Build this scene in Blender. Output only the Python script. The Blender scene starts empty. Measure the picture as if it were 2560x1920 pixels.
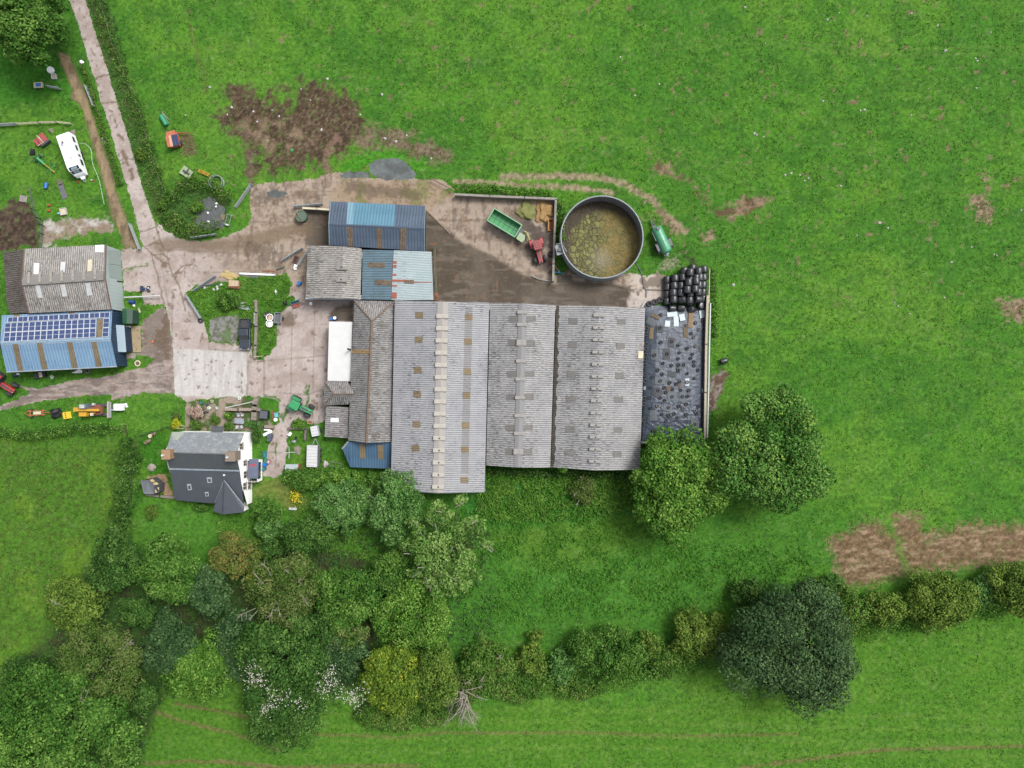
import bpy, bmesh, math, random
import numpy as np
from mathutils import Vector, Matrix

S = bpy.context.scene
C = S.collection
R = math.radians
random.seed(7)
RNG = np.random.default_rng(11)

CAM_H = 120.0          # metres above the yard
FPX = 1740.0           # focal length in pixels of the 2560 wide picture
cam_d = bpy.data.cameras.new('camera')
cam_d.sensor_fit = 'HORIZONTAL'
cam_d.sensor_width = 36.0
cam_d.lens = 36.0 * FPX / 2560.0
cam_d.clip_start = 1.0
cam_d.clip_end = 5000.0
cam = bpy.data.objects.new('camera', cam_d)
C.objects.link(cam)
cam.location = (0, 0, CAM_H)
cam.rotation_euler = (0, 0, 0)
S.camera = cam

SUN_EL, SUN_AZ = R(56), R(38)       # azimuth: direction the light comes from, from +x towards +y (top of the picture)
W = bpy.data.worlds.new('World')
S.world = W
W.use_nodes = True
nt = W.node_tree
nt.nodes.clear()
wo = nt.nodes.new('ShaderNodeOutputWorld')
bg = nt.nodes.new('ShaderNodeBackground')
sky = nt.nodes.new('ShaderNodeTexSky')
sky.sky_type = 'NISHITA'
sky.sun_disc = False
sky.sun_elevation = SUN_EL
sky.sun_rotation = R(90) - SUN_AZ
sky.air_density = 1.0
sky.dust_density = 4.0
hs = nt.nodes.new('ShaderNodeHueSaturation')   # an overcast sky: little colour left
hs.inputs['Saturation'].default_value = 0.3
nt.links.new(sky.outputs[0], hs.inputs['Color'])
nt.links.new(hs.outputs[0], bg.inputs['Color'])
nt.links.new(bg.outputs[0], wo.inputs['Surface'])
bg.inputs['Strength'].default_value = 0.125

sl = bpy.data.lights.new('sun', 'SUN')
sl.energy = 1.9
sl.angle = R(20)
sl.color = (1.0, 0.985, 0.96)
sun = bpy.data.objects.new('sun', sl)
C.objects.link(sun)
sd_ = Vector((math.cos(SUN_EL) * math.cos(SUN_AZ), math.cos(SUN_EL) * math.sin(SUN_AZ), math.sin(SUN_EL)))
sun.rotation_euler = sd_.to_track_quat('Z', 'Y').to_euler()
sun.location = (0, 0, 200)

S.view_settings.view_transform = 'Standard'
S.view_settings.look = 'None'
S.view_settings.gamma = 1.0
S.view_settings.exposure = 0.95
S.view_settings.use_curve_mapping = False

def P(px, py, z=0.0):
    k = (CAM_H - z) / FPX
    return Vector(((px - 1280.0) * k, (960.0 - py) * k, z))
def crop(x0, y0, s):
    def f(*pts):
        if not isinstance(pts[0], (tuple, list)): pts = (pts,)
        r = [(x0 + x * s, y0 + y * s) for x, y in pts]
        return r[0] if len(r) == 1 else r
    f.s = s
    return f
F = crop(0, 0, 2560 / 2212)
A1 = crop(0, 0, 640 / 2212);     A2 = crop(0, 240, 400 / 2212);    A3 = crop(0, 540, 480 / 2212)
A4 = crop(0, 740, 440 / 2212);   A5 = crop(340, 240, 400 / 1746);  A6 = crop(400, 560, 440 / 2147)
B1 = crop(720, 480, 400 / 2212); B2 = crop(1080, 440, 640 / 2212); B3 = crop(1560, 640, 300 / 1914)
B4 = crop(340, 960, 540 / 2212); B5 = crop(780, 720, 460 / 1468);  B6 = crop(1180, 720, 480 / 1531)
B7 = crop(1560, 740, 300 / 1244)
C1 = crop(0, 1060, 700 / 2212);  C2 = crop(0, 1400, 700 / 2212);   C3 = crop(540, 1160, 700 / 2212)
C4 = crop(540, 1480, 700 / 2212); C5 = crop(1140, 1140, 700 / 2212); C6 = crop(1560, 960, 600 / 2212)
C7 = crop(1760, 1240, 800 / 2212)
D1 = crop(420, 160, 800 / 2212); D2 = crop(1200, 0, 1360 / 2212); D3 = crop(340, 980, 280 / 1452); D4 = crop(540, 970, 320 / 2212)

def lin(c):
    c = c / 255.0
    return c / 12.92 if c <= 0.04045 else ((c + 0.055) / 1.055) ** 2.4
def K(r, g, b, k=0.5):
    """surface colour from a picture colour: reflectance is about half the display value at this exposure"""
    return (lin(r) * k, lin(g) * k, lin(b) * k)

def vnoise(x, y, seed=0):
    xi = np.floor(x).astype(np.int64); yi = np.floor(y).astype(np.int64)
    fx = x - xi; fy = y - yi
    fx = fx * fx * (3 - 2 * fx); fy = fy * fy * (3 - 2 * fy)
    def h(a, b):
        n = (a * 374761393 + b * 668265263 + seed * 974634541) & 0xFFFFFFFF
        n = ((n ^ (n >> 13)) * 1274126177) & 0xFFFFFFFF
        n = (n ^ (n >> 16)) & 0xFFFFFFFF
        return n / 4294967295.0
    a = h(xi, yi); b = h(xi + 1, yi); c = h(xi, yi + 1); d = h(xi + 1, yi + 1)
    return (a * (1 - fx) + b * fx) * (1 - fy) + (c * (1 - fx) + d * fx) * fy
def fbm(x, y, seed=0, octv=4):
    s = 0; a = 0.5; t = 0
    for i in range(octv):
        s = s + a * vnoise(x * 2 ** i, y * 2 ** i, seed + i * 17); t += a; a *= 0.5
    return s / t
def sd_poly(poly, X, Y, margin=40.0):
    p = np.array(poly, float)
    out = np.full(X.shape, 999.0)
    m = (X > p[:, 0].min() - margin) & (X < p[:, 0].max() + margin) & (Y > p[:, 1].min() - margin) & (Y < p[:, 1].max() + margin)
    x = X[m]; y = Y[m]
    if x.size == 0: return out
    d = np.full(x.shape, 1e9); ins = np.zeros(x.shape, bool)
    n = len(p)
    for i in range(n):
        a = p[i]; b = p[(i + 1) % n]
        e = b - a; L = e @ e + 1e-9
        t = np.clip(((x - a[0]) * e[0] + (y - a[1]) * e[1]) / L, 0, 1)
        dx = x - a[0] - t * e[0]; dy = y - a[1] - t * e[1]
        d = np.minimum(d, dx * dx + dy * dy)
        c = (a[1] > y) != (b[1] > y)
        if abs(e[1]) > 1e-9:
            ins ^= c & (x < e[0] * (y - a[1]) / e[1] + a[0])
    d = np.sqrt(d); d[ins] *= -1
    out[m] = d
    return out
def sd_line(line, X, Y, margin=40.0):
    p = np.array(line, float)
    out = np.full(X.shape, 999.0)
    m = (X > p[:, 0].min() - margin) & (X < p[:, 0].max() + margin) & (Y > p[:, 1].min() - margin) & (Y < p[:, 1].max() + margin)
    x = X[m]; y = Y[m]
    if x.size == 0: return out
    d = np.full(x.shape, 1e9)
    for i in range(len(p) - 1):
        a = p[i]; b = p[i + 1]
        e = b - a; L = e @ e + 1e-9
        t = np.clip(((x - a[0]) * e[0] + (y - a[1]) * e[1]) / L, 0, 1)
        d = np.minimum(d, (x - a[0] - t * e[0]) ** 2 + (y - a[1] - t * e[1]) ** 2)
    out[m] = np.sqrt(d)
    return out
def sstep(a, b, x):
    t = np.clip((x - a) / (b - a), 0, 1)
    return t * t * (3 - 2 * t)

def nmat(name):
    m = bpy.data.materials.new(name); m.use_nodes = True
    t = m.node_tree
    return m, t, t.nodes['Principled BSDF']
def mixc(t, fac, a, b, mode='MIX'):
    n = t.nodes.new('ShaderNodeMix'); n.data_type = 'RGBA'; n.blend_type = mode
    for sock, v in ((n.inputs[0], fac), (n.inputs[6], a), (n.inputs[7], b)):
        if hasattr(v, 'links'): t.links.new(v, sock)
        elif isinstance(v, (tuple, list)): sock.default_value = (v[0], v[1], v[2], 1)
        else: sock.default_value = v
    return n.outputs[2]
def math_(t, op, a, b=0.0, c=0.0):
    n = t.nodes.new('ShaderNodeMath'); n.operation = op
    for s, v in zip(n.inputs, (a, b, c)):
        if hasattr(v, 'links'): t.links.new(v, s)
        else: s.default_value = v
    return n.outputs[0]
def noise(t, vec, scale, detail=4.0, rough=0.6, dist=0.0):
    n = t.nodes.new('ShaderNodeTexNoise')
    n.inputs['Scale'].default_value = scale; n.inputs['Detail'].default_value = detail
    n.inputs['Roughness'].default_value = rough; n.inputs['Distortion'].default_value = dist
    if vec is not None: t.links.new(vec, n.inputs['Vector'])
    return n.outputs['Fac']
def mrange(t, v, a, b, c=0.0, d=1.0):
    n = t.nodes.new('ShaderNodeMapRange'); n.clamp = True
    t.links.new(v, n.inputs[0])
    for i, x in enumerate((a, b, c, d)): n.inputs[i + 1].default_value = x
    return n.outputs[0]
def mapping(t, src, scale=(1, 1, 1), loc=(0, 0, 0)):
    n = t.nodes.new('ShaderNodeMapping'); n.inputs['Scale'].default_value = scale; n.inputs['Location'].default_value = loc
    t.links.new(src, n.inputs['Vector']); return n.outputs[0]
def bump(t, bs, h, strength, dist=0.05):
    n = t.nodes.new('ShaderNodeBump'); n.inputs['Strength'].default_value = strength; n.inputs['Distance'].default_value = dist
    t.links.new(h, n.inputs['Height']); t.links.new(n.outputs[0], bs.inputs['Normal'])
def coord(t, which='Object'):
    return t.nodes.new('ShaderNodeTexCoord').outputs[which]

_mc = {}
def paint(name, col, rough=0.5, var=0.25, scale=2.5, metal=0.0, dirt=None, spec=0.5, bmp=0.0):
    """plain surface with its own wear: two noises of tone, and dirt patches"""
    if name in _mc: return _mc[name]
    m, t, b = nmat(name)
    o = coord(t)
    n1 = noise(t, o, scale, 5); n2 = noise(t, o, scale * 6, 3)
    lo = tuple(c * (1 - var) for c in col); hi = tuple(min(0.9, c * (1 + var)) for c in col)
    c = mixc(t, mrange(t, n1, 0.3, 0.7), lo, hi)
    if dirt:
        c = mixc(t, mrange(t, n2, 0.55, 0.75, 0, 0.7), c, dirt)
    t.links.new(c, b.inputs['Base Color'])
    b.inputs['Roughness'].default_value = rough; b.inputs['Metallic'].default_value = metal
    b.inputs['Specular IOR Level'].default_value = spec
    if bmp: bump(t, b, n2, bmp)
    _mc[name] = m
    return m

def sheet_mat(name, base, dark, lite, pitch=0.35, spots=0.5, moss=None, lap=1.55, rough=0.85, contrast=1.0, rust=None, stainv=0.5, relief=0.5):
    """corrugated roof sheet; UV in metres: u along the ridge, v down the slope"""
    m, t, b = nmat(name)
    uv = t.nodes.new('ShaderNodeUVMap').outputs[0]
    sp = t.nodes.new('ShaderNodeSeparateXYZ'); t.links.new(uv, sp.inputs[0])
    u, v = sp.outputs[0], sp.outputs[1]
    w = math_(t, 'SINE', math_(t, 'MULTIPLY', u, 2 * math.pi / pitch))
    cu = math_(t, 'FLOOR', math_(t, 'MULTIPLY', u, 1 / 1.02)); cv = math_(t, 'FLOOR', math_(t, 'MULTIPLY', v, 1 / lap))
    cb = t.nodes.new('ShaderNodeCombineXYZ'); t.links.new(cu, cb.inputs[0]); t.links.new(cv, cb.inputs[1])
    wn = t.nodes.new('ShaderNodeTexWhiteNoise'); t.links.new(cb.outputs[0], wn.inputs['Vector'])
    tone = wn.outputs['Value']
    big = noise(t, mapping(t, uv, (0.25, 0.25, 1)), 1.0, 5, 0.6)
    col = mixc(t, mrange(t, big, 0.3, 0.7), base, lite)
    col = mixc(t, mrange(t, tone, 0, 1, 0, 0.22 * contrast), col, tuple(c * 0.62 for c in base))
    fl = noise(t, mapping(t, uv, (6.0, 1.3, 1)), 1.0, 4, 0.6)
    fl2 = noise(t, mapping(t, uv, (8, 1.6, 1), (3, 7, 0)), 1.0, 2, 0.5)
    dens = noise(t, mapping(t, uv, (0.12, 0.18, 1), (9, 2, 0)), 1.0, 4, 0.6)
    th = math_(t, 'ADD', fl, math_(t, 'MULTIPLY', math_(t, 'SUBTRACT', dens, 0.5), 0.45))
    f = mrange(t, th, 0.62 - 0.2 * spots, 0.74 - 0.10 * spots, 0, 0.7)
    col = mixc(t, f, col, dark)
    f2 = mrange(t, fl2, 0.62, 0.72, 0, 0.6 * min(1, spots * 1.6))
    col = mixc(t, f2, col, tuple(min(0.62, c * 1.55) for c in lite))
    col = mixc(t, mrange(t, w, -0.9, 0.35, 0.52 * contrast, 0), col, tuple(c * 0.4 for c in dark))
    if moss:
        mo = noise(t, mapping(t, uv, (0.7, 0.45, 1), (1, 4, 0)), 1.0, 6, 0.7)
        col = mixc(t, mrange(t, mo, 0.52, 0.66, 0, 0.75), col, moss)
    if rust:
        ru = noise(t, mapping(t, uv, (0.6, 0.25, 1), (5, 4, 0)), 1.0, 6, 0.7)
        col = mixc(t, mrange(t, ru, 0.55, 0.72, 0, 0.55), col, rust)
    fr = math_(t, 'FRACT', math_(t, 'MULTIPLY', v, 1 / lap))
    col = mixc(t, mrange(t, fr, 0.0, 0.05, 0.22 * contrast, 0), col, tuple(c * 0.5 for c in dark))
    t.links.new(col, b.inputs['Base Color'])
    b.inputs['Roughness'].default_value = rough
    b.inputs['Specular IOR Level'].default_value = 0.25
    bump(t, b, w, relief, 0.03)
    return m

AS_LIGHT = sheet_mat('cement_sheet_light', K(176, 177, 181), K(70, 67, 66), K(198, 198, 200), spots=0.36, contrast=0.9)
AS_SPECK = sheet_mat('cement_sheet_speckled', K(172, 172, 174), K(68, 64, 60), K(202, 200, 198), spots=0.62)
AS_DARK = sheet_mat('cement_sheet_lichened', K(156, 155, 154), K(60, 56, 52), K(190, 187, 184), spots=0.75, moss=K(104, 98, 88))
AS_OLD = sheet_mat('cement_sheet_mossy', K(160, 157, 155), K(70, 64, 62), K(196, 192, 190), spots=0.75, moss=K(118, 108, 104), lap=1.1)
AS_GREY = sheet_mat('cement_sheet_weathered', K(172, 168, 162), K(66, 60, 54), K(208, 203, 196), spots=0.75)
BLUE_MID = sheet_mat('blue_steel_sheet', K(128, 164, 196), K(84, 116, 150), K(146, 182, 212), pitch=0.5, spots=0.0, lap=40, contrast=0.45, rough=0.6)
BLUE_DARK = sheet_mat('dark_blue_steel_sheet', K(86, 102, 122), K(50, 60, 72), K(104, 120, 140), pitch=0.5, spots=0.1, lap=40, contrast=0.5, rough=0.65)
BLUE_SKY = sheet_mat('sky_blue_steel_sheet', K(98, 146, 170), K(70, 112, 136), K(110, 158, 180), pitch=0.5, spots=0.0, lap=40, contrast=0.45, rough=0.6)
BLUE_PALE = sheet_mat('pale_blue_sheet', K(130, 170, 188), K(96, 132, 150), K(140, 180, 198), pitch=0.5, spots=0.0, lap=40, contrast=0.4, rough=0.6)
BLUE_GREY = sheet_mat('grey_blue_steel_sheet', K(110, 136, 150), K(52, 64, 70), K(122, 148, 162), pitch=0.42, spots=0.2, lap=6, contrast=0.8, rough=0.7, moss=K(92, 110, 112))
BLUE_DEEP = sheet_mat('deep_blue_steel_sheet', K(76, 112, 142), K(46, 74, 98), K(92, 126, 154), pitch=0.45, spots=0.0, lap=40, contrast=0.6, rough=0.6)
PALE_TIN = sheet_mat('pale_worn_tin', K(172, 190, 193), K(122, 134, 132), K(190, 204, 207), pitch=0.4, spots=0.25, lap=2.4, contrast=0.45, rust=K(172, 170, 150), rough=0.7)
GRP = sheet_mat('grimy_rooflight_sheet', K(136, 120, 94), K(76, 62, 46), K(158, 142, 112), pitch=0.3, spots=0.45, lap=40, contrast=0.5)
GRP_GREY = sheet_mat('grey_rooflight_sheet', K(132, 129, 126), K(96, 92, 86), K(146, 142, 138), pitch=0.3, spots=0.2, lap=40, contrast=0.4)
WALL_BLUE = sheet_mat('blue_wall_sheet', K(46, 68, 90), K(30, 44, 60), K(54, 78, 102), pitch=0.5, spots=0.0, lap=40, contrast=0.4, rough=0.6)
WALL_GREEN = sheet_mat('pale_green_wall_sheet', K(186, 202, 200), K(150, 160, 158), K(198, 212, 210), pitch=0.6, spots=0.0, lap=40, contrast=0.12, rough=0.6, relief=0.15)

CONCRETE = paint('concrete', K(160, 154, 146), 0.9, 0.25, 1.2, dirt=K(96, 88, 76), bmp=0.2)
CONC_DARK = paint('grimy_concrete', K(120, 112, 104), 0.9, 0.3, 1.5, dirt=K(60, 54, 46), bmp=0.2)
GALV = paint('galvanised_steel', K(168, 176, 178), 0.5, 0.15, 3, metal=0.0)
STEEL_DK = paint('dark_steel', K(84, 86, 90), 0.5, 0.25, 3)
WHITE_PLASTIC = paint('white_plastic', (0.66, 0.67, 0.68), 0.45, 0.06, 2)
WHITE_PAINT = paint('white_paint', K(226, 228, 228), 0.6, 0.08, 1.5, dirt=K(190, 188, 180))
RENDER_WALL = paint('white_render', (0.78, 0.77, 0.75), 0.9, 0.04, 0.8, dirt=(0.6, 0.58, 0.55))
RUBBER = paint('tyre_rubber', K(58, 58, 62), 0.75, 0.3, 4)
BLACK = paint('black_plastic', K(34, 35, 38), 0.5, 0.3, 3)
WOOD = paint('weathered_wood', K(150, 132, 108), 0.85, 0.25, 4, dirt=K(96, 82, 66))
WOOD_PALE = paint('pale_boards', K(208, 180, 142), 0.8, 0.15, 4)
BRICK_RUST = paint('rusty_steel', K(150, 92, 66), 0.85, 0.35, 4, dirt=K(84, 58, 46))
GLASS_DK = paint('dark_glass', K(48, 54, 62), 0.12, 0.2, 2)
STONE = paint('field_stone', K(150, 140, 128), 0.95, 0.35, 3, dirt=K(90, 92, 66), bmp=0.6)
RED = paint('red_paint', K(190, 62, 66), 0.5, 0.2, 2, dirt=K(140, 92, 80))
RED_FADED = paint('faded_red_paint', K(186, 84, 84), 0.6, 0.2, 3, dirt=K(110, 60, 56))
GREEN_P = paint('green_paint', K(58, 166, 104), 0.45, 0.18, 2, dirt=K(96, 140, 100))
GREEN_TR = paint('trailer_green_paint', K(66, 168, 96), 0.55, 0.2, 1.5, dirt=K(92, 132, 84))
GREEN_TK = paint('tanker_green_paint', K(90, 172, 130), 0.4, 0.15, 1.2, dirt=K(112, 160, 124))
GREEN_DK = paint('dark_green_paint', K(48, 84, 66), 0.6, 0.2, 2)
YELLOW_P = paint('yellow_paint', K(226, 172, 48), 0.5, 0.15, 2, dirt=K(150, 110, 40))
YELLOW_B = paint('bright_yellow_paint', K(244, 212, 40), 0.5, 0.1, 2)
ORANGE_P = paint('orange_paint', K(206, 118, 84), 0.6, 0.2, 2, dirt=K(150, 84, 62))
BLUE_P = paint('blue_plastic', K(44, 118, 196), 0.4, 0.15, 2)
BLUE_N = paint('navy_paint', K(44, 66, 110), 0.5, 0.2, 2)
TEAL_P = paint('teal_plastic', K(52, 140, 150), 0.5, 0.15, 2)
CYAN_P = paint('pale_cyan_plastic', K(130, 206, 216), 0.5, 0.1, 2)
RUST_RED = paint('red_oxide', K(160, 84, 68), 0.8, 0.25, 2, dirt=K(190, 130, 110))
LEAD = paint('lead_flashing', K(176, 186, 196), 0.6, 0.25, 2, dirt=K(130, 138, 146))
CREAM = paint('cream_board', K(226, 216, 186), 0.7, 0.12, 2)
HOSE_R = paint('pink_hose', K(196, 140, 130), 0.6, 0.1, 2)
CARDB = paint('old_board', K(146, 124, 96), 0.9, 0.2, 3, dirt=K(110, 92, 70))
MATGREY = paint('grey_rubber_mat', K(112, 112, 116), 0.8, 0.2, 3)
DARKGREY_P = paint('charcoal_car_paint', K(64, 72, 82), 0.3, 0.08, 1)
OLIVE = paint('olive_plastic', K(92, 116, 96), 0.6, 0.2, 1.5, dirt=K(70, 92, 66))

def slate_mat(name, base, alt, lichen=None, lf=0.0, course=0.22, ctr=1.0):
    m, t, b = nmat(name)
    uv = t.nodes.new('ShaderNodeUVMap').outputs[0]
    br = t.nodes.new('ShaderNodeTexBrick')
    t.links.new(uv, br.inputs['Vector'])
    br.inputs['Scale'].default_value = 1.0
    br.inputs['Brick Width'].default_value = 0.3; br.inputs['Row Height'].default_value = course
    br.inputs['Mortar Size'].default_value = 0.012
    br.inputs['Color1'].default_value = (*base, 1); br.inputs['Color2'].default_value = (*alt, 1)
    br.inputs['Mortar'].default_value = (*[c * 0.45 for c in base], 1)
    big = noise(t, mapping(t, uv, (0.35, 0.2, 1)), 1.0, 5, 0.65)
    col = mixc(t, mrange(t, big, 0.35, 0.65, 0, 0.6 * ctr), br.outputs['Color'], tuple(c * 0.6 for c in base))
    if lichen:
        li = noise(t, mapping(t, uv, (0.9, 0.9, 1), (3, 3, 0)), 1.0, 7, 0.75)
        col = mixc(t, mrange(t, li, 0.6 - lf, 0.72 - lf, 0, 0.7), col, lichen)
    t.links.new(col, b.inputs['Base Color'])
    b.inputs['Roughness'].default_value = 0.6
    bump(t, b, br.outputs['Fac'], 0.3, 0.02)
    return m
SLATE_OLD = slate_mat('old_slate', K(164, 170, 176), K(138, 145, 154), K(188, 190, 182), 0.1)
SLATE_MOSS = slate_mat('mossy_old_slate', K(96, 102, 106), K(82, 88, 92), K(74, 80, 66), 0.08)
SLATE_NEW = slate_mat('new_slate', K(104, 110, 120), K(98, 104, 113), K(130, 135, 142), -0.04, course=0.2, ctr=0.5)

def solar_mat():
    m, t, b = nmat('solar_cells')
    o = coord(t)
    br = t.nodes.new('ShaderNodeTexBrick'); t.links.new(mapping(t, o, (1, 1, 1)), br.inputs['Vector'])
    br.offset = 0.0
    br.inputs['Brick Width'].default_value = 0.16; br.inputs['Row Height'].default_value = 0.16; br.inputs['Mortar Size'].default_value = 0.006
    br.inputs['Color1'].default_value = (*K(64, 82, 128), 1); br.inputs['Color2'].default_value = (*K(58, 76, 122), 1)
    br.inputs['Mortar'].default_value = (*K(110, 124, 160), 1); br.inputs['Scale'].default_value = 1
    t.links.new(br.outputs['Color'], b.inputs['Base Color'])
    b.inputs['Roughness'].default_value = 0.15
    return m
SOLAR = solar_mat()

def leaf_mat(name, dark, mid, light, accent=None):
    m, t, b = nmat(name)
    a = t.nodes.new('ShaderNodeAttribute'); a.attribute_name = 'tint'
    cr = t.nodes.new('ShaderNodeValToRGB')
    e = cr.color_ramp.elements
    e[0].position = 0.0; e[0].color = (*dark, 1)
    e[1].position = 0.5; e[1].color = (*mid, 1)
    x = e.new(0.9); x.color = (*light, 1)
    if accent:
        x = e.new(0.995); x.color = (*accent, 1)
    t.links.new(a.outputs['Fac'], cr.inputs[0])
    t.links.new(cr.outputs[0], b.inputs['Base Color'])
    b.inputs['Roughness'].default_value = 0.65
    b.inputs['Specular IOR Level'].default_value = 0.06
    tr = t.nodes.new('ShaderNodeBsdfTranslucent'); t.links.new(cr.outputs[0], tr.inputs['Color'])
    mx = t.nodes.new('ShaderNodeMixShader'); mx.inputs[0].default_value = 0.14
    t.links.new(b.outputs[0], mx.inputs[1]); t.links.new(tr.outputs[0], mx.inputs[2])
    t.links.new(mx.outputs[0], t.nodes['Material Output'].inputs[0])
    return m
BARK = paint('bark', K(120, 112, 98), 0.95, 0.3, 5, dirt=K(70, 64, 52))
TWIG = paint('bare_twig', K(160, 152, 138), 0.9, 0.15, 5)

class MB:
    def __init__(s): s.v = []; s.f = []; s.m = []; s.uv = {}
    def add(s, vs, fs, mi=0, M=None):
        o = len(s.v)
        s.v += [tuple(M @ Vector(p)) if M else tuple(p) for p in vs]
        for f in fs: s.f.append(tuple(o + i for i in f)); s.m.append(mi)
        return s
    def box(s, c, d, rz=0.0, mi=0, top=None, M=None, ry=0.0):
        """box of size d centred at c; top = (sx, sy) scale of its upper face"""
        x, y, z = d[0] / 2, d[1] / 2, d[2] / 2
        tx, ty = top or (1, 1)
        vs = [(-x, -y, -z), (x, -y, -z), (x, y, -z), (-x, y, -z), (-x * tx, -y * ty, z), (x * tx, -y * ty, z), (x * tx, y * ty, z), (-x * tx, y * ty, z)]
        T = Matrix.Translation(c) @ Matrix.Rotation(rz, 4, 'Z') @ Matrix.Rotation(ry, 4, 'Y')
        if M: T = M @ T
        return s.add(vs, [(0, 3, 2, 1), (4, 5, 6, 7), (0, 1, 5, 4), (1, 2, 6, 5), (2, 3, 7, 6), (3, 0, 4, 7)], mi, T)
    def cyl(s, p0, p1, r0, r1=None, n=12, mi=0, caps=True):
        r1 = r0 if r1 is None else r1
        p0 = Vector(p0); p1 = Vector(p1); d = (p1 - p0)
        q = d.to_track_quat('Z', 'Y')
        vs = []
        for p, r in ((p0, r0), (p1, r1)):
            for i in range(n):
                a = 2 * math.pi * i / n
                vs.append(p + q @ Vector((r * math.cos(a), r * math.sin(a), 0)))
        fs = [(i, (i + 1) % n, n + (i + 1) % n, n + i) for i in range(n)]
        if caps: fs += [tuple(range(n - 1, -1, -1)), tuple(range(n, 2 * n))]
        return s.add(vs, fs, mi)
    def tube(s, pts, r, n=6, mi=0, r1=None):
        pts = [Vector(p) for p in pts]; vs = []; k = len(pts)
        for j, p in enumerate(pts):
            d = (pts[min(j + 1, k - 1)] - pts[max(j - 1, 0)])
            q = d.to_track_quat('Z', 'Y')
            rr = r if r1 is None else r + (r1 - r) * j / (k - 1)
            for i in range(n):
                a = 2 * math.pi * i / n
                vs.append(p + q @ Vector((rr * math.cos(a), rr * math.sin(a), 0)))
        fs = []
        for j in range(k - 1):
            fs += [(j * n + i, j * n + (i + 1) % n, (j + 1) * n + (i + 1) % n, (j + 1) * n + i) for i in range(n)]
        fs += [tuple(range(n - 1, -1, -1)), tuple(range((k - 1) * n, k * n))]
        return s.add(vs, fs, mi)
    def lathe(s, prof, M=None, n=20, mi=0, caps=True):
        """profile [(r, z)] turned about z"""
        vs = []; fs = []
        for r, z in prof:
            for i in range(n):
                a = 2 * math.pi * i / n; vs.append((r * math.cos(a), r * math.sin(a), z))
        for j in range(len(prof) - 1):
            fs += [(j * n + i, j * n + (i + 1) % n, (j + 1) * n + (i + 1) % n, (j + 1) * n + i) for i in range(n)]
        if caps and prof[0][0] > 1e-6: fs.append(tuple(range(n - 1, -1, -1)))
        if caps and prof[-1][0] > 1e-6: fs.append(tuple(range((len(prof) - 1) * n, len(prof) * n)))
        return s.add(vs, fs, mi, M)
    def torus(s, c, Rr, r, n=18, k=8, mi=0, flat=1.0, M=None):
        vs = []; fs = []
        for i in range(n):
            a = 2 * math.pi * i / n
            for j in range(k):
                b = 2 * math.pi * j / k
                x = Rr + r * math.cos(b)
                vs.append((c[0] + x * math.cos(a), c[1] + x * math.sin(a), c[2] + r * flat * math.sin(b)))
        for i in range(n):
            for j in range(k):
                fs.append((i * k + j, ((i + 1) % n) * k + j, ((i + 1) % n) * k + (j + 1) % k, i * k + (j + 1) % k))
        return s.add(vs, fs, mi, M)
    def prism(s, ring, z0, z1, mi=0, ring2=None):
        """outline [(x, y)] from z0 up to z1"""
        n = len(ring); r2 = ring2 or ring
        vs = [(x, y, z0) for x, y in ring] + [(x, y, z1) for x, y in r2]
        return s.add(vs, [tuple(range(n - 1, -1, -1)), tuple(range(n, 2 * n))] + [(i, (i + 1) % n, n + (i + 1) % n, n + i) for i in range(n)], mi)
    def extr(s, prof, y0, y1, mi=0, top=None):
        """side outline [(x, z)] across y0..y1"""
        n = len(prof)
        vs = [(x, y0, z) for x, z in prof] + [(x, y1, z) for x, z in prof]
        return s.add(vs, [tuple(range(n)), tuple(range(2 * n - 1, n - 1, -1))] + [(i, n + i, n + (i + 1) % n, (i + 1) % n) for i in range(n)], mi)
    def build(s, name, mats, parent=None, loc=None, rz=None, smooth=False, bev=0.0):
        me = bpy.data.meshes.new(name)
        me.from_pydata(s.v, [], s.f)
        if not isinstance(mats, (list, tuple)): mats = [mats]
        for m in mats: me.materials.append(m)
        if len(mats) > 1: me.polygons.foreach_set('material_index', s.m)
        if smooth: me.polygons.foreach_set('use_smooth', [True] * len(s.f))
        if s.uv:
            l = me.uv_layers.new(name='UVMap')
            for fi, uvs in s.uv.items():
                p = me.polygons[fi]
                for li, q in zip(p.loop_indices, uvs): l.data[li].uv = q
        me.validate(); me.update()
        o = bpy.data.objects.new(name, me); C.objects.link(o)
        if bev:
            b = o.modifiers.new('edge', 'BEVEL'); b.width = bev; b.segments = 2; b.limit_method = 'ANGLE'
        if parent: o.parent = parent
        if loc is not None: o.location = loc
        if rz is not None: o.rotation_euler = (0, 0, rz)
        return o

def tag(o, label=None, cat=None, group=None, kind=None):
    if label: o['label'] = label
    if cat: o['category'] = cat
    if group: o['group'] = group
    if kind: o['kind'] = kind
    return o
def thing(name, label, cat, loc=(0, 0, 0), rz=0.0, group=None):
    o = bpy.data.objects.new(name, None); C.objects.link(o)
    o.empty_display_size = 0.3
    o.location = loc; o.rotation_euler = (0, 0, rz)
    return tag(o, label, cat, group)
def copy_tree(o, loc, rz, label=None, group=None):
    def cp(x, par):
        c = x.copy(); C.objects.link(c)
        if par: c.parent = par
        for ch in [k for k in bpy.data.objects if k.parent == x]: cp(ch, c)
        return c
    r = cp(o, None); r.location = loc; r.rotation_euler = (0, 0, rz)
    if label: r['label'] = label
    if group: r['group'] = group
    return r
def heading(a, b):
    """yaw of the picture direction a -> b"""
    return math.atan2(-(b[1] - a[1]), b[0] - a[0])
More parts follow.
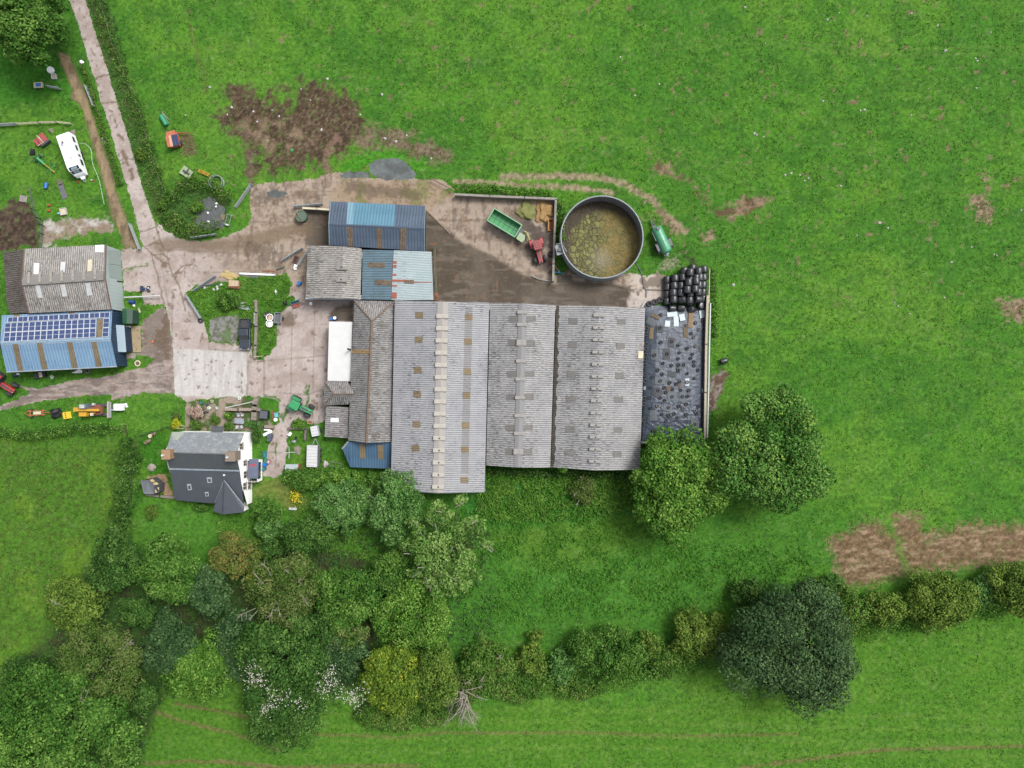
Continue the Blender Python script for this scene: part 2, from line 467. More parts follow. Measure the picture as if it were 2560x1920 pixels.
Z_LANE = A1((600, 0), (690, 250), (760, 500), (830, 720), (880, 900), (950, 1100), (1010, 1330), (1080, 1550)) + A3((1560, 0), (1590, 130), (1620, 300), (1900, 300), (1870, 170), (1790, 80), (1750, 0)) + \
    A1((1245, 1659), (1200, 1520), (1160, 1380), (1080, 1100), (1010, 880), (950, 680), (880, 450), (800, 200), (740, 0), (730, -60), (590, -60))
Z_YARD = A3((1600, 190), (1640, 385), (1420, 370), (1390, 420), (1415, 740), (1425, 870), (1640, 870), (1650, 1020), (1890, 1020), (1910, 1060), (1980, 1390), (1990, 1659)) + \
    F((374, 800), (376, 856)) + B4((390, 95), (430, 130), (530, 180), (700, 150), (920, 140), (1040, 132), (1130, 120), (1310, 130), (1465, 165), (1465, 390), (1400, 440), (1390, 560), (1330, 700), (1290, 930), (1410, 960), (1490, 920), (1530, 800), (1550, 600), (1560, 500), (1610, 390), (1750, 380), (1860, 420), (1930, 380), (1945, 230), (1925, 60)) + \
    F((709, 830), (760, 820), (790, 690), (900, 690), (1385, 700)) + B2((1840, 1135), (1880, 1120), (1990, 1075), (2040, 1010), (2025, 870), (1950, 825), (1860, 870), (1770, 850), (1690, 840), (1500, 860), (1330, 830), (1230, 850), (1180, 800), (1120, 850), (1052, 860), (1062, 205), (210, 165), (110, 120)) + \
    D1((1960, 860), (1900, 800), (1720, 795), (1400, 790), (1180, 745), (1060, 770), (1050, 785), (750, 820), (610, 830)) + \
    A5((1290, 985), (1240, 1000), (1250, 1200), (1265, 1330), (1200, 1440), (1000, 1530), (700, 1590), (540, 1580), (330, 1480), (230, 1370)) + A3((1870, 170), (1790, 80), (1700, 60))
ISLAND = A6((312, 840), (460, 735), (560, 770), (700, 700), (820, 690), (960, 640), (1400, 640), (1540, 600), (1610, 740), (1565, 880), (1650, 880), (1650, 950), (1560, 1010), (1500, 1075), (1430, 1100), (1430, 1230), (1425, 1460), (1340, 1580), (1260, 1650), (1130, 1640), (1120, 1470), (950, 1470), (600, 1440), (540, 1200), (500, 1160), (330, 890))
GARDEN_IN = [B4((1250, 180), (1460, 200), (1460, 380), (1290, 450), (1240, 300)), B4((1555, 470), (1720, 450), (1740, 610), (1560, 620)), B4((1555, 640), (1690, 640), (1690, 810), (1560, 800))]
Z_TRACK = A4((-200, 1520), (0, 1440), (380, 1345), (900, 1262), (1400, 1245), (1390, 1310), (1530, 1290), (1800, 1210), (2195, 1225), (2180, 800), (2160, 540), (2090, 200), (2050, 130), (1800, 300), (1780, 380), (1780, 700), (1640, 730), (1960, 785), (1800, 905), (1400, 1000), (900, 1070), (500, 1160), (200, 1125), (380, 1200), (330, 1250), (0, 1385), (-200, 1450))
Z_PATH = A1((490, 440), (585, 460), (665, 620), (765, 850), (805, 1000), (885, 1250), (965, 1450), (1010, 1659)) + A3((1500, 150), (1610, 380), (1430, 380), (1390, 230), (1290, 20)) + A1((905, 1640), (855, 1450), (795, 1250), (735, 1040), (685, 900), (600, 840), (625, 780), (590, 700), (525, 560))
Z_GARDEN = B4((515, 190), (880, 150), (930, 130), (1130, 140), (1250, 170), (1250, 330), (1400, 400), (1390, 470), (1210, 480), (880, 480), (500, 470), (510, 330))
Z_GRAVEL = A6((600, 1180), (700, 1130), (960, 1110), (960, 1460), (780, 1445), (612, 1430))
Z_PATIO = B4((110, 935), (300, 925), (330, 1000), (395, 1170), (330, 1185), (240, 1120), (200, 1060))
POOL = D1((1385, 700), (1450, 655), (1600, 650), (1650, 690), (1680, 725), (1725, 770), (1690, 795), (1500, 800), (1410, 770))
POOL2 = D1((1190, 765), (1250, 745), (1390, 750), (1400, 785), (1200, 785))
POOL3 = D1((690, 885), (760, 870), (830, 895), (770, 925), (700, 920))

MUD = D1((230, 150), (400, 110), (640, 100), (900, 60), (1110, 70), (1240, 170), (1350, 330), (1400, 470), (1330, 600), (1190, 700), (1060, 790), (600, 830), (560, 820), (540, 640), (500, 500), (380, 480), (270, 400), (380, 290), (290, 200))
MUDE = D1((1290, 500), (1420, 400), (1660, 470), (1690, 350), (1720, 500), (1990, 600), (2010, 650), (1850, 690), (1640, 640), (1480, 570), (1330, 610))
FARMMUD = D1((60, 500), (160, 490), (180, 620), (110, 640))
PEN = A3((-200, -60), (0, -60), (150, -200), (330, -150), (410, 0), (440, 360), (300, 360), (0, 410), (-200, 440))
PINK_BARE = A3((480, 80), (640, 60), (1230, 30), (1300, 200), (1060, 180), (900, 210), (700, 250), (560, 340), (480, 340))
STRIP = C7((860, 300), (1000, 240), (1110, 170), (1200, 180), (1290, 260), (1320, 120), (1480, 130), (1520, 250), (1720, 240), (1800, 190), (2300, 200), (2300, 470), (2060, 470), (1700, 500), (1400, 540), (1120, 620), (960, 620), (910, 480))
RUTS = [B2((200, 45), (600, 70), (900, 85), (1200, 100), (1480, 130), (1560, 150)), B2((600, 0), (1000, 0), (1400, 5), (1640, 60), (1760, 130), (1900, 200), (2000, 330), (2130, 430), (2190, 480))]
EASTSOIL = D2((680, 690), (730, 650), (860, 740), (960, 850), (1110, 790), (1190, 800), (1150, 850), (1040, 890), (980, 890), (900, 810), (840, 740))
BANK = A1((560, -40), (930, -40), (960, 150), (1060, 500), (1180, 900), (1300, 1300), (1420, 1659)) + A5((300, 1000), (340, 1150), (500, 900), (800, 930), (1050, 1200), (1000, 1420), (700, 1560), (540, 1580), (330, 1480), (210, 1330), (100, 1080), (0, 780)) + A1((1160, 1380), (1080, 1100), (950, 680), (880, 450), (800, 200), (740, 0))
DITCH = A1((900, 0), (985, 200), (1080, 520), (1090, 700), (1190, 900), (1260, 1050), (1310, 1250), (1370, 1400), (1400, 1520), (1420, 1659))
CLAMPMUD = B7((890, 830), (1060, 770), (1060, 850), (1000, 960), (980, 1060), (960, 1170), (880, 1180))
SPOILS = [B2((1830, 170), (1960, 250), (2080, 390), (2180, 480), (2090, 520), (1990, 400), (1900, 260)), D2((905, 945), (945, 930), (955, 975), (920, 985)), D2((1990, 800), (2060, 780), (2090, 850), (2080, 900), (2020, 900)), D2((2100, 1220), (2230, 1210), (2230, 1310), (2130, 1290)), D2((2040, 715), (2085, 705), (2080, 740), (2050, 745))]
BOTTOM_RUTS = [C2((1190, 1185), (1400, 1260), (1620, 1320), (1800, 1360), (2000, 1420), (2200, 1500)), C2((1130, 1610), (1500, 1590), (1900, 1610), (2212, 1640)), C2((1380, 1140), (1700, 1185), (1950, 1240)), C4((780, 1130), (1000, 1130), (1450, 1150), (1800, 1110), (2212, 1115), (2900, 1110), (3600, 1140), (4600, 1120)), C4((0, 1330), (500, 1390), (900, 1375), (1600, 1370)), F((1600, 1659), (1900, 1620), (2212, 1612))]

JOINTS_F = [F((302, 300), (312, 298)), F((243, 190), (278, 186)), F((372, 640), (372, 856)), F((405, 600), (452, 660)), F((536, 780), (534, 860)), F((450, 700), (452, 755), (540, 760)),
    F((345, 540), (360, 640), (372, 700)), F((572, 690), (570, 858)), F((632, 650), (628, 860)), F((605, 655), (605, 690)), F((680, 655), (676, 840)), F((535, 782), (570, 780), (705, 768)), 
    F((420, 530), (418, 580)), F((380, 540), (520, 548), (660, 545)), F((440, 590), (660, 580)), F((340, 600), (400, 585)), F((600, 500), (600, 540)), F((545, 480), (715, 480)), F((545, 440), (715, 420))] + \
    [B4((1130, 0), (1130, 130)), B4((1310, 0), (1310, 130)), B4((1465, 90), (1750, 110), (1900, 60)), B4((1750, 0), (1750, 240)), B4((1465, 215), (1560, 225), (1560, 300)), B4((1465, 300), (1560, 300)), B4((1435, 600), (1430, 860)), B4((1550, 700), (1290, 700))] + \
    [B2((0, 385), (500, 380), (700, 340)), B2((180, 200), (180, 380)), B2((300, 190), (300, 385), (370, 390), (370, 510)), B2((530, 190), (530, 290)), B2((590, 560), (590, 660)), B2((700, 670), (700, 780)), B2((450, 540), (590, 560)), B2((840, 780), (840, 860)), B2((60, 850), (1000, 830)), B2((530, 700), (530, 1080)), B2((380, 300), (390, 380))] + \
    [A5((1310, 960), (1310, 1190)), A5((1390, 1110), (1746, 1080)), A5((1260, 1200), (1746, 1195)), A5((1250, 1370), (1400, 1370)), D1((750, 820), (760, 890)), D1((850, 800), (850, 880), (1160, 880))]
CRACKS = [A3((1600, 190), (1720, 150), (1790, 130)), A3((1640, 330), (1800, 470), (1860, 520), (1950, 560)), A3((1790, 90), (1830, 200), (1860, 300), (1900, 400)), A3((1740, 420), (1800, 640), (1850, 850), (1900, 1020)), A3((1840, 380), (1930, 480), (1960, 600), (2050, 780), (2110, 960), (2140, 1100)), A3((1420, 610), (1560, 590), (1700, 580)), A3((1760, 450), (1870, 440), (1960, 500)), A1((830, 670), (940, 645)), A1((880, 890), (1010, 880)), A1((1030, 1395), (1080, 1370), (1150, 1380)), A3((1700, 350), (1790, 300), (1880, 330)), A3((1980, 700), (2090, 590), (2212, 560))]

DUNG = [B2((-40, 380), (60, 430), (150, 500), (300, 590), (520, 690), (640, 760), (760, 835), (870, 885), (1050, 930), (1250, 900), (1500, 925), (1640, 950), (1720, 990), (1690, 1060), (1700, 1140), (-40, 1090)),
    B1((250, 255), (600, 255), (600, 750), (240, 745)), B1((1880, 260), (2240, 560), (2240, 900), (1880, 900)), B5((135, 195), (330, 110), (330, 270), (150, 265))]
DUNGLINES = [A6((0, 260), (300, 250), (700, 270), (1000, 240), (1300, 170), (1500, 90), (1800, 60))]
DUNGLINES2 = [B2((740, 380), (860, 440), (930, 560), (900, 700)), D1((1260, 850), (1500, 880), (1700, 900)), A5((1400, 1100), (1600, 1110)), A6((1100, 300), (1350, 330), (1230, 500))]
BRIGHT = F((376, 752), (534, 760), (533, 858), (376, 855))
PALEROCK = [B2((1700, 850), (1830, 830), (1840, 940), (1720, 950)), B2((1860, 860), (1960, 830), (2030, 870), (2030, 960), (1860, 960)), B2((1860, 990), (1950, 1000), (1940, 1060), (1860, 1080)), B2((1720, 1000), (1830, 980), (1840, 1080), (1760, 1080))]
TANYARD = D1((1180, 800), (1800, 800), (1900, 820), (1990, 900), (1800, 1000), (1120, 950), (1130, 870))

def col_of(r, g, b): return np.array(K(r, g, b))
def ground_colour(X, Y, zone):
    """surface colour at picture survey points; zone 0 = grass, 1 lane, 2 yard, 3 track, 4 path, 5 garden, 6 gravel, 7 patio"""
    n = X.shape
    wx = (fbm(X / 14, Y / 14, 3) - 0.5); wy = (fbm(X / 14, Y / 14, 5) - 0.5)
    f1 = fbm(X / 6.0, Y / 6.0, 21, 4); f2 = fbm(X / 60, Y / 60, 31, 4); f3 = fbm(X / 2.6, Y / 2.6, 41, 2); f4 = fbm(X / 22, Y / 22, 51, 4)
    Xw = X + wx * 26; Yw = Y + wy * 26
    def lay(c, col, a):
        return c * (1 - a[..., None]) + (np.asarray(col) * a[..., None] if np.ndim(col) == 1 else col * a[..., None])
    c = np.zeros(n + (3,)) + col_of(86, 140, 40)
    c = lay(c, col_of(66, 116, 36), sstep(0.42, 0.66, f4) * 0.7)
    c = lay(c, col_of(108, 150, 48), sstep(0.5, 0.76, f2) * 0.45)
    c = lay(c, col_of(114, 154, 64), sstep(0.58, 0.75, f1) * 0.45)
    c = lay(c, col_of(42, 88, 32), sstep(0.53, 0.68, f3 * 0.5 + f1 * 0.5) * 0.35)
    f5 = fbm(X / 190, Y / 190, 511, 4)
    c = lay(c, col_of(62, 118, 36), sstep(0.46, 0.66, f5) * 0.45)
    c = lay(c, col_of(104, 146, 50), sstep(0.5, 0.34, f5) * 0.35)
    c = lay(c, col_of(56, 106, 34), sstep(0.58, 0.70, fbm(X / 34, Y / 20, 512, 4)) * 0.5)
    sw = sstep(330, 280, X + (Y - 1300) * 0.15 + wx * 30) * sstep(1080, 1110, Y)
    c = lay(c, col_of(84, 128, 38) , sw * 0.75)
    c = lay(c, col_of(84, 104, 42), sw * sstep(0.5, 0.62, f1) * 0.6)
    c = lay(c, col_of(110, 146, 44), sw * sstep(0.55, 0.7, f2) * 0.5)
    sm = sd_poly(C5((-900, 200), (230, 290), (700, 100), (1420, 120), (1500, 480), (1800, 640), (2100, 640), (2600, 740), (2700, 900), (2700, 1100), (2300, 1350), (1700, 1400), (800, 1400), (-200, 1500), (-800, 1300)), Xw, Yw, 60)
    a = sstep(40, -60, sm) * 0.85
    c = lay(c, col_of(78, 134, 44), a * 0.85)
    c = lay(c, col_of(54, 108, 42), a * sstep(0.45, 0.68, f1) * 0.6)
    glade = sd_poly(C5((300, 620), (700, 520), (1400, 470), (1500, 620), (1200, 760), (900, 870), (500, 800)), Xw, Yw, 90)
    c = lay(c, col_of(98, 132, 42), sstep(50, -30, glade) * 0.6)
    nett = sd_poly(C5((120, 80), (1420, 100), (1420, 460), (700, 540), (500, 560), (60, 560)), Xw, Yw, 60)
    c = lay(c, col_of(46, 118, 42), sstep(10, -10, nett) * 0.7)
    bt = sstep(1745, 1775, Y + wy * 20) * sstep(300, 400, X) 
    bt = np.maximum(bt, sstep(1500, 1580, Y - (X - 2100) * -0.1 + wy * 20) * sstep(2100, 2160, X))
    c = lay(c, col_of(82, 130, 36), bt * 0.7)
    c = lay(c, col_of(112, 150, 56), bt * sstep(0.6, 0.72, f4) * 0.4)
    lawn = sd_poly(B4((60, 510), (330, 470), (300, 700), (350, 920), (120, 930), (60, 700)), Xw, Yw)
    c = lay(c, col_of(56, 118, 26), sstep(6, -6, lawn) * 0.8)
    lawn2 = sd_poly(C1((1140, 700), (1700, 680), (2000, 720), (2000, 900), (1500, 960), (1200, 900)), Xw, Yw)
    c = lay(c, col_of(86, 140, 46), sstep(15, -15, lawn2) * 0.7)
    dry = sd_poly(C3((280, 160), (520, 110), (650, 200), (760, 300), (640, 400), (420, 260), (300, 330)), Xw, Yw)
    c = lay(c, col_of(140, 132, 78), sstep(12, -18, dry) * 0.55)
    nwl = sd_poly(A1((-50, 350), (400, 420), (560, 600), (640, 800), (300, 900), (-50, 900)), Xw, Yw, 60)
    c = lay(c, col_of(58, 130, 34), sstep(20, -20, nwl) * 0.6)
    bk = sd_poly(BANK, Xw, Yw)
    c = lay(c, col_of(62, 96, 46), sstep(6, -6, bk) * 0.8)
    c = lay(c, col_of(96, 100, 62), sstep(4, -8, bk) * sstep(0.5, 0.66, f4) * 0.6)
    dt = sd_line(DITCH, Xw, Yw)
    c = lay(c, col_of(30, 44, 26), sstep(9, 2, dt + f1 * 6) * 0.75)
    md = sd_poly(MUD, Xw, Yw, 60)
    dens = sstep(40, -80, md) * 0.64 + 0.06
    dens = dens + sstep(30, -20, sd_poly(D1((370, 110), (540, 120), (640, 300), (600, 560), (600, 800), (520, 800), (490, 560), (300, 430), (400, 300)), Xw, Yw, 60)) * 0.22
    core = sd_poly(D1((1000, 200), (1180, 200), (1330, 380), (1300, 480), (1180, 560), (1100, 480), (960, 420)), Xw, Yw, 80)
    dens = dens + sstep(40, -30, core) * 0.4 - sstep(30, -20, sd_poly(D1((560, 250), (900, 200), (960, 300), (600, 320)), Xw, Yw, 60)) * 0.2
    g = 0.62 * fbm(X / 16, Y / 16, 77, 5) + 0.38 * fbm(X / 5, Y / 5, 78, 3)
    m = sstep(-0.10, 0.16, dens - g * 1.0 + 0.04) * sstep(34, -6, md)
    ecol = lay(np.zeros(n + (3,)) + col_of(98, 76, 64), col_of(72, 54, 46), sstep(0.4, 0.65, f1))
    pale = sd_poly(D1((500, 420), (700, 380), (1000, 420), (1080, 470), (960, 560), (680, 610), (600, 520)), Xw, Yw, 60)
    ecol = lay(ecol, col_of(146, 124, 104), sstep(20, -20, pale) * sstep(0.4, 0.6, f4) * 0.9)
    ecol = lay(ecol, col_of(160, 140, 122), sstep(0.66, 0.74, f3) * 0.35)
    c = lay(c, ecol, m * 0.95)
    me_ = sd_poly(MUDE, Xw, Yw, 40)
    m = sstep(18, -14, me_ + (f4 - 0.45) * 90) * 0.9
    c = lay(c, lay(np.zeros(n + (3,)) + col_of(138, 116, 102), col_of(106, 86, 72), sstep(0.45, 0.6, f1)), m)
    rut = sd_line(D1((530, 470), (560, 640), (580, 830), (590, 950)), Xw, Yw)
    c = lay(c, col_of(110, 92, 78), sstep(9, 5, rut) * 0.95)
    rut = sd_line(D1((1160, 500), (1110, 600), (1090, 700), (1130, 790)), Xw, Yw)
    c = lay(c, col_of(134, 110, 94), sstep(12, 6, rut) * 0.8)
    berm = sd_poly(D1((1180, 735), (1290, 650), (1460, 590), (1600, 620), (1830, 715), (1720, 730), (1640, 690), (1560, 655), (1440, 655), (1370, 700), (1250, 740)), Xw, Yw)
    c = lay(c, col_of(76, 144, 36), sstep(4, -4, berm))
    c = lay(c, col_of(112, 88, 74), sstep(8, -4, sd_poly(FARMMUD, Xw, Yw)) * 0.8)
    c = lay(c, lay(np.zeros(n + (3,)) + col_of(96, 80, 68), col_of(72, 58, 48), sstep(0.4, 0.6, f1)), sstep(6, -4, sd_poly(PEN, Xw, Yw)))
    pb = sd_poly(PINK_BARE, Xw, Yw)
    pc = lay(np.zeros(n + (3,)) + col_of(158, 140, 124), col_of(196, 188, 180), sstep(0.52, 0.66, f4))
    c = lay(c, pc, sstep(6, -4, pb + (f1 - 0.5) * 20))
    for i, r in enumerate(RUTS):
        d = sd_line(r, X + wx * 8, Y + wy * 8)
        c = lay(c, lay(np.zeros(n + (3,)) + col_of(180, 156, 136), col_of(150, 122, 104), sstep(0.4, 0.7, f1)), sstep(9 + i * 3, 3, d + (f1 - 0.5) * 14) * 0.75)
    es = sd_poly(EASTSOIL, Xw, Yw)
    c = lay(c, lay(np.zeros(n + (3,)) + col_of(150, 122, 106), col_of(108, 82, 66), sstep(0.45, 0.6, f4)), sstep(6, -8, es + (f1 - 0.45) * 40) * 0.9)
    for s in SPOILS:
        d = sd_poly(s, Xw, Yw)
        c = lay(c, lay(np.zeros(n + (3,)) + col_of(160, 136, 116), col_of(122, 98, 80), sstep(0.45, 0.6, f1)), sstep(8, -8, d + (f1 - 0.45) * 34) * 0.9)
    cm = sd_poly(CLAMPMUD, Xw, Yw)
    c = lay(c, lay(np.zeros(n + (3,)) + col_of(108, 88, 74), col_of(150, 138, 132), sstep(0.52, 0.6, f1)), sstep(5, -3, cm))
    st = sd_poly(STRIP, Xw * 0.7 + X * 0.3, Yw * 0.7 + Y * 0.3, 60)
    sc = lay(np.zeros(n + (3,)) + col_of(138, 113, 88), col_of(114, 90, 68), sstep(0.42, 0.62, f1))
    sc = lay(sc, col_of(176, 150, 124), sstep(0.56, 0.7, fbm(X / 26, Y / 8, 91, 4)) * 0.7)
    gap = sd_line(C7((1290, 230), (1340, 300), (1360, 400), (1400, 520)), Xw, Yw)
    ma = sstep(16, -16, st + (f1 - 0.5) * 46) * (1 - sstep(16, 2, gap + (f1 - 0.5) * 40) * 0.6)
    c = lay(c, sc, ma * 0.95)
    for i, r in enumerate(BOTTOM_RUTS):
        d = sd_line(r, X + wx * 6, Y + wy * 6)
        c = lay(c, col_of(126, 112, 74), sstep(6, 2, d + (f1 - 0.5) * 8) * (0.75 if i != 3 else 0.55))
    for y0 in (1785, 1815, 1850, 1880):
        d = np.abs(Y - y0 - 10 * np.sin(X / 300) + (f2 - 0.5) * 20)
        c = lay(c, col_of(118, 150, 62), sstep(7, 2, d) * sstep(500, 800, X) * 0.25)
    for line in (F((405, 20), (425, 120), (450, 200)), F((900, 290), (880, 350))):
        d = sd_line(line, Xw, Yw)
        c = lay(c, col_of(104, 104, 60), sstep(6, 2, d) * 0.6)
    for q, wd in ((D2((200, 530), (480, 545), (760, 590), (1000, 660), (1180, 750)), 5), (D2((200, 560), (480, 572), (740, 620), (960, 690), (1120, 770)), 5), (D2((700, 640), (860, 690), (1000, 760)), 4), (D2((1120, 1090), (1400, 1200), (1700, 1330), (2230, 1500)), 5), (D2((1180, 1080), (1460, 1180), (1740, 1290), (2230, 1440)), 5), (D2((700, 180), (1100, 150), (1600, 200), (2230, 190)), 4), (D2((700, 205), (1100, 175), (1600, 225), (2230, 215)), 4)):
        d = sd_line(q, X + wx * 10, Y + wy * 10)
        c = lay(c, col_of(112, 146, 66), sstep(wd + 3, 1, d + (f1 - 0.5) * 6) * 0.3)
    sp = fbm(X / 15, Y / 15, 401, 3)
    c = lay(c, col_of(140, 116, 96), sstep(0.765, 0.80, sp) * sstep(900, 600, Y) * sstep(480, 600, X) * 0.75)
    c = lay(c, col_of(120, 150, 84), sstep(0.66, 0.76, fbm(X / 9, Y / 9, 402, 3)) * 0.35)
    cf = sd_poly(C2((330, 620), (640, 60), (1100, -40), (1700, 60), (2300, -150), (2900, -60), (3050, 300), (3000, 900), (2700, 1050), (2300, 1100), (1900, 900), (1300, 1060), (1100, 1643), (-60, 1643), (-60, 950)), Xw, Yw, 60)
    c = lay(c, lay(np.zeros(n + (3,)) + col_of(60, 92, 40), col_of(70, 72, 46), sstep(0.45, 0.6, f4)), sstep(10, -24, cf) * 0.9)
    d = sd_poly(B3((980, 0), (1060, 0), (1130, 90), (1160, 140), (1060, 130)), Xw, Yw)
    c = lay(c, col_of(70, 64, 58), sstep(6, -4, d) * 0.8)
    for s in (B3((560, 170), (640, 120), (800, 130), (860, 200), (700, 210), (580, 200)), B2((2000, 700), (2120, 690), (2150, 760), (2010, 790))):
        d = sd_poly(s, Xw, Yw)
        c = lay(c, col_of(160, 158, 130), sstep(10, -6, d + (f1 - 0.45) * 20) * 0.7)
    z = zone
    if (z > 0).any():
        base = lay(np.zeros(n + (3,)) + col_of(194, 181, 174), col_of(178, 163, 154), sstep(0.4, 0.65, f4))
        base = lay(base, col_of(206, 194, 186), sstep(0.55, 0.7, f2) * 0.7)
        base = lay(base, col_of(150, 134, 122), sstep(0.60, 0.72, f1) * 0.3)
        ny = sstep(770, 690, Y + wx * 40) * sstep(430, 640, X - (Y - 600) * 0.2)
        tan = lay(np.zeros(n + (3,)) + col_of(172, 154, 134), col_of(140, 120, 100), sstep(0.45, 0.66, f4))
        tan = lay(tan, col_of(190, 170, 148), sstep(0.55, 0.66, f1) * 0.6)
        tan = lay(tan, col_of(84, 72, 60), sstep(0.60, 0.68, fbm(X / 9, Y / 22, 61, 4)) * 0.6)
        base = lay(base, tan, ny * 0.8)
        brg = sd_poly(BRIGHT, X + wx * 6, Y + wy * 6)
        base = lay(base, lay(np.zeros(n + (3,)) + col_of(216, 213, 208), col_of(198, 195, 190), sstep(0.35, 0.65, fbm(X / 6, Y / 40, 13, 4))), sstep(3, -3, brg) * 0.85)
        ty = sd_poly(TANYARD, Xw, Yw)
        tcol = lay(np.zeros(n + (3,)) + col_of(172, 150, 126), col_of(128, 136, 74), sstep(0.5, 0.6, f4) * 0.7)
        tcol = lay(tcol, col_of(110, 92, 74), sstep(0.58, 0.66, f1) * 0.5)
        base = lay(base, tcol, sstep(14, -14, ty) * 0.9)
        for q in PALEROCK:
            d = sd_poly(q, Xw, Yw)
            base = lay(base, col_of(208, 196, 184), sstep(8, -4, d + (f1 - 0.45) * 26) * 0.9)
        sv = sd_poly(B2((1640, 860), (2040, 820), (2040, 1100), (1840, 1135), (1690, 1050)), X, Y)
        base = lay(base, col_of(104, 92, 78), sstep(4, -4, sv) * sstep(0.52, 0.58, f4) * 0.7)
        dcol = lay(np.zeros(n + (3,)) + col_of(104, 94, 82), col_of(84, 74, 62), sstep(0.4, 0.62, f2))
        dcol = lay(dcol, col_of(128, 118, 106), sstep(0.56, 0.72, fbm(X / 40, Y / 9, 15, 4)) * 0.6)
        for q in DUNG:
            d = sd_poly(q, X + wx * 12, Y + wy * 12)
            base = lay(base, dcol, sstep(6, -5, d) * 0.93)
        for q in DUNGLINES:
            d = sd_line(q, X + wx * 10, Y + wy * 10)
            base = lay(base, col_of(128, 110, 88), sstep(26, 8, d + (f4 - 0.5) * 24) * 0.75)
        for q in DUNGLINES2:
            d = sd_line(q, Xw, Yw)
            base = lay(base, col_of(86, 76, 66), sstep(22, 6, d + (f1 - 0.5) * 30) * 0.55)
        wetp = sd_poly(B2((720, 330), (1050, 330), (1050, 900), (960, 860), (880, 740), (720, 620), (700, 500), (780, 460)), Xw, Yw)
        base = lay(base, col_of(92, 84, 78), sstep(14, -14, wetp) * sstep(0.38, 0.55, f4) * 0.8)
        oil = sd_poly(A6((1480, 1090), (1640, 1090), (1600, 1220), (1480, 1240)), Xw, Yw)
        base = lay(base, col_of(110, 94, 78), sstep(8, -4, oil) * 0.8)
        spots = fbm(X / 11, Y / 11, 99, 3)
        base = lay(base, col_of(128, 106, 90), sstep(0.70, 0.76, spots) * 0.7)
        for q, wd in ((A1((1020, 1150), (1050, 1210)), 5), (A1((1060, 1310), (1100, 1420)), 6), (A1((1125, 1470), (1150, 1550)), 7), (A1((790, 420), (830, 480)), 4), (A1((850, 390), (850, 395)), 5), (A1((950, 955), (975, 960)), 4), (A1((990, 1030), (1010, 1110)), 3), (A3((1880, 540), (1890, 570)), 9), (A3((1990, 880), (2000, 930)), 4)):
            d = sd_line(q, X + wx * 16, Y + wy * 16)
            base = lay(base, col_of(116, 94, 76), sstep(wd, wd * 0.4, d) * 0.75)
        for q in JOINTS_F:
            d = sd_line(q, X + wx * 2, Y + wy * 2, 10)
            base = lay(base, col_of(112, 100, 82), sstep(2.4, 0.8, d) * 0.38)
        for q in CRACKS:
            d = sd_line(q, X + wx * 8, Y + wy * 8, 10)
            base = lay(base, col_of(112, 96, 72), sstep(2.6, 0.8, d) * 0.7)
        weed = sd_line(A3((1430, 625), (1560, 600), (1690, 590)), Xw, Yw)
        base = lay(base, col_of(96, 140, 60), sstep(5, 1, weed) * sstep(0.45, 0.6, f1) * 0.9)
        for q in (B4((1310, 140), (1465, 140)), B4((1750, 20), (1745, 230)), B4((1500, 320), (1530, 370), (1560, 300)), B4((1435, 590), (1432, 700)), B4((920, 140), (920, 200))):
            d = sd_line(q, Xw, Yw)
            base = lay(base, col_of(74, 116, 44), sstep(5, 2, d + (f1 - 0.5) * 6) * 0.9)
        for q in GARDEN_IN:
            d = sd_poly(q, X + wx * 8, Y + wy * 8)
            base = lay(base, col_of(66, 116, 40), sstep(3, -3, d) * 0.95)
        c[z == 1] = base[z == 1]; c[z == 2] = base[z == 2]
        tr = lay(np.zeros(n + (3,)) + col_of(168, 152, 142), col_of(140, 126, 118), sstep(0.4, 0.6, f4))
        tr = lay(tr, col_of(190, 178, 170), sstep(0.52, 0.62, fbm(X / 30, Y / 7, 35, 4)) * 0.6)
        tr = lay(tr, col_of(118, 110, 106), sstep(0.56, 0.66, fbm(X / 40, Y / 7, 36, 4)) * 0.6)
        gy = sd_poly(A4((1780, 300), (2060, 100), (2100, 250), (2170, 560), (2180, 800), (1960, 800), (1640, 730), (1780, 690)), Xw, Yw)
        tr = lay(tr, lay(np.zeros(n + (3,)) + col_of(136, 124, 114), col_of(116, 98, 82), sstep(0.42, 0.6, f4)), sstep(12, -12, gy) * 0.85)
        c[z == 3] = tr[z == 3]
        pt = lay(np.zeros(n + (3,)) + col_of(152, 134, 108), col_of(126, 108, 86), sstep(0.4, 0.62, f4))
        pt = lay(pt, col_of(170, 148, 112), sstep(0.5, 0.62, fbm(X / 8, Y / 34, 45, 4)) * 0.7)
        edge = sd_poly(Z_PATH, X, Y)
        pt = lay(pt, col_of(92, 110, 56), sstep(-6, -1, edge + (f1 - 0.5) * 8) * 0.7)
        c[z == 4] = pt[z == 4]
        gd = lay(np.zeros(n + (3,)) + col_of(160, 146, 128), col_of(70, 104, 46), sstep(0.46, 0.54, fbm(X / 13, Y / 13, 63, 4)) * 0.9)
        gd = lay(gd, col_of(104, 88, 72), sstep(0.58, 0.66, f1) * 0.6)
        for q in (B4((880, 170), (880, 460)), B4((530, 200), (520, 400)), B4((930, 160), (1060, 160))):
            d = sd_line(q, X + wx * 4, Y + wy * 4)
            gd = lay(gd, col_of(170, 154, 138), sstep(9, 6, d) * 0.9)
        c[z == 5] = gd[z == 5]
        gv = lay(np.zeros(n + (3,)) + col_of(146, 146, 140), col_of(112, 114, 100), sstep(0.45, 0.62, f1))
        gv = lay(gv, col_of(92, 120, 60), sstep(0.6, 0.68, f4) * 0.7)
        c[z == 6] = gv[z == 6]
        pa = lay(np.zeros(n + (3,)) + col_of(176, 148, 116), col_of(150, 124, 96), sstep(0.45, 0.62, f1))
        c[z == 7] = pa[z == 7]
    return c

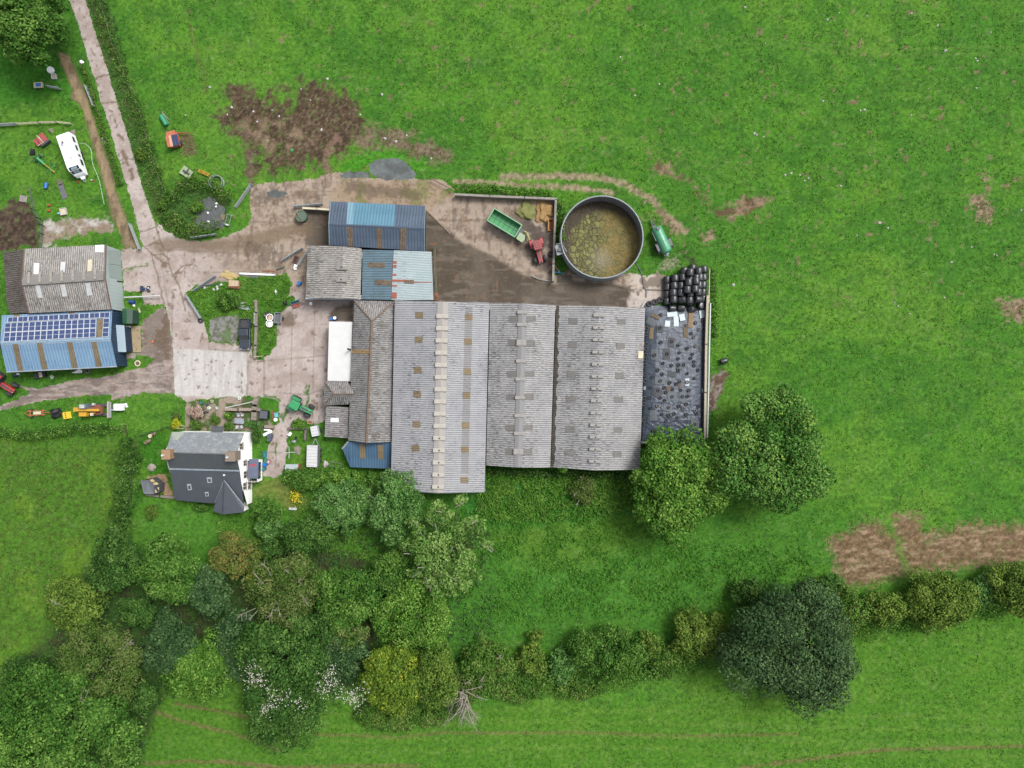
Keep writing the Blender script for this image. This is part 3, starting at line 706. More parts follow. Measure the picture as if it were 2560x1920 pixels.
def zone_of(X, Y):
    w = 5.0
    wx = (fbm(X / 9, Y / 9, 103, 3) - 0.5) * w * 2; wy = (fbm(X / 9, Y / 9, 105, 3) - 0.5) * w * 2
    x = X + wx; y = Y + wy
    z = np.zeros(X.shape, int)
    z[sd_poly(Z_PATH, x, y) < 0] = 4
    z[sd_poly(Z_TRACK, x, y) < 0] = 3
    z[sd_poly(Z_YARD, x, y) < 0] = 2
    z[sd_poly(ISLAND, x, y) < 0] = 0
    z[sd_poly(Z_GARDEN, x, y) < 0] = 5
    z[sd_poly(Z_GRAVEL, x, y) < 0] = 6
    z[sd_poly(Z_PATIO, x, y) < 0] = 7
    z[sd_poly(Z_LANE, X + wx * 0.5, Y + wy * 0.5) < 0] = 1
    return z

def ground_mat(name, amp, scale, bstr, bdist, rough=0.95):
    m, t, b = nmat(name)
    a = t.nodes.new('ShaderNodeAttribute'); a.attribute_name = 'soil'
    o = coord(t)
    n1 = noise(t, o, scale, 4, 0.65); n2 = noise(t, o, scale * 4.1, 3, 0.6)
    s = math_(t, 'ADD', math_(t, 'MULTIPLY', n1, 0.6), math_(t, 'MULTIPLY', n2, 0.4))
    f = mrange(t, s, 0.36, 0.64, 1 - amp, 1 + amp)
    v = t.nodes.new('ShaderNodeVectorMath'); v.operation = 'SCALE'
    t.links.new(a.outputs['Color'], v.inputs[0]); t.links.new(f, v.inputs['Scale'])
    t.links.new(v.outputs[0], b.inputs['Base Color'])
    b.inputs['Roughness'].default_value = rough; b.inputs['Specular IOR Level'].default_value = 0.15
    bump(t, b, s, bstr, bdist)
    return m
GRASS_M = ground_mat('grass_and_soil', 0.45, 1.5, 0.6, 0.35)
CONC_M = ground_mat('worn_concrete', 0.14, 2.0, 0.25, 0.04, 0.85)
STONE_M = ground_mat('loose_stone', 0.22, 2.4, 0.5, 0.06)

def grid_object(name, X0, X1, Y0, Y1, step, z, m, zid=None, kind='structure'):
    """grid sheet over world extents; with zid only the cells of that zone"""
    nx = int((X1 - X0) / step) + 1; ny = int((Y1 - Y0) / step) + 1
    gx = X0 + np.arange(nx) * step; gy = Y0 + np.arange(ny) * step
    WX, WY = np.meshgrid(gx, gy)
    px = WX * FPX / CAM_H + 1280; py = 960 - WY * FPX / CAM_H
    if zid is None:
        zn = np.zeros(px.shape, int); keep = np.ones((ny - 1, nx - 1), bool)
    else:
        zc = zone_of((px[:-1, :-1] + px[1:, 1:]) / 2, (py[:-1, :-1] + py[1:, 1:]) / 2)
        keep = zc == zid
        zn = np.full(px.shape, zid)
    jj, ii = np.nonzero(keep)
    a = jj * nx + ii
    quads = np.stack([a, a + 1, a + nx + 1, a + nx], 1)
    used, inv = np.unique(quads, return_inverse=True)
    quads = inv.reshape(quads.shape)
    vx = WX.ravel()[used]; vy = WY.ravel()[used]
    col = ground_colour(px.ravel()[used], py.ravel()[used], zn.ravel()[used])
    me = bpy.data.meshes.new(name)
    me.vertices.add(len(used)); me.vertices.foreach_set('co', np.stack([vx, vy, np.full(len(used), z)], 1).astype(np.float32).ravel())
    me.loops.add(quads.size); me.loops.foreach_set('vertex_index', quads.ravel().astype(np.int32))
    me.polygons.add(len(quads)); me.polygons.foreach_set('loop_start', np.arange(0, quads.size, 4, dtype=np.int32))
    me.update(calc_edges=True)
    at = me.attributes.new('soil', 'FLOAT_COLOR', 'POINT')
    at.data.foreach_set('color', np.concatenate([np.clip(col, 0, 1), np.ones((len(used), 1))], 1).astype(np.float32).ravel())
    me.materials.append(m)
    o = bpy.data.objects.new(name, me); C.objects.link(o)
    return tag(o, kind=kind)

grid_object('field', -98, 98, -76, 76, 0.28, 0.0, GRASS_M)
EXT = {1: ('lane', 0.012, CONC_M), 2: ('yard', 0.008, CONC_M), 3: ('farm_track', 0.004, STONE_M), 4: ('dirt_path', 0.004, STONE_M), 5: ('garden_paving', 0.012, STONE_M), 6: ('gravel_stand', 0.004, STONE_M), 7: ('patio', 0.004, STONE_M)}
for k, (nm, z, m) in EXT.items():
    poly = np.array({1: Z_LANE, 2: Z_YARD, 3: Z_TRACK, 4: Z_PATH, 5: Z_GARDEN, 6: Z_GRAVEL, 7: Z_PATIO}[k])
    k2 = CAM_H / FPX
    grid_object(nm, max(-97, (poly[:, 0].min() - 12 - 1280) * k2), (poly[:, 0].max() + 12 - 1280) * k2, (960 - poly[:, 1].max() - 12) * k2, min(75, (960 - poly[:, 1].min() + 12) * k2), 0.15, z, m, k)
mb = MB()
mb.add([(-98, -76, 0), (98, -76, 0), (98, 76, 0), (-98, 76, 0), (-3000, -3000, 0), (3000, -3000, 0), (3000, 3000, 0), (-3000, 3000, 0)], [(4, 5, 1, 0), (5, 6, 2, 1), (6, 7, 3, 2), (7, 4, 0, 3)])
tag(mb.build('countryside', paint('far_grass', K(86, 134, 40), 0.95, 0.2, 0.05)), kind='structure')

m, t, b = nmat('muddy_water'); b.inputs['Specular IOR Level'].default_value = 0.12; b.inputs['Roughness'].default_value = 0.25
o = coord(t); t.links.new(mixc(t, mrange(t, noise(t, o, 0.5, 4), 0.4, 0.6), K(100, 104, 102), K(124, 132, 132)), b.inputs['Base Color'])
def jag(poly, step=4.0, amp=5.0, seed=1):
    out = []
    for i in range(len(poly)):
        a = np.array(poly[i]); c = np.array(poly[(i + 1) % len(poly)]); L = np.hypot(*(c - a)); k = max(1, int(L / step))
        for j in range(k):
            q = a + (c - a) * j / k
            out.append((q[0] + (fbm(q[0:1] / 9, q[1:2] / 9, seed)[0] - 0.5) * 2 * amp, q[1] + (fbm(q[0:1] / 9, q[1:2] / 9, seed + 9)[0] - 0.5) * 2 * amp))
    return out
for nm, pl, z in (('puddle', POOL, 0.02), ('puddle', POOL2, 0.022), ('puddle', POOL3, 0.02)):
    bm = bmesh.new(); vs = [bm.verts.new(P(x, y, 0)) for x, y in jag(pl)]
    for v in vs: v.co.z = z
    bmesh.ops.triangle_fill(bm, use_beauty=True, edges=[bm.edges.new((vs[i], vs[(i + 1) % len(vs)])) for i in range(len(vs))])
    bmesh.ops.recalc_face_normals(bm, faces=bm.faces)
    for f in bm.faces:
        if f.normal.z < 0: f.normal_flip()
    me = bpy.data.meshes.new(nm); bm.to_mesh(me); me.materials.append(m)
    o = bpy.data.objects.new(nm, me); C.objects.link(o); tag(o, kind='structure')
EYE = Vector((0, 0, CAM_H))
def plane_of(pts):
    n = Vector((0, 0, 0)); k = len(pts)
    for i in range(k):
        a, b = pts[i], pts[(i + 1) % k]
        n += Vector(((a.y - b.y) * (a.z + b.z), (a.z - b.z) * (a.x + b.x), (a.x - b.x) * (a.y + b.y)))
    n.normalize()
    if n.z < -1e-4: n = -n
    c = sum(pts, Vector()) / k
    return c, n
def on(pl, px, py, off=0.0):
    c, n = pl
    d = P(px, py, 0) - EYE
    t = (c - EYE).dot(n) / d.dot(n)
    return EYE + d * t + n * off
def patch(name, pl, pts, m, parent, off=0.03, th=0.04, uvdir=None, uvmat=True):
    """flat piece lying on a roof slope or wall, given by its outline in the survey"""
    top = [on(pl, x, y, off + th) for x, y in pts]
    return slab(name, top, th, m, parent, uvdir=uvdir)
def slab(name, top, th, m, parent, uvdir=None, mside=None):
    c, n = plane_of(top)
    k = len(top)
    nn = Vector((0, 0, 0))
    for i in range(k): nn += top[i].cross(top[(i + 1) % k])
    if nn.dot(n) < 0: top = top[::-1]
    U = Vector(uvdir) if uvdir is not None else (top[1] - top[0])
    U = (U - n * U.dot(n)).normalized(); V = n.cross(U)
    mb = MB()
    bot = [p - n * th for p in top]
    mb.add(top + bot, [tuple(range(k)), tuple(range(2 * k - 1, k - 1, -1))] + [(i, k + i, k + (i + 1) % k, (i + 1) % k) for i in range(k)])
    o0 = top[0]
    allv = top + bot
    for fi, f in enumerate(mb.f):
        mb.uv[fi] = [((allv[i]).dot(U) , (allv[i]).dot(V)) for i in f]
    return mb.build(name, m, parent)
def walls(name, ring, tops, m, parent, openings=None):
    """vertical walls round a ring of (x, y); tops = z at each corner; extra gable points already in the ring"""
    k = len(ring); mb = MB()
    vs = [(x, y, 0) for x, y in ring] + [(x, y, z) for (x, y), z in zip(ring, tops)]
    for i in range(k):
        j = (i + 1) % k
        mb.add([vs[i], vs[j], vs[k + j], vs[k + i]], [(0, 1, 2, 3)])
        L = (Vector(vs[j]) - Vector(vs[i])).length
        mb.uv[len(mb.f) - 1] = [(0, 0), (L, 0), (L, tops[j]), (0, tops[i])]
    return mb.build(name, m, parent)
def inset(pts, d):
    c = sum(pts, Vector()) / len(pts)
    out = []
    for p in pts:
        v = Vector((p.x - c.x, p.y - c.y, 0)); L = v.length
        out.append(Vector((p.x, p.y, p.z)) - v.normalized() * d * 1.3)
    return out

def gable(name, label, cat, eav, ze, rid, zr, axis, m1, m2, wm, th=0.1, ins=0.25, group=None):
    """pitched shed. eav = NW, NE, SE, SW in the survey at height ze, ridge ends rid at zr. Returns root, plane1 (N or W), plane2, ridge points"""
    zes = ze if isinstance(ze, (list, tuple)) else [ze] * 4
    E = [P(x, y, z) for (x, y), z in zip(eav, zes)]
    r0 = P(*rid[0], zr); r1 = P(*rid[1], zr)
    base = (E[0] + E[2]) / 2; base.z = 0
    root = thing(name, label, cat, base, 0, group)
    inv = -base
    def L(p): return p + inv
    if axis == 'EW': s1 = [E[0], E[1], r1, r0]; s2 = [r0, r1, E[2], E[3]]; ud = r1 - r0
    else: s1 = [E[0], r0, r1, E[3]]; s2 = [r0, E[1], E[2], r1]; ud = r1 - r0
    for s, m in ((s1, m1), (s2, m2)):
        o = slab('roof', [L(p) for p in s], th, m, root, uvdir=ud)
    I = inset(E, ins); rr = inset([E[0], E[1], E[2], E[3]], ins)
    def zt(p): return p.z - th - 0.03
    if axis == 'EW':
        a = (I[0] + I[3]) / 2; bq = (I[1] + I[2]) / 2
        w0 = I[3] + (I[0] - I[3]) * (((r0 - E[3]).dot(E[0] - E[3])) / (E[0] - E[3]).length_squared); w0.z = zr
        w1 = I[2] + (I[1] - I[2]) * (((r1 - E[2]).dot(E[1] - E[2])) / (E[1] - E[2]).length_squared); w1.z = zr
        ring = [I[3], I[2], w1, I[1], I[0], w0]
    else:
        w0 = I[0] + (I[1] - I[0]) * (((r0 - E[0]).dot(E[1] - E[0])) / (E[1] - E[0]).length_squared); w0.z = zr
        w1 = I[3] + (I[2] - I[3]) * (((r1 - E[3]).dot(E[2] - E[3])) / (E[2] - E[3]).length_squared); w1.z = zr
        ring = [I[3], w1, I[2], I[1], w0, I[0]]
    walls('wall', [(L(p).x, L(p).y) for p in ring], [zt(p) for p in ring], wm, root)
    p1 = plane_of(s1); p2 = plane_of(s2)
    return dict(root=root, p1=p1, p2=p2, r0=r0, r1=r1, base=base, E=E, ud=ud)
def put(sh, pl, name, pts, m, off=0.02, th=0.05):
    """piece on a slope of shed sh"""
    top = [on(sh[pl], x, y, off + th) - sh['base'] for x, y in pts]
    return slab(name, top, th, m, sh['root'], uvdir=sh['ud'])
def rect(cx, cy, w, h, sk=0.0):
    """rectangle outline in a crop; sk leans it"""
    return [(cx - w / 2 + sk * h / 2, cy - h / 2), (cx + w / 2 + sk * h / 2, cy - h / 2), (cx + w / 2 - sk * h / 2, cy + h / 2), (cx - w / 2 - sk * h / 2, cy + h / 2)]
def ridge_box(sh, f, name, size, m, z_up, parent=None, hole=False):
    """cap straddling the ridge at fraction f"""
    p = sh['r0'].lerp(sh['r1'], f) - sh['base']
    d = (sh['r1'] - sh['r0']); rz = math.atan2(d.y, d.x)
    mb = MB()
    lx, ly, lz = size
    mb.extr([(-lx / 2, -0.25), (lx / 2, -0.25), (lx / 2, lz * 0.6), (lx * 0.3, lz), (-lx * 0.3, lz), (-lx / 2, lz * 0.6)], -ly / 2, ly / 2)
    o = mb.build(name, m, parent or sh['root'], loc=p + Vector((0, 0, z_up)), rz=rz)
    if hole:
        h = MB(); h.cyl((0, 0, 0), (0, 0, 0.02), 0.13, n=10)
        h.build('vent_hole', BLACK, o, loc=(0, 0, lz))
    return o
CAPC = paint('ridge_cap_cement', K(198, 192, 182), 0.9, 0.12, 1.2, dirt=K(170, 150, 110))
CAPG = paint('grey_ridge_cap', K(168, 165, 160), 0.9, 0.14, 1.2, dirt=K(150, 136, 112))
HIPC = paint('hip_tile', K(132, 112, 96), 0.9, 0.3, 2, dirt=K(90, 84, 52))

shB = gable('cattle_shed', 'widest grey cement roofed shed with an unbroken pale ridge strip', 'shed',
            [B5(660, 97), B5(1414, 117), B5(1377, 1630), B5(628, 1612)], 4.8, [B5(1044, 110), B5(1006, 1638)], 6.9, 'NS', AS_LIGHT, AS_LIGHT, WALL_GREEN)
for i in range(15):
    y = 226 + i * 97.2; f = (y - 110) / 1528.0
    ridge_box(shB, f, 'ridge_vent', (0.72, 1.95, 0.18), CAPC, 0.08, hole=i >= 10)
mbx = MB()
d = shB['r1'] - shB['r0']; L_ = d.length
mbx.extr([(-0.95, -0.42), (0.95, -0.42), (0.9, -0.1), (0, 0.1), (-0.9, -0.1)], 0.05, L_ - 0.1)
mbx.build('ridge_cap', sheet_mat('pale_ridge_sheet', K(196, 190, 182), K(120, 110, 100), K(210, 206, 200), spots=0.1, contrast=0.6), shB['root'], loc=shB['r0'] - shB['base'], rz=math.atan2(d.y, d.x) - math.pi / 2)
for (x, y) in ((856, 218), (851, 412), (846, 655), (840, 847), (834, 1087), (827, 1279)):
    put(shB, 'p1', 'rooflight', B5(*rect(x, y, 60, 49, -0.03)), GRP)
for (x, y) in ((1250, 233), (1245, 427), (1240, 667), (1233, 858), (1226, 1097), (1221, 1289), (1215, 1530)):
    put(shB, 'p2', 'rooflight', B5(*rect(x, y, 60, 49, -0.03)), GRP)
AS_STRIP = sheet_mat('cement_sheet_darker_strip', K(160, 158, 158), K(62, 58, 54), K(170, 168, 168), spots=0.3, contrast=0.8)
put(shB, 'p2', 'roof_strip', B5((1222, 150), (1282, 150), (1248, 1480), (1188, 1480)), AS_STRIP, 0.0, 0.015)

shC = gable('cattle_shed', 'middle of the three wide grey sheds, with rooflight pairs beside its ridge', 'shed',
            [B6(145, 120), B6(665, 136), B6(624, 1431), B6(112, 1414)], 4.7, [B6(403, 122), B6(367, 1431)], 6.4, 'NS', AS_SPECK, AS_SPECK, WALL_GREEN)
for (x, y) in ((400, 193), (400, 292), (394, 437), (390, 583), (386, 727), (382, 875), (378, 1018), (372, 1160), (368, 1305)):
    f = (y - 122) / 1309.0
    ridge_box(shC, f, 'ridge_vent', (0.55 if y not in (437, 1305) else 0.95, 1.6, 0.12), CAPG, 0.06)
for y in (245, 438, 685, 870, 1113, 1308):
    o = -(y - 122) / 1309.0 * 36 + 403
    put(shC, 'p1', 'rooflight', B6(*rect(o - 70, y, 72, 48, -0.03)), GRP_GREY)
    put(shC, 'p2', 'rooflight', B6(*rect(o + 70, y, 78, 48, -0.03)), GRP_GREY)
d = shC['r1'] - shC['r0']; mbx = MB()
mbx.extr([(-0.7, -0.32), (0.7, -0.32), (0.65, -0.1), (0, 0.08), (-0.65, -0.1)], 0.05, d.length - 0.1)
mbx.build('ridge_cap', AS_SPECK, shC['root'], loc=shC['r0'] - shC['base'], rz=math.atan2(d.y, d.x) - math.pi / 2)

shD = gable('cattle_shed', 'easternmost wide grey shed beside the black silage clamp, with holed ridge vents', 'shed',
            [B6(672, 138), B6(1381, 158), B6(1338, 1449), B6(629, 1428)], 4.4, [B6(1016, 147), B6(975, 1455)], 6.3, 'NS', AS_SPECK, AS_SPECK, WALL_GREEN)
for i, y in enumerate((218, 317, 413, 512, 609, 706, 803, 900, 997, 1093, 1189, 1285, 1382)):
    ridge_box(shD, (y - 147) / 1308.0, 'ridge_vent', (0.5, 1.85, 0.14), CAPG, 0.08, hole=i > 0)
for y in (262, 454, 693, 885, 1125, 1316):
    o = -(y - 147) / 1308.0 * 40
    put(shD, 'p1', 'rooflight', B6(*rect(811 + o, y, 72, 48, -0.03)), GRP_GREY)
    put(shD, 'p2', 'rooflight', B6(*rect(1194 + o, y + 6, 66, 46, -0.03)), GRP_GREY)
put(shD, 'p2', 'rooflight', B6(*rect(1344, 532, 40, 58)), CREAM)
MOSSG = sheet_mat('mossy_gutter_sheet', K(84, 78, 68), K(44, 40, 36), K(110, 104, 94), spots=0.8, contrast=0.6)
pts = [(672, 140), (694, 140)] + [(700 - (y - 140) / 1290 * 41 + (random.random() - 0.5) * 22, y) for y in range(180, 1400, 26)] + [(650, 1425), (630, 1425)]
put(shD, 'p1', 'moss_growth', B6(*pts), MOSSG, 0.0, 0.02)

def polyroof(root, base, faces, ud=None, th=0.1):
    for pts, m in faces:
        slab('roof', [p - base for p in pts], th, m, root, uvdir=ud)
nw, ne, se, sw = P(*B5(338, 100), 3.9), P(*B5(655, 104), 3.9), P(*B5(630, 1228), 3.9), P(*B5(288, 1215), 3.9)
h0, h1 = P(*B5(480, 266), 5.9), P(*B5(436, 1236), 5.9)
bA = (nw + se) / 2; bA.z = 0
rA = thing('stone_barn', 'long hipped barn with a brown lichened roof between white flat roof and widest shed', 'barn', bA)
polyroof(rA, bA, [([nw, sw, h1, h0], AS_DARK), ([ne, h0, h1, se], AS_DARK)], ud=h1 - h0)
polyroof(rA, bA, [([nw, h0, ne], AS_OLD)], ud=ne - nw)
ws = inset([nw, ne, se, sw], 0.3)
gm = (ws[2] + ws[3]) / 2; gm.z = 5.8
walls('wall', [((p - bA).x, (p - bA).y) for p in (ws[3], gm, ws[2], ws[1], ws[0])], [3.75, 5.7, 3.75, 3.75, 3.75], CONC_DARK, rA)
def bar_on(name, pts, r, m, root, base, n=6):
    mb = MB(); mb.tube([p - base for p in pts], r, n=n); return mb.build(name, m, root)
bar_on('ridge_tile', [h0 + Vector((0, 0, .05)), h1 + Vector((0, 0, .05))], 0.2, HIPC, rA, bA)
for c in (nw, ne): bar_on('hip_tile', [h0 + Vector((0, 0, .05)), c + Vector((0, 0, .05))], 0.13, HIPC, rA, bA)
plA = plane_of([nw, sw, h1, h0])
mb = MB()
a0, a1 = on(plA, *B5(318, 505), 0.12) - bA, on(plA, *B5(474, 510), 0.12) - bA
dv = (a1 - a0); nrm = dv.cross(plA[1]).normalized() * 0.2
mb.tube([a0 + nrm, a1 + nrm], 0.04, 4); mb.tube([a0 - nrm, a1 - nrm], 0.04, 4)
for i in range(12):
    q = a0 + dv * (i + 0.5) / 12; mb.tube([q + nrm, q - nrm], 0.03, 4)
tag(mb.build('roof_ladder', YELLOW_P, None, loc=bA), 'yellow and grey roof ladder lying up the lichened slope above the flue', 'ladder')
mb = MB(); fp = P(*B5(300, 490), 3.9) - bA
mb.cyl(fp + Vector((0, 0, -0.6)), fp + Vector((0, 0, 1.0)), 0.14); mb.cyl(fp + Vector((0, 0, 1.0)), fp + Vector((0, 0, 1.15)), 0.2, 0.1)
mb.build('flue', STEEL_DK, rA)
b0, b1_, b2_, b3_ = P(*B5(100, 745), 3.0), P(*B5(90, 938), 3.0), P(*B5(290, 928), 3.4), P(*B5(285, 742), 3.4)
k0, k1 = P(*B5(172, 846), 4.3), P(*B5(338, 846), 4.45)
bW = (b0 + b2_) / 2; bW.z = 0
wing = 'roof_wing'
polyroof(rA, bA, [([b0, k0, k1, b3_], AS_OLD), ([b1_, b2_, k1, k0], AS_DARK), ], ud=k1 - k0)
polyroof(rA, bA, [([b0, b1_, k0], AS_OLD)], ud=b1_ - b0)
for c in (b0, b1_): bar_on('hip_tile', [k0 + Vector((0, 0, .04)), c + Vector((0, 0, .04))], 0.1, HIPC, rA, bA)
bar_on('ridge_tile', [k0 + Vector((0, 0, .04)), k1 + Vector((0, 0, .04))], 0.12, HIPC, rA, bA)
ws = inset([b0, b3_, b2_, b1_], 0.25)
walls('wing_wall', [((p - bA).x, (p - bA).y) for p in (ws[3], ws[2], ws[1], ws[0])], [2.85] * 4, CONC_DARK, rA)
l0, l1, l2, l3 = P(*B5(112, 940), 2.5), P(*B5(292, 952), 3.3), P(*B5(286, 1198), 3.3), P(*B5(100, 1186), 2.5)
polyroof(rA, bA, [([l0, l1, l2, l3], AS_OLD)], ud=l3 - l0)
pl = plane_of([l0, l1, l2, l3])
slab('rooflight', [on(pl, *q, 0.05) - bA for q in B5(*rect(181, 1054, 62, 32))], 0.04, WHITE_PLASTIC, rA)
ws = inset([l0, l1, l2, l3], 0.2)
walls('lean_to_wall', [((p - bA).x, (p - bA).y) for p in (ws[3], ws[2], ws[1], ws[0])], [2.35, 3.1, 3.1, 2.35], RENDER_WALL, rA)
q = [P(*p, 3.1 if i in (1, 2) else 2.8) for i, p in enumerate(B5((136, 267), (323, 270), (311, 745), (124, 740)))]
bF = (q[0] + q[2]) / 2; bF.z = 0
rF = thing('dairy_annexe', 'low building with a bright white flat roof facing the concrete yard', 'building', bF)
slab('roof', [p - bF for p in q], 0.15, paint('white_membrane', K(238, 238, 236), 0.7, 0.05, 0.7, dirt=K(226, 226, 222)), rF)
ws = inset(q, 0.15); walls('wall', [((p - bF).x, (p - bF).y) for p in (ws[3], ws[2], ws[1], ws[0])], [2.6, 2.9, 2.9, 2.6], RENDER_WALL, rF)
q = [P(*p, z) for p, z in zip(B5((288, 1226), (634, 1232), (624, 1442), (305, 1430)), (3.5, 3.5, 2.6, 2.6))]
bF = (q[0] + q[2]) / 2; bF.z = 0
rF = thing('blue_lean_to', 'deep blue steel lean-to with two tan rooflights south of the hipped barn', 'shed', bF)
slab('roof', [p - bF for p in q], 0.1, BLUE_DEEP, rF, uvdir=q[1] - q[0])
pl = plane_of(q)
e = P(*B5(242, 1282), 3.0)
slab('roof', [p - bF for p in (q[0] + Vector((-0.02, 0, 0)), e, q[3] + Vector((-0.02, 0, 0)))], 0.1, BLUE_DEEP, rF, uvdir=q[1] - q[0])
bar_on('bargeboard', [q[0] + Vector((0, 0, .05)), e + Vector((0, 0, .05))], 0.14, LEAD, rF, bF, 4)
for pts in (((378, 1240), (424, 1242), (432, 1360), (384, 1358)), ((522, 1250), (566, 1252), (571, 1366), (527, 1364))):
    slab('rooflight', [on(pl, *x, 0.06) - bF for x in B5(*pts)], 0.04, GRP, rF, uvdir=q[1] - q[0])
ws = inset(q, 0.2); walls('wall', [((p - bF).x, (p - bF).y) for p in (ws[3], ws[2], ws[1], ws[0])], [2.4, 2.4, 3.3, 3.3], WALL_BLUE, rF)

shE = gable('blue_shed', 'dark blue steel shed with a bright sky blue panel on its north slope', 'shed',
            [B1(588, 130), B1(1896, 192), B1(1882, 818), B1(572, 735)], 4.0, [B1(563, 445), B1(1884, 506)], 5.6, 'EW', BLUE_DARK, BLUE_DARK, WALL_BLUE)
put(shE, 'p1', 'roof_sheet', B1((826, 144), (912, 148), (892, 462), (808, 458)), BLUE_PALE, 0.0, 0.03)
put(shE, 'p1', 'roof_sheet', B1((912, 148), (1488, 174), (1470, 487), (892, 462)), BLUE_SKY, 0.0, 0.025)
GRP_MOSS = sheet_mat('mossy_rooflight_sheet', K(124, 106, 88), K(84, 66, 52), K(150, 134, 116), pitch=0.3, spots=0.9, lap=40, contrast=0.5)
for pts in (((808, 458), (890, 462), (900, 755), (826, 752)), ((1222, 480), (1300, 484), (1306, 782), (1228, 778)), ((1548, 496), (1640, 500), (1632, 802), (1552, 798))):
    put(shE, 'p2', 'rooflight', B1(*pts), GRP_MOSS, 0.0, 0.03)
d = shE['r1'] - shE['r0']; mbx = MB()
mbx.extr([(-0.25, -0.08), (0.25, -0.08), (0, 0.06)], 0.05, d.length - 0.05)
mbx.build('ridge_cap', BLUE_DARK, shE['root'], loc=shE['r0'] - shE['base'], rz=math.atan2(d.y, d.x) - math.pi / 2)
for a, b in ((0, 'r0'), (3, 'r0'), (1, 'r1'), (2, 'r1')):
    bar_on('bargeboard', [shE['E'][a] + Vector((0, 0, .03)), shE[b] + Vector((0, 0, .03))], 0.1, paint('bargeboard_blue', K(128, 148, 160), 0.6), shE['root'], shE['base'], 4)

shF = gable('grey_shed', 'square grey cement roofed shed directly southwest of the dark blue shed', 'shed',
            [B1(275, 738), B1(1022, 778), B1(1002, 1478), B1(243, 1468)], 3.6, [B1(757, 752), B1(748, 1474)], 4.9, 'NS', AS_GREY, AS_GREY, CONC_DARK)
for y, hx in ((1055, 750), (1222, 744)):
    put(shF, 'p1', 'ridge_vent', B1(*rect(756, y, 150, 44)), CAPG, 0.16, 0.2)
    put(shF, 'p1', 'vent_hole', B1(*rect(hx, y - 6, 22, 16)), BLACK, 0.37, 0.01)
put(shF, 'p1', 'rooflight', B1(*rect(452, 955, 70, 40)), GRP_GREY)
for pts in (((1025, 830), (1083, 838), (1083, 912), (1022, 908)), ((1000, 1428), (1060, 1430), (1058, 1478), (998, 1476))):
    q = [P(x, y, 3.55) - shF['base'] for x, y in B1(*pts)]
    o = slab('flashing_frame', q, 0.1, WHITE_PAINT, shF['root'])
    c = sum(q, Vector()) / 4
    slab('pane', [c + (p - c) * 0.75 + Vector((0, 0, 0.02)) for p in q], 0.05, MATGREY, o)
bar_on('gutter', [shF['E'][3] + Vector((0, -0.05, -0.05)), shF['E'][2] + Vector((0, -0.05, -0.05))], 0.14, LEAD, shF['root'], shF['base'], 6)
q = [P(*p, z) for p, z in zip(B1((1030, 798), (1456, 806), (1424, 1492), (1020, 1484)), (3.6, 4.4, 4.4, 3.6))]
bF = (q[0] + q[2]) / 2; bF.z = 0
rF = thing('link_roof', 'grey blue ribbed roof with two brown patches between grey shed and pale tin roof', 'shed', bF)
slab('roof', [p - bF for p in q], 0.1, BLUE_GREY, rF, uvdir=q[3] - q[0])
pl = plane_of(q)
for pts in (((1110, 975), (1340, 978), (1338, 1046), (1112, 1042)), ((1205, 1214), (1438, 1220), (1434, 1292), (1202, 1286))):
    slab('rooflight', [on(pl, *x, 0.05) - bF for x in B1(*pts)], 0.04, GRP_MOSS, rF, uvdir=q[3] - q[0])
ws = inset(q, 0.2); walls('wall', [((p - bF).x, (p - bF).y) for p in (ws[3], ws[2], ws[1], ws[0])], [3.4, 4.2, 4.2, 3.4], CONC_DARK, rF)
q = [P(*p, z) for p, z in zip(B1((1462, 806), (1984, 826), (2010, 1494), (1428, 1492)), (4.45, 3.8, 3.8, 4.45))]
bF = (q[0] + q[2]) / 2; bF.z = 0
rF = thing('tin_shed', 'shed with a pale worn tin roof streaked with rust red sheets', 'shed', bF)
slab('roof', [p - bF for p in q], 0.1, PALE_TIN, rF, uvdir=q[3] - q[0])
pl = plane_of(q)
for pts in (((1450, 956), (1506, 958), (1504, 992), (1448, 990)), ((1448, 1004), (1500, 1006), (1498, 1050), (1446, 1048)), ((1440, 1132), (1500, 1134), (1498, 1160), (1438, 1158)), ((1438, 1208), (1744, 1216), (1742, 1246), (1438, 1240)), ((1744, 1240), (1990, 1242), (1990, 1252), (1744, 1254)), ((1436, 1284), (1508, 1286), (1506, 1308), (1434, 1306)), ((1432, 1390), (1506, 1390), (1502, 1474), (1428, 1472))):
    slab('roof_sheet', [on(pl, *x, 0.045) - bF for x in B1(*pts)], 0.03, RUST_RED, rF, uvdir=q[3] - q[0])
slab('roof_sheet', [on(pl, *x, 0.06) - bF for x in B1((1614, 1216), (1744, 1220), (1740, 1270), (1606, 1264))], 0.03, GRP_MOSS, rF)
ws = inset(q, 0.2); walls('wall', [((p - bF).x, (p - bF).y) for p in (ws[3], ws[2], ws[1], ws[0])], [4.2, 3.6, 3.6, 4.2], CONC_DARK, rF)

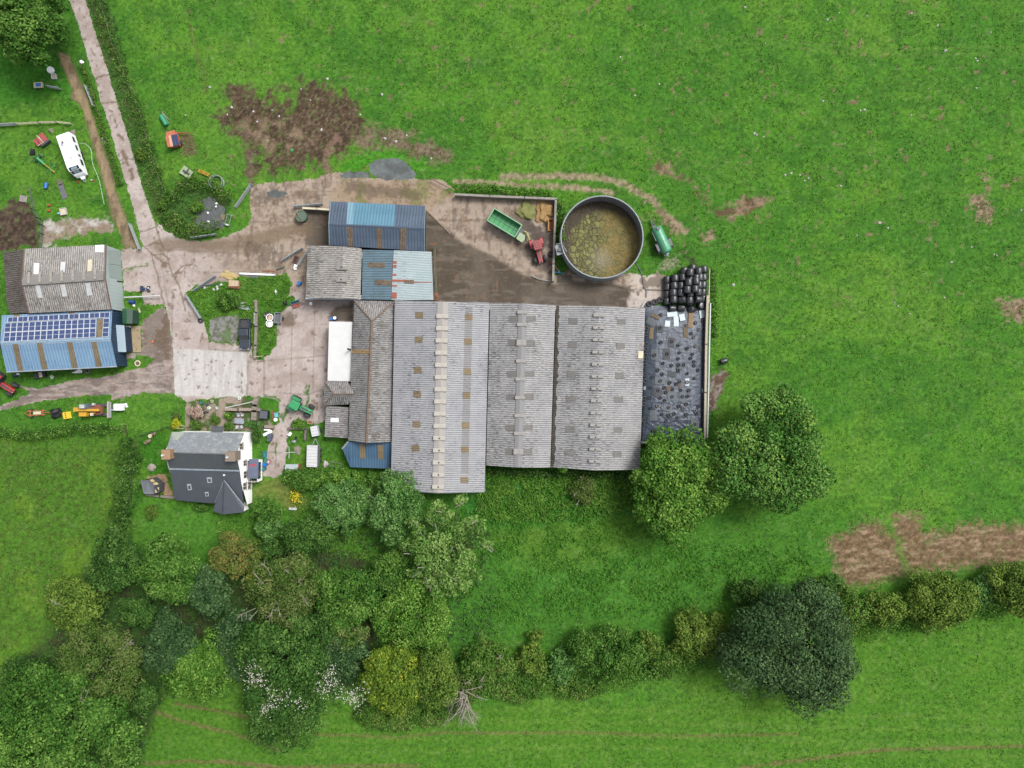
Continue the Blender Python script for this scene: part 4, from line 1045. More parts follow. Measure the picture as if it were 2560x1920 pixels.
shX = gable('west_barn', 'speckled old barn with raised ridge ventilator, north of the solar roof', 'barn',
            [A3(277, 378), A3(1224, 330), A3(1282, 1076), A3(330, 1120)], 4.2, [A3(246, 776), A3(1212, 712)], 5.4, 'EW', AS_GREY, AS_GREY, WALL_GREEN, ins=0.12)
for pts, m in ((((395, 545), (452, 546), (442, 670), (390, 668)), WHITE_PLASTIC), (((703, 530), (758, 528), (748, 652), (696, 652)), WHITE_PAINT), (((1012, 508), (1064, 500), (1056, 636), (1008, 640)), CREAM), (((1100, 338), (1196, 334), (1190, 418), (1098, 416)), WHITE_PLASTIC)):
    put(shX, 'p1', 'rooflight', A3(*pts), m)
WORNGRP = paint('worn_white_rooflight', K(206, 208, 208), 0.7, 0.12, 2, dirt=K(160, 156, 148))
for pts in (((412, 800), (460, 798), (498, 940), (446, 946)), ((698, 790), (752, 786), (778, 924), (722, 930)), ((984, 776), (1036, 772), (1068, 912), (1008, 918))):
    put(shX, 'p2', 'rooflight', A3(*pts), WORNGRP)
d = shX['r1'] - shX['r0']; mbx = MB()
mbx.extr([(-0.45, -0.15), (0.9, -0.42), (1.3, -0.30), (0.5, 0.28), (-0.4, 0.24)], 0.2, d.length - 0.3)
rc = mbx.build('ridge_ventilator', AS_GREY, shX['root'], loc=shX['r0'] - shX['base'], rz=math.atan2(d.y, d.x) - math.pi / 2)
rc.rotation_euler[2] += math.pi; rc.location = shX['r1'] - shX['base']
CAPW = paint('weathered_cap', K(172, 166, 156), 0.9, 0.2, 2, dirt=K(120, 110, 96))
for i in range(7):
    x = 345 + i * 127
    put(shX, 'p1', 'ridge_vent', A3(*rect(x, 716 - (x - 245) * 0.066 + 12, 28, 128, 0.03)), CAPW, 0.30, 0.06)
for a, b in ((0, 'r0'), (3, 'r0'), (1, 'r1'), (2, 'r1')):
    bar_on('bargeboard', [shX['E'][a] + Vector((0, 0, .04)), shX[b] + Vector((0, 0, .04))], 0.12, paint('rusty_verge', K(110, 84, 74), 0.9, 0.3), shX['root'], shX['base'], 4)
plE = (shX['E'][1] + Vector((-0.1, 0, 0)), Vector((1, 0.06, 0)).normalized())
for nm, pts, m in (('doorway', ((1345, 742), (1412, 752), (1412, 768), (1345, 760)), BLACK), ('doorway', ((1345, 930), (1385, 935), (1382, 1050), (1348, 1040)), GLASS_DK), ('door', ((1240, 560), (1398, 590), (1412, 740), (1250, 705)), paint('pale_green_door', K(166, 182, 178), 0.6, 0.08)), ('door', ((1236, 390), (1392, 400), (1396, 575), (1242, 550)), paint('pale_green_door', K(166, 182, 178), 0.6, 0.08))):
    slab(nm, [on(plE, *x, 0.06) - shX['base'] for x in A3(*pts)], 0.05, m, shX['root'])
q = [P(*p, z) for p, z in zip(A3((36, 416), (277, 384), (330, 1116), (112, 1128)), (2.6, 3.8, 3.8, 2.6))]
q = [q[0], q[1], q[2], P(*A3(120, 1126), 2.6), P(*A3(80, 1040), 2.6)]
bF = (q[0] + q[2]) / 2; bF.z = 0
rF = thing('west_lean_to', 'dark lichen covered lean-to against the west end of the speckled old barn', 'shed', bF)
slab('roof', [p - bF for p in q], 0.1, AS_OLD if False else sheet_mat('cement_sheet_black_lichen', K(112, 106, 100), K(44, 38, 34), K(140, 132, 124), spots=0.9, moss=K(78, 66, 44), lap=1.4), rF, uvdir=q[4] - q[0])
ws = inset(q, 0.2); walls('wall', [((p - bF).x, (p - bF).y) for p in ws[::-1]], [2.4, 2.4, 3.5, 3.5, 2.4], CONC_DARK, rF)

shY = gable('solar_barn', 'light blue steel barn with rows of solar panels on its north slope', 'barn',
            [A4(24, 243), A4(1408, 176), A4(1465, 882), A4(82, 952)], 3.6, [A4(2, 592), A4(1391, 541)], 5.2, 'EW', BLUE_MID, BLUE_MID, WALL_BLUE, ins=0.12)
for pts in (((158, 604), (228, 600), (292, 936), (226, 940)), ((462, 590), (530, 588), (600, 920), (530, 924)), ((838, 574), (908, 571), (978, 902), (908, 906)), ((1142, 561), (1212, 558), (1282, 886), (1212, 890))):
    put(shY, 'p2', 'rooflight', A4(*pts), GRP, 0.0, 0.04)
for pts in (((1222, 290), (1298, 286), (1286, 516), (1210, 520)), ((180, 238), (252, 234), (250, 262), (176, 266)), ((870, 206), (938, 202), (936, 226), (868, 230))):
    put(shY, 'p1', 'rooflight', A4(*pts), GRP, 0.0, 0.04)
d = shY['r1'] - shY['r0']; mbx = MB()
mbx.extr([(-0.4, -0.12), (0.4, -0.12), (0, 0.07)], 0.05, d.length - 0.05)
mbx.build('ridge_cap', paint('blue_ridge', K(150, 176, 198), 0.6), shY['root'], loc=shY['r0'] - shY['base'], rz=math.atan2(d.y, d.x) - math.pi / 2)
bar_on('gutter', [shY['E'][3] + Vector((0, -0.05, -0.08)), shY['E'][2] + Vector((0, -0.05, -0.08))], 0.12, LEAD, shY['root'], shY['base'], 6)
FRAMEW = paint('panel_frame', K(226, 230, 236), 0.4, 0.04)
def panels(tl, tr, br, bl, nc, nr, split):
    def bi(s, t):
        a = np.array(tl) * (1 - s) + np.array(tr) * s; b = np.array(bl) * (1 - s) + np.array(br) * s
        r = a * (1 - t) + b * t
        return A4((r[0], r[1]), (0, 0))[0]
    for c in range(nc):
        for r in range(nr):
            s0, s1, t0, t1 = c / nc, (c + 1) / nc, r / nr, (r + 1) / nr
            q = [on(shY['p1'], *bi(s, t), 0.16) - shY['base'] for s, t in ((s0, t0), (s1, t0), (s1, t1), (s0, t1))]
            cc = sum(q, Vector()) / 4
            q = [cc + (p - cc) * 0.985 for p in q]
            n = shY['p1'][1]
            mb = MB()
            mb.add(q + [p - n * 0.05 for p in q], [(0, 3, 2, 1), (4, 5, 6, 7), (0, 1, 5, 4), (1, 2, 6, 5), (2, 3, 7, 6), (3, 0, 4, 7)], 0)
            def bq(a, b): return (q[0] * (1 - a) + q[1] * a) * (1 - b) + (q[3] * (1 - a) + q[2] * a) * b + n * 0.006
            e = 0.045
            halves = ((e, 0.485, e * 1.4, 1 - e * 1.4), (0.515, 1 - e, e * 1.4, 1 - e * 1.4)) if split == 'v' else ((e * 1.4, 1 - e * 1.4, e, 0.485), (e * 1.4, 1 - e * 1.4, 0.515, 1 - e))
            for a0, a1, b0_, b1q in halves:
                mb.add([bq(a0, b0_), bq(a1, b0_), bq(a1, b1q), bq(a0, b1q)], [(0, 3, 2, 1)], 1)
            mb.build('solar_panel', [FRAMEW, SOLAR], shY['root'])
panels((106, 270), (1388, 206), (1386, 273), (102, 336), 10, 1, 'v')
panels((72, 342), (1216, 290), (1206, 522), (50, 582), 15, 2, 'h')
panels((1306, 285), (1386, 281), (1370, 518), (1290, 522), 1, 2, 'h')

q = [P(*p, z) for p, z in zip(A4((1426, 362), (1560, 368), (1586, 704), (1450, 702)), (2.6, 2.4, 2.4, 2.6))]
bF = (q[0] + q[2]) / 2; bF.z = 0
rF = thing('side_store', 'flat light blue roofed store against the east end of the solar barn', 'shed', bF)
slab('roof', [p - bF for p in q], 0.1, paint('pale_blue_roof', K(176, 196, 208), 0.5, 0.05, 0.5), rF)
ws = inset(q, 0.15); walls('wall', [((p - bF).x, (p - bF).y) for p in (ws[3], ws[2], ws[1], ws[0])], [2.4, 2.2, 2.2, 2.4], WALL_BLUE, rF)
q = [P(*p, 0.15) for p in A4((1572, 372), (1760, 380), (1774, 706), (1590, 706))]
c0 = (q[0] + q[2]) / 2
tag(slab('concrete_pad', [p - c0 for p in q], 0.15, paint('tan_pad', K(178, 158, 126), 0.9, 0.12, 1.2, dirt=K(150, 130, 100)), None), 'tan rectangular concrete pad beside the light blue roofed store', 'pad').location = c0
q = [P(*p, 2.3) for p in A4((1534, 160), (1668, 166), (1664, 348), (1540, 346))]
bF = (q[0] + q[2]) / 2; bF.z = 0
rF = thing('oil_tank_shed', 'small dark green steel box shed beside the solar barn gable', 'shed', bF)
mid0, mid1 = (q[0] + q[1]) / 2 + Vector((0, 0, .25)), (q[3] + q[2]) / 2 + Vector((0, 0, .25))
slab('roof', [p - bF for p in (q[0], mid0, mid1, q[3])], 0.06, paint('green_roof', K(52, 104, 74), 0.5, 0.12), rF)
slab('roof', [p - bF for p in (mid0, q[1], q[2], mid1)], 0.06, paint('deep_green_roof', K(34, 74, 52), 0.5, 0.12), rF)
ws = inset(q, 0.12); walls('wall', [((p - bF).x, (p - bF).y) for p in (ws[3], ws[2], ws[1], ws[0])], [2.2] * 4, GREEN_DK, rF)

zN, zR, zJ, zS = 4.6, 7.8, 6.4, 2.4
hNW, hNE = P(*B4(366, 490), zN), P(*B4(1106, 500), zN)
hRW, hRE = P(*B4(306, 700), zR), P(*B4(1022, 722), zR)
hJW, hJE = P(*B4(345, 868), zJ), P(*B4(1060, 890), zJ)
hSW, hSE = P(*B4(402, 1190), zS), P(*B4(1106, 1250), zS)
bH = (hNW + hSE) / 2; bH.z = 0
rH = thing('farmhouse', 'white rendered farmhouse with slate roofs, two chimneys and a long rear slope', 'house', bH)
def hs_(name, pts, m, th=0.12, ud=None): return slab(name, [p - bH for p in pts], th, m, rH, uvdir=ud)
udH = hRE - hRW
hs_('roof', [hNW, hNE, hRE, hRW], SLATE_OLD, ud=udH)
hs_('roof', [hRW, hRE, hJE, hJW], SLATE_MOSS, ud=udH)
hs_('roof', [hJW, hJE, hSE, hSW], SLATE_NEW, ud=udH)
bar_on('ridge_tile', [hRW + Vector((0, 0, .04)), hRE + Vector((0, 0, .04))], 0.12, paint('ridge_clay', K(120, 120, 122), 0.9, 0.3), rH, bH)
plS = plane_of([hJW, hJE, hSE, hSW]); plN = plane_of([hNW, hNE, hRE, hRW]); plM = plane_of([hRW, hRE, hJE, hJW])
hs_('lead_flashing', [on(plS, *x, 0.12) for x in B4((338, 858), (1056, 878), (1060, 893), (342, 874))], LEAD, 0.05)
hs_('lichen_patch', [on(plN, *x, 0.012) for x in B4((372, 492), (492, 494), (480, 530), (450, 545), (425, 585), (395, 555), (368, 540))], paint('pale_lichen', K(172, 182, 166), 0.95, 0.12, 3, dirt=K(130, 140, 130)), 0.01)
x_w, x_e = (hNW.x + hSW.x) / 2 + 0.1, (hNE.x + hSE.x) / 2 - 0.1
ringE = [(p.y, p.z - 0.16) for p in (hNE, hRE, hJE, hSE)]
mbx = MB()
yN = (hNE.y + hNW.y) / 2 - 0.15; yS = (hSE.y + hSW.y) / 2 + 0.2
we = [Vector((p.x - 0.12, p.y, p.z - 0.16)) for p in (hNE, hRE, hJE, hSE)]
ww = [Vector((p.x + 0.12, p.y, p.z - 0.16)) for p in (hNW, hRW, hJW, hSW)]
we[0].y -= 0.15; ww[0].y -= 0.15; we[3].y += 0.2; ww[3].y += 0.2
def g0(p): return Vector((p.x, p.y, 0))
xe = sum(p.x for p in we) / 4; xw = sum(p.x for p in ww) / 4
for p in we: p.x = xe
for p in ww: p.x = xw
mbx.add([p - bH for p in [g0(we[0]), g0(we[3])] + we[::-1]], [(0, 1, 2, 3, 4, 5)][:1])
mbx.f[-1] = (0, 1, 2, 3, 4, 5)
mbx.add([p - bH for p in [g0(ww[0]), g0(ww[3])] + ww[::-1]], [(5, 4, 3, 2, 1, 0)])
mbx.add([p - bH for p in (g0(we[0]), we[0], ww[0], g0(ww[0]))], [(0, 1, 2, 3)])
mbx.add([p - bH for p in (g0(we[3]), we[3], ww[3], g0(ww[3]))], [(3, 2, 1, 0)])
mbx.build('wall', RENDER_WALL, rH)
plEw = (Vector((xe, 0, 0)), Vector((1, 0, 0)))
def window(pts, m=None):
    q = [on(plEw, *x, 0.04) for x in B4(*pts)]
    ys = [p.y for p in q]; zs = [p.z for p in q]
    y0, y1, z0, z1 = min(ys), max(ys), min(zs), max(zs)
    X = xe - bH.x
    mb = MB(); mb.box((X + 0.02, (y0 + y1) / 2 - bH.y, (z0 + z1) / 2), (0.1, y1 - y0, z1 - z0))
    w = mb.build('window', WHITE_PAINT, rH)
    for s in (-1, 1):
        mb = MB(); mb.box((X + 0.075, (y0 + y1) / 2 - bH.y + s * (y1 - y0) * 0.235, (z0 + z1) / 2), (0.02, (y1 - y0) * 0.36, (z1 - z0) * 0.8))
        mb.build('pane', paint('brown_pane', K(104, 90, 76), 0.3, 0.2), w)
    mb = MB(); mb.box((X + 0.09, (y0 + y1) / 2 - bH.y, z0 - 0.04), (0.2, y1 - y0 + 0.2, 0.07)); mb.build('sill', STONE, w)
for pts in (((1057, 610), (1088, 614), (1086, 668), (1056, 664)), ((1098, 784), (1122, 786), (1120, 834), (1096, 832)), ((1098, 898), (1130, 900), (1128, 960), (1100, 958)), ((1092, 1016), (1124, 1018), (1122, 1080), (1094, 1078)), ((1142, 990), (1166, 992), (1164, 1078), (1142, 1074))):
    window(pts)
for cx, cy, w_, h_, m in ((310, 722, 82, 92, paint('brick_chimney', K(176, 140, 108), 0.9, 0.2, 3, dirt=K(120, 96, 78))), (968, 742, 96, 92, paint('stone_chimney', K(152, 136, 120), 0.9, 0.2, 3, dirt=K(112, 104, 88)))):
    c = P(*B4(cx, cy), 8.8) - bH
    s = (CAM_H - 8.8) / FPX * B4.s
    mb = MB(); mb.box((c.x, c.y, 7.7), (w_ * s, h_ * s, 2.3)); mb.box((c.x, c.y, 8.9), (w_ * s + 0.12, h_ * s + 0.12, 0.16))
    ch = mb.build('chimney', m, rH)
    for dx in ((-0.45, -0.1) if cx < 500 else (-0.35, 0.12)):
        pass
    mb = MB(); mb.lathe([(0.16, 8.97), (0.13, 9.4), (0.17, 9.42), (0.17, 9.5), (0.1, 9.5)], n=12)
    mb.build('chimney_pot', WHITE_PAINT, ch, loc=(c.x - 0.35, c.y - 0.1, 0))
for pts in (((725, 958), (778, 955), (781, 1008), (735, 1010)), ((524, 1026), (562, 1024), (574, 1082), (535, 1086)), ((706, 1108), (742, 1106), (748, 1146), (714, 1148))):
    q = [on(plS, *x, 0.1) - bH for x in B4(*pts)]
    o = slab('roof_window', q, 0.12, paint('roof_window_frame', K(200, 206, 210), 0.5), rH)
    c = sum(q, Vector()) / 4
    slab('pane', [c + (p - c) * 0.55 + plS[1] * 0.015 for p in q], 0.02, paint('roof_pane', K(96, 108, 118), 0.15, 0.3), o)
q = [on(plS, *x, 0.1) - bH for x in B4(*rect(903, 932, 20, 12))]
slab('roof_vent', q, 0.12, WHITE_PLASTIC, rH)
ap = on(plS, *B4(905, 980), 0.1)
tz = 2.9
L1, L2, Mm, R2, R1 = on(plS, *B4(812, 1212), 0.02), P(*B4(786, 1302), tz), P(*B4(890, 1336), tz), P(*B4(1107, 1314), tz), P(*B4(1107, 1246), tz + 0.1)
hs_('bay_roof', [ap, L1, L2, Mm], SLATE_NEW, 0.08, ud=ap - Mm)
hs_('bay_roof', [ap, Mm, R2, R1], SLATE_NEW, 0.08, ud=ap - Mm)
up = Vector((0, 0, .06))
bar_on('bay_ridge', [ap + up, Mm + up], 0.09, paint('dark_ridge', K(78, 80, 86), 0.8), rH, bH)
bar_on('lead_valley', [ap + up, L1 + up], 0.07, LEAD, rH, bH); bar_on('lead_valley', [ap + up, R1 + up], 0.07, LEAD, rH, bH)
ws = inset([L2, Mm, R2, hSE, hSW.lerp(hSE, 0.6)], 0.25)
walls('bay_wall', [((p - bH).x, (p - bH).y) for p in ws], [tz - 0.2] * 3 + [2.2, 2.2], RENDER_WALL, rH)
q = [P(*p, z) for p, z in zip(B4((1156, 768), (1256, 766), (1250, 970), (1144, 966)), (2.9, 2.5, 2.5, 2.9))]
hs_('porch_roof', q, paint('porch_polycarbonate', K(104, 112, 134), 0.2, 0.12, 0.8, dirt=K(128, 140, 160)), 0.06)
slab('roof_panel', [on(plane_of(q), *x, 0.02) - bH for x in B4((1168, 826), (1200, 814), (1232, 824), (1228, 840), (1166, 842))], 0.01, paint('red_cloth', K(190, 70, 96), 0.8), rH)
pw = [P(*p, 0) for p in B4((1162, 768), (1296, 772), (1292, 985), (1162, 985))]
walls('porch_wall', [((p - bH).x, (p - bH).y) for p in (pw[3], pw[2], pw[1], pw[0])], [2.6, 2.4, 2.4, 2.6], RENDER_WALL, rH)
for yy in (0.3, 0.65):
    p = pw[1].lerp(pw[2], yy) - bH
    mb = MB(); mb.box((p.x + 0.03, p.y, 1.5), (0.06, 1.6, 1.2)); mb.build('porch_window', GLASS_DK, rH)
q = [P(*p, z) for p, z in zip(B4((768, 430), (892, 432), (886, 492), (770, 488)), (2.4, 2.4, 3.0, 3.0))]
hs_('porch_hood', q, SLATE_MOSS, 0.08)
q = [P(*p, z) for p, z in zip(D3((58, 1138), (180, 1110), (306, 1195), (300, 1310), (235, 1322), (100, 1318)), (2.0, 2.0, 2.0, 2.0, 2.0, 2.0))]
bF = sum(q, Vector()) / 6; bF.z = 0
rF = thing('summerhouse', 'small grey roofed garden summerhouse with cream windows west of the farmhouse', 'summerhouse', bF)
r_a, r_b = P(*D3(162, 1140), 2.9), P(*D3(238, 1215), 2.9)
grey = paint('felt_roof', K(128, 134, 140), 0.8, 0.08, 1)
e0, e1, e2 = P(*D3(58, 1142), 2.1), P(*D3(102, 1318), 2.1), P(*D3(235, 1322), 2.1)
slab('roof', [p - bF for p in (e0, r_a, r_b, e2, e1)], 0.07, grey, rF)
e3, e4, e5 = P(*D3(300, 1308), 2.1), P(*D3(306, 1195), 2.1), P(*D3(190, 1108), 2.1)
slab('roof', [p - bF for p in (r_a, e5, e4, r_b)], 0.07, paint('shed_front', K(70, 74, 84), 0.7), rF)
slab('roof', [p - bF for p in (r_b, e4, e3, e2)], 0.07, paint('shed_front', K(70, 74, 84), 0.7), rF)
ws = inset([e0, e5, e4, e3, e2, e1], 0.12); walls('wall', [((p - bF).x, (p - bF).y) for p in ws[::-1]], [1.95] * 6, paint('shed_wood', K(90, 92, 98), 0.8), rF)
plF = plane_of([r_a, e5, e4, r_b]); plG = plane_of([r_b, e4, e3, e2])
for pl_, pts in ((plF, ((176, 1140), (215, 1128), (248, 1158), (205, 1172))), (plF, ((218, 1182), (262, 1168), (296, 1196), (240, 1210))), (plG, ((246, 1244), (300, 1232), (298, 1296), (244, 1306)))):
    slab('window', [on(pl_, *x, 0.04) - bF for x in D3(*pts)], 0.03, paint('blind', K(214, 196, 134), 0.7), rF)
def unit(v): return v / (np.linalg.norm(v, axis=-1, keepdims=True) + 1e-9)
def leaf_mesh(name, pos, nrm, size, tint, m, aspect=0.62):
    """one mesh of bent leaf sprays: every spray is two triangles folded on its midrib"""
    n = len(pos)
    nrm = unit(nrm + RNG.normal(0, 0.45, (n, 3)))
    ref = RNG.normal(0, 1, (n, 3))
    u = unit(np.cross(nrm, ref)); v = np.cross(nrm, u)
    s = (np.asarray(size) * RNG.uniform(0.45, 1.55, n))[:, None]
    a = pos - u * s * 0.5; b = pos + u * s * 0.5
    c = pos + v * s * 0.5 * aspect - nrm * s * 0.18; d = pos - v * s * 0.5 * aspect - nrm * s * 0.18
    V = np.stack([a, d, b, c], 1).reshape(-1, 3)
    me = bpy.data.meshes.new(name)
    me.vertices.add(4 * n); me.vertices.foreach_set('co', V.astype(np.float32).ravel())
    k = np.arange(n, dtype=np.int32) * 4
    loops = np.stack([k, k + 1, k + 2, k, k + 2, k + 3], 1).ravel()
    me.loops.add(6 * n); me.loops.foreach_set('vertex_index', loops)
    me.polygons.add(2 * n); me.polygons.foreach_set('loop_start', np.arange(0, 6 * n, 3, dtype=np.int32))
    me.update(calc_edges=True)
    at = me.attributes.new('tint', 'FLOAT', 'POINT')
    at.data.foreach_set('value', np.repeat(np.clip(tint, 0, 1), 4).astype(np.float32))
    me.materials.append(m)
    o = bpy.data.objects.new(name, me); C.objects.link(o)
    return o
def sph(n, up=0.25):
    v = unit(RNG.normal(0, 1, (n * 2, 3)))
    v = v[RNG.uniform(0, 1, len(v)) < np.where(v[:, 2] > -0.15, 1.0, up)]
    return v[:n]
LV = dict(
    fresh=leaf_mat('leaf_fresh', K(50, 94, 36), K(90, 142, 58), K(146, 188, 98), K(160, 186, 70)),
    mid=leaf_mat('leaf_mid', K(46, 86, 32), K(84, 132, 50), K(136, 176, 82)),
    bright=leaf_mat('leaf_bright', K(54, 98, 32), K(98, 148, 54), K(156, 194, 90)),
    dark=leaf_mat('leaf_dark', K(40, 74, 32), K(70, 112, 46), K(116, 156, 76)),
    oak=leaf_mat('leaf_oak', K(46, 72, 44), K(76, 108, 64), K(114, 142, 90)),
    blue=leaf_mat('leaf_bluegreen', K(42, 74, 42), K(74, 108, 60), K(118, 150, 96)),
    yellow=leaf_mat('leaf_yellowing', K(72, 106, 36), K(112, 146, 50), K(162, 184, 66), K(186, 190, 62)),
    lime=leaf_mat('leaf_lime', K(62, 92, 36), K(104, 138, 54), K(150, 174, 78)),
    gold=leaf_mat('leaf_golden', K(130, 140, 30), K(192, 200, 44), K(230, 230, 80)),
    rust=leaf_mat('leaf_rusty', K(78, 104, 44), K(114, 134, 62), K(156, 152, 84), K(176, 124, 78)),
    willow=leaf_mat('leaf_willow', K(60, 102, 42), K(114, 156, 70), K(166, 196, 112)),
    brown=leaf_mat('leaf_brownish', K(58, 88, 36), K(98, 132, 56), K(146, 152, 96)),
    scrub=leaf_mat('leaf_scrub', K(54, 94, 34), K(92, 136, 52), K(138, 168, 80), K(152, 140, 90)),
    grey=leaf_mat('leaf_greygreen', K(54, 98, 42), K(96, 146, 68), K(146, 188, 110)),
    pink=leaf_mat('blossom_pink', K(170, 136, 120), K(206, 176, 160), K(232, 208, 196)),
    grass=leaf_mat('grass_blade', K(54, 104, 34), K(86, 144, 44), K(136, 186, 76)),
    meadow=leaf_mat('meadow_blade', K(56, 108, 38), K(84, 144, 48), K(124, 176, 72)),
    white=leaf_mat('flower_white', K(200, 196, 170), K(222, 218, 200), K(236, 234, 222)),
    flower=leaf_mat('flower_yellow', K(226, 200, 30), K(244, 224, 40), K(250, 234, 90)))

def blobs_leaves(blobs, density, leaf):
    """leaf sprays over clumps; blobs = array x, y, z, r, squash"""
    ps, ns, ts = [], [], []
    for x, y, z, r, sq in blobs:
        n = max(12, int(density * r * r))
        d = sph(n)
        rr = r * RNG.uniform(0.72, 1.04, len(d))[:, None]
        lump = 1 + 0.16 * np.sin(d[:, :1] * 5 + x) * np.cos(d[:, 1:2] * 5 + y)
        p = np.array([x, y, z]) + d * rr * lump * np.array([1, 1, sq])
        ps.append(p); ns.append(unit(d + np.array([0, 0, 0.45])))
        ct = RNG.uniform(0.2, 0.7)
        ts.append(ct + RNG.normal(0, 0.2, len(d)) + 0.08 * d[:, 2])
    return np.concatenate(ps), np.concatenate(ns), np.concatenate(ts)

GF = 'trees of the copse south of the farmhouse'
def tree(name, label, cat, px, py, rx, ry, H, leaf='mid', dens=95, ls=0.42, group=None, lobes=None, clump=0.30, shrub=False, twigs=0, squash=0.8, seed=None, ncl=None):
    """rx, ry: crown half width and height in the survey at crown middle"""
    zc = H * (0.5 if shrub else 0.62)
    if group == GF: rx *= 1.03; ry *= 1.03
    c = P(px, py, zc); k = (CAM_H - zc) / FPX * 1.13
    Rx, Ry = rx * k, ry * k
    root = thing(name, label, cat, (c.x, c.y, 0), 0, group)
    hz = (H - zc)
    bl = []
    if lobes:
        for (lx, ly, lr) in lobes:
            q = P(lx, ly, zc); bl.append((q.x - c.x, q.y - c.y, zc + RNG.uniform(-0.2, 0.3) * hz * 0.5, lr * k, 0.85))
    Rm = math.sqrt(Rx * Ry)
    rc = max(0.32, clump * Rm)
    rc *= 0.85; n = ncl or int(min(110, 3.6 * (Rm / rc) ** 2)) + 4
    d = sph(n, 0.3)
    rad = RNG.uniform(0.72, 1.0, len(d))
    rough = 1 + 0.14 * np.sin(np.arctan2(d[:, 1], d[:, 0]) * 3 + px) + 0.08 * np.sin(np.arctan2(d[:, 1], d[:, 0]) * 7 + py)
    for i in range(len(d)):
        r_ = rc * RNG.uniform(0.65, 1.25)
        sc = rad[i] * rough[i]
        bl.append((d[i, 0] * max(0.1, Rx - r_ * 0.8) * sc, d[i, 1] * max(0.1, Ry - r_ * 0.8) * sc, max(r_ * 0.6, zc + d[i, 2] * max(0.1, hz - r_ * 0.7) * rad[i]), r_, squash))
    bl.append((0, 0, zc, min(Rx, Ry) * 0.68, max(0.3, hz / Rm)))
    p, nn, t = blobs_leaves(bl, dens, ls)
    p[:, 2] = np.maximum(p[:, 2], 0.05)
    o = leaf_mesh('crown' if not shrub else 'foliage', p, nn, ls, t, LV[leaf]); o.parent = root
    mb = MB()
    tr = max(0.05, 0.045 * H)
    lean = Vector((RNG.uniform(-.3, .3), RNG.uniform(-.3, .3), zc))
    mb.tube([(0, 0, 0), lean * 0.5 + Vector((0.1, 0, 0)), lean], tr, 8, r1=tr * 0.5)
    for i in range(5 if not shrub else 4):
        a = i * 2 * math.pi / 5 + px
        e = Vector((math.cos(a) * Rx * 0.62, math.sin(a) * Ry * 0.62, zc + hz * RNG.uniform(0.0, 0.45)))
        mb.tube([lean * 0.55, lean * 0.7 + e * 0.18, e], tr * 0.45, 5, r1=tr * 0.1)
    mb.build('trunk', BARK, root)
    if twigs:
        for i in range(twigs):
            a = RNG.uniform(0, 6.28); q = RNG.uniform(0.2, 0.8)
            s = Vector((math.cos(a) * Rx * q, math.sin(a) * Ry * q, zc + hz * 0.75 * (1.1 - q * 0.7)))
            mb = MB()
            L_ = Rm * RNG.uniform(0.18, 0.36)
            dr = Vector((math.cos(a + RNG.uniform(-1, 1)), math.sin(a + RNG.uniform(-1, 1)), 0.55))
            e = s + dr * L_
            mb.tube([s - dr * 0.3, (s + e) / 2 + Vector((0.1, 0.1, 0.1)), e], 0.06, 5, r1=0.02)
            for j in range(4):
                f = RNG.uniform(0.3, 0.9); b0 = s.lerp(e, f)
                aa = a + RNG.uniform(-1.4, 1.4)
                mb.tube([b0, b0 + Vector((math.cos(aa), math.sin(aa), 0.3)) * L_ * 0.4], 0.05, 4, r1=0.02)
            mb.build('bare_branch', TWIG, root)
    return root

tree('deciduous_tree', 'largest round fresh green tree east of the black silage clamp', 'tree', 1926, 1130, 142, 148, 13, 'fresh', 85, 0.42, clump=0.24)
tree('deciduous_tree', 'yellow-green spreading tree overhanging the south end of the silage clamp', 'tree', 1692, 1205, 112, 118, 11, 'bright', 85, 0.42, lobes=[(1660, 1100, 34), (1725, 1095, 30), (1640, 1130, 30), (1770, 1140, 34), (1690, 1330, 40)], clump=0.26)
tree('oak_tree', 'big dark green oak standing out into the bottom field on the right', 'tree', 1990, 1612, 150, 140, 13, 'oak', 95, 0.38, lobes=[(1850, 1680, 45), (2010, 1740, 45), (2080, 1730, 40), (1950, 1500, 42), (1880, 1570, 50)], clump=0.24)
tree('deciduous_tree', 'large mid green tree in the upper left corner beside the lane', 'tree', 68, 46, 106, 104, 12, 'mid', 85, 0.42, clump=0.26)
zc = 7.5
root = thing('willow_tree', 'pale feathery willow with bare white twigs south of the widest shed', 'tree', P(1120, 1400, 0)[:], 0)
cc = P(1120, 1400, zc); root.location = (cc.x, cc.y, 0)
bl = []
for x, y, r in ((1750, 330, 60), (1920, 290, 55), (1700, 420, 60), (1560, 460, 50), (1610, 540, 60), (1780, 440, 75), (1860, 520, 70), (2000, 470, 65), (2090, 520, 60), (2060, 620, 60), (1960, 600, 75), (1500, 640, 55), (1620, 640, 75), (1740, 620, 90), (1850, 700, 85), (1980, 720, 75), (1640, 760, 80), (1780, 800, 100), (1930, 820, 80), (2040, 860, 55), (1580, 860, 60), (1700, 920, 75), (1830, 930, 75), (1950, 960, 60), (1740, 1020, 45), (1880, 1010, 45), (2140, 640, 40)):
    q = P(*C3(x, y), zc + RNG.uniform(-1.5, 2.2)); k = (CAM_H - zc) / FPX * C3.s
    bl.append((q.x - cc.x, q.y - cc.y, q.z, r * k * 0.95, 0.75))
    for j in range(2):
        a = RNG.uniform(0, 6.28); bl.append((q.x - cc.x + math.cos(a) * r * k, q.y - cc.y + math.sin(a) * r * k, q.z - 0.3, r * k * 0.5, 0.8))
p, nn, t = blobs_leaves(bl, 150, 0.3)
leaf_mesh('crown', p, nn, 0.36, t, LV['willow']).parent = root
mb = MB(); mb.tube([(0, 0, 0), (0.2, 0.1, 4), (0.1, 0.2, 8)], 0.45, 8, r1=0.2)
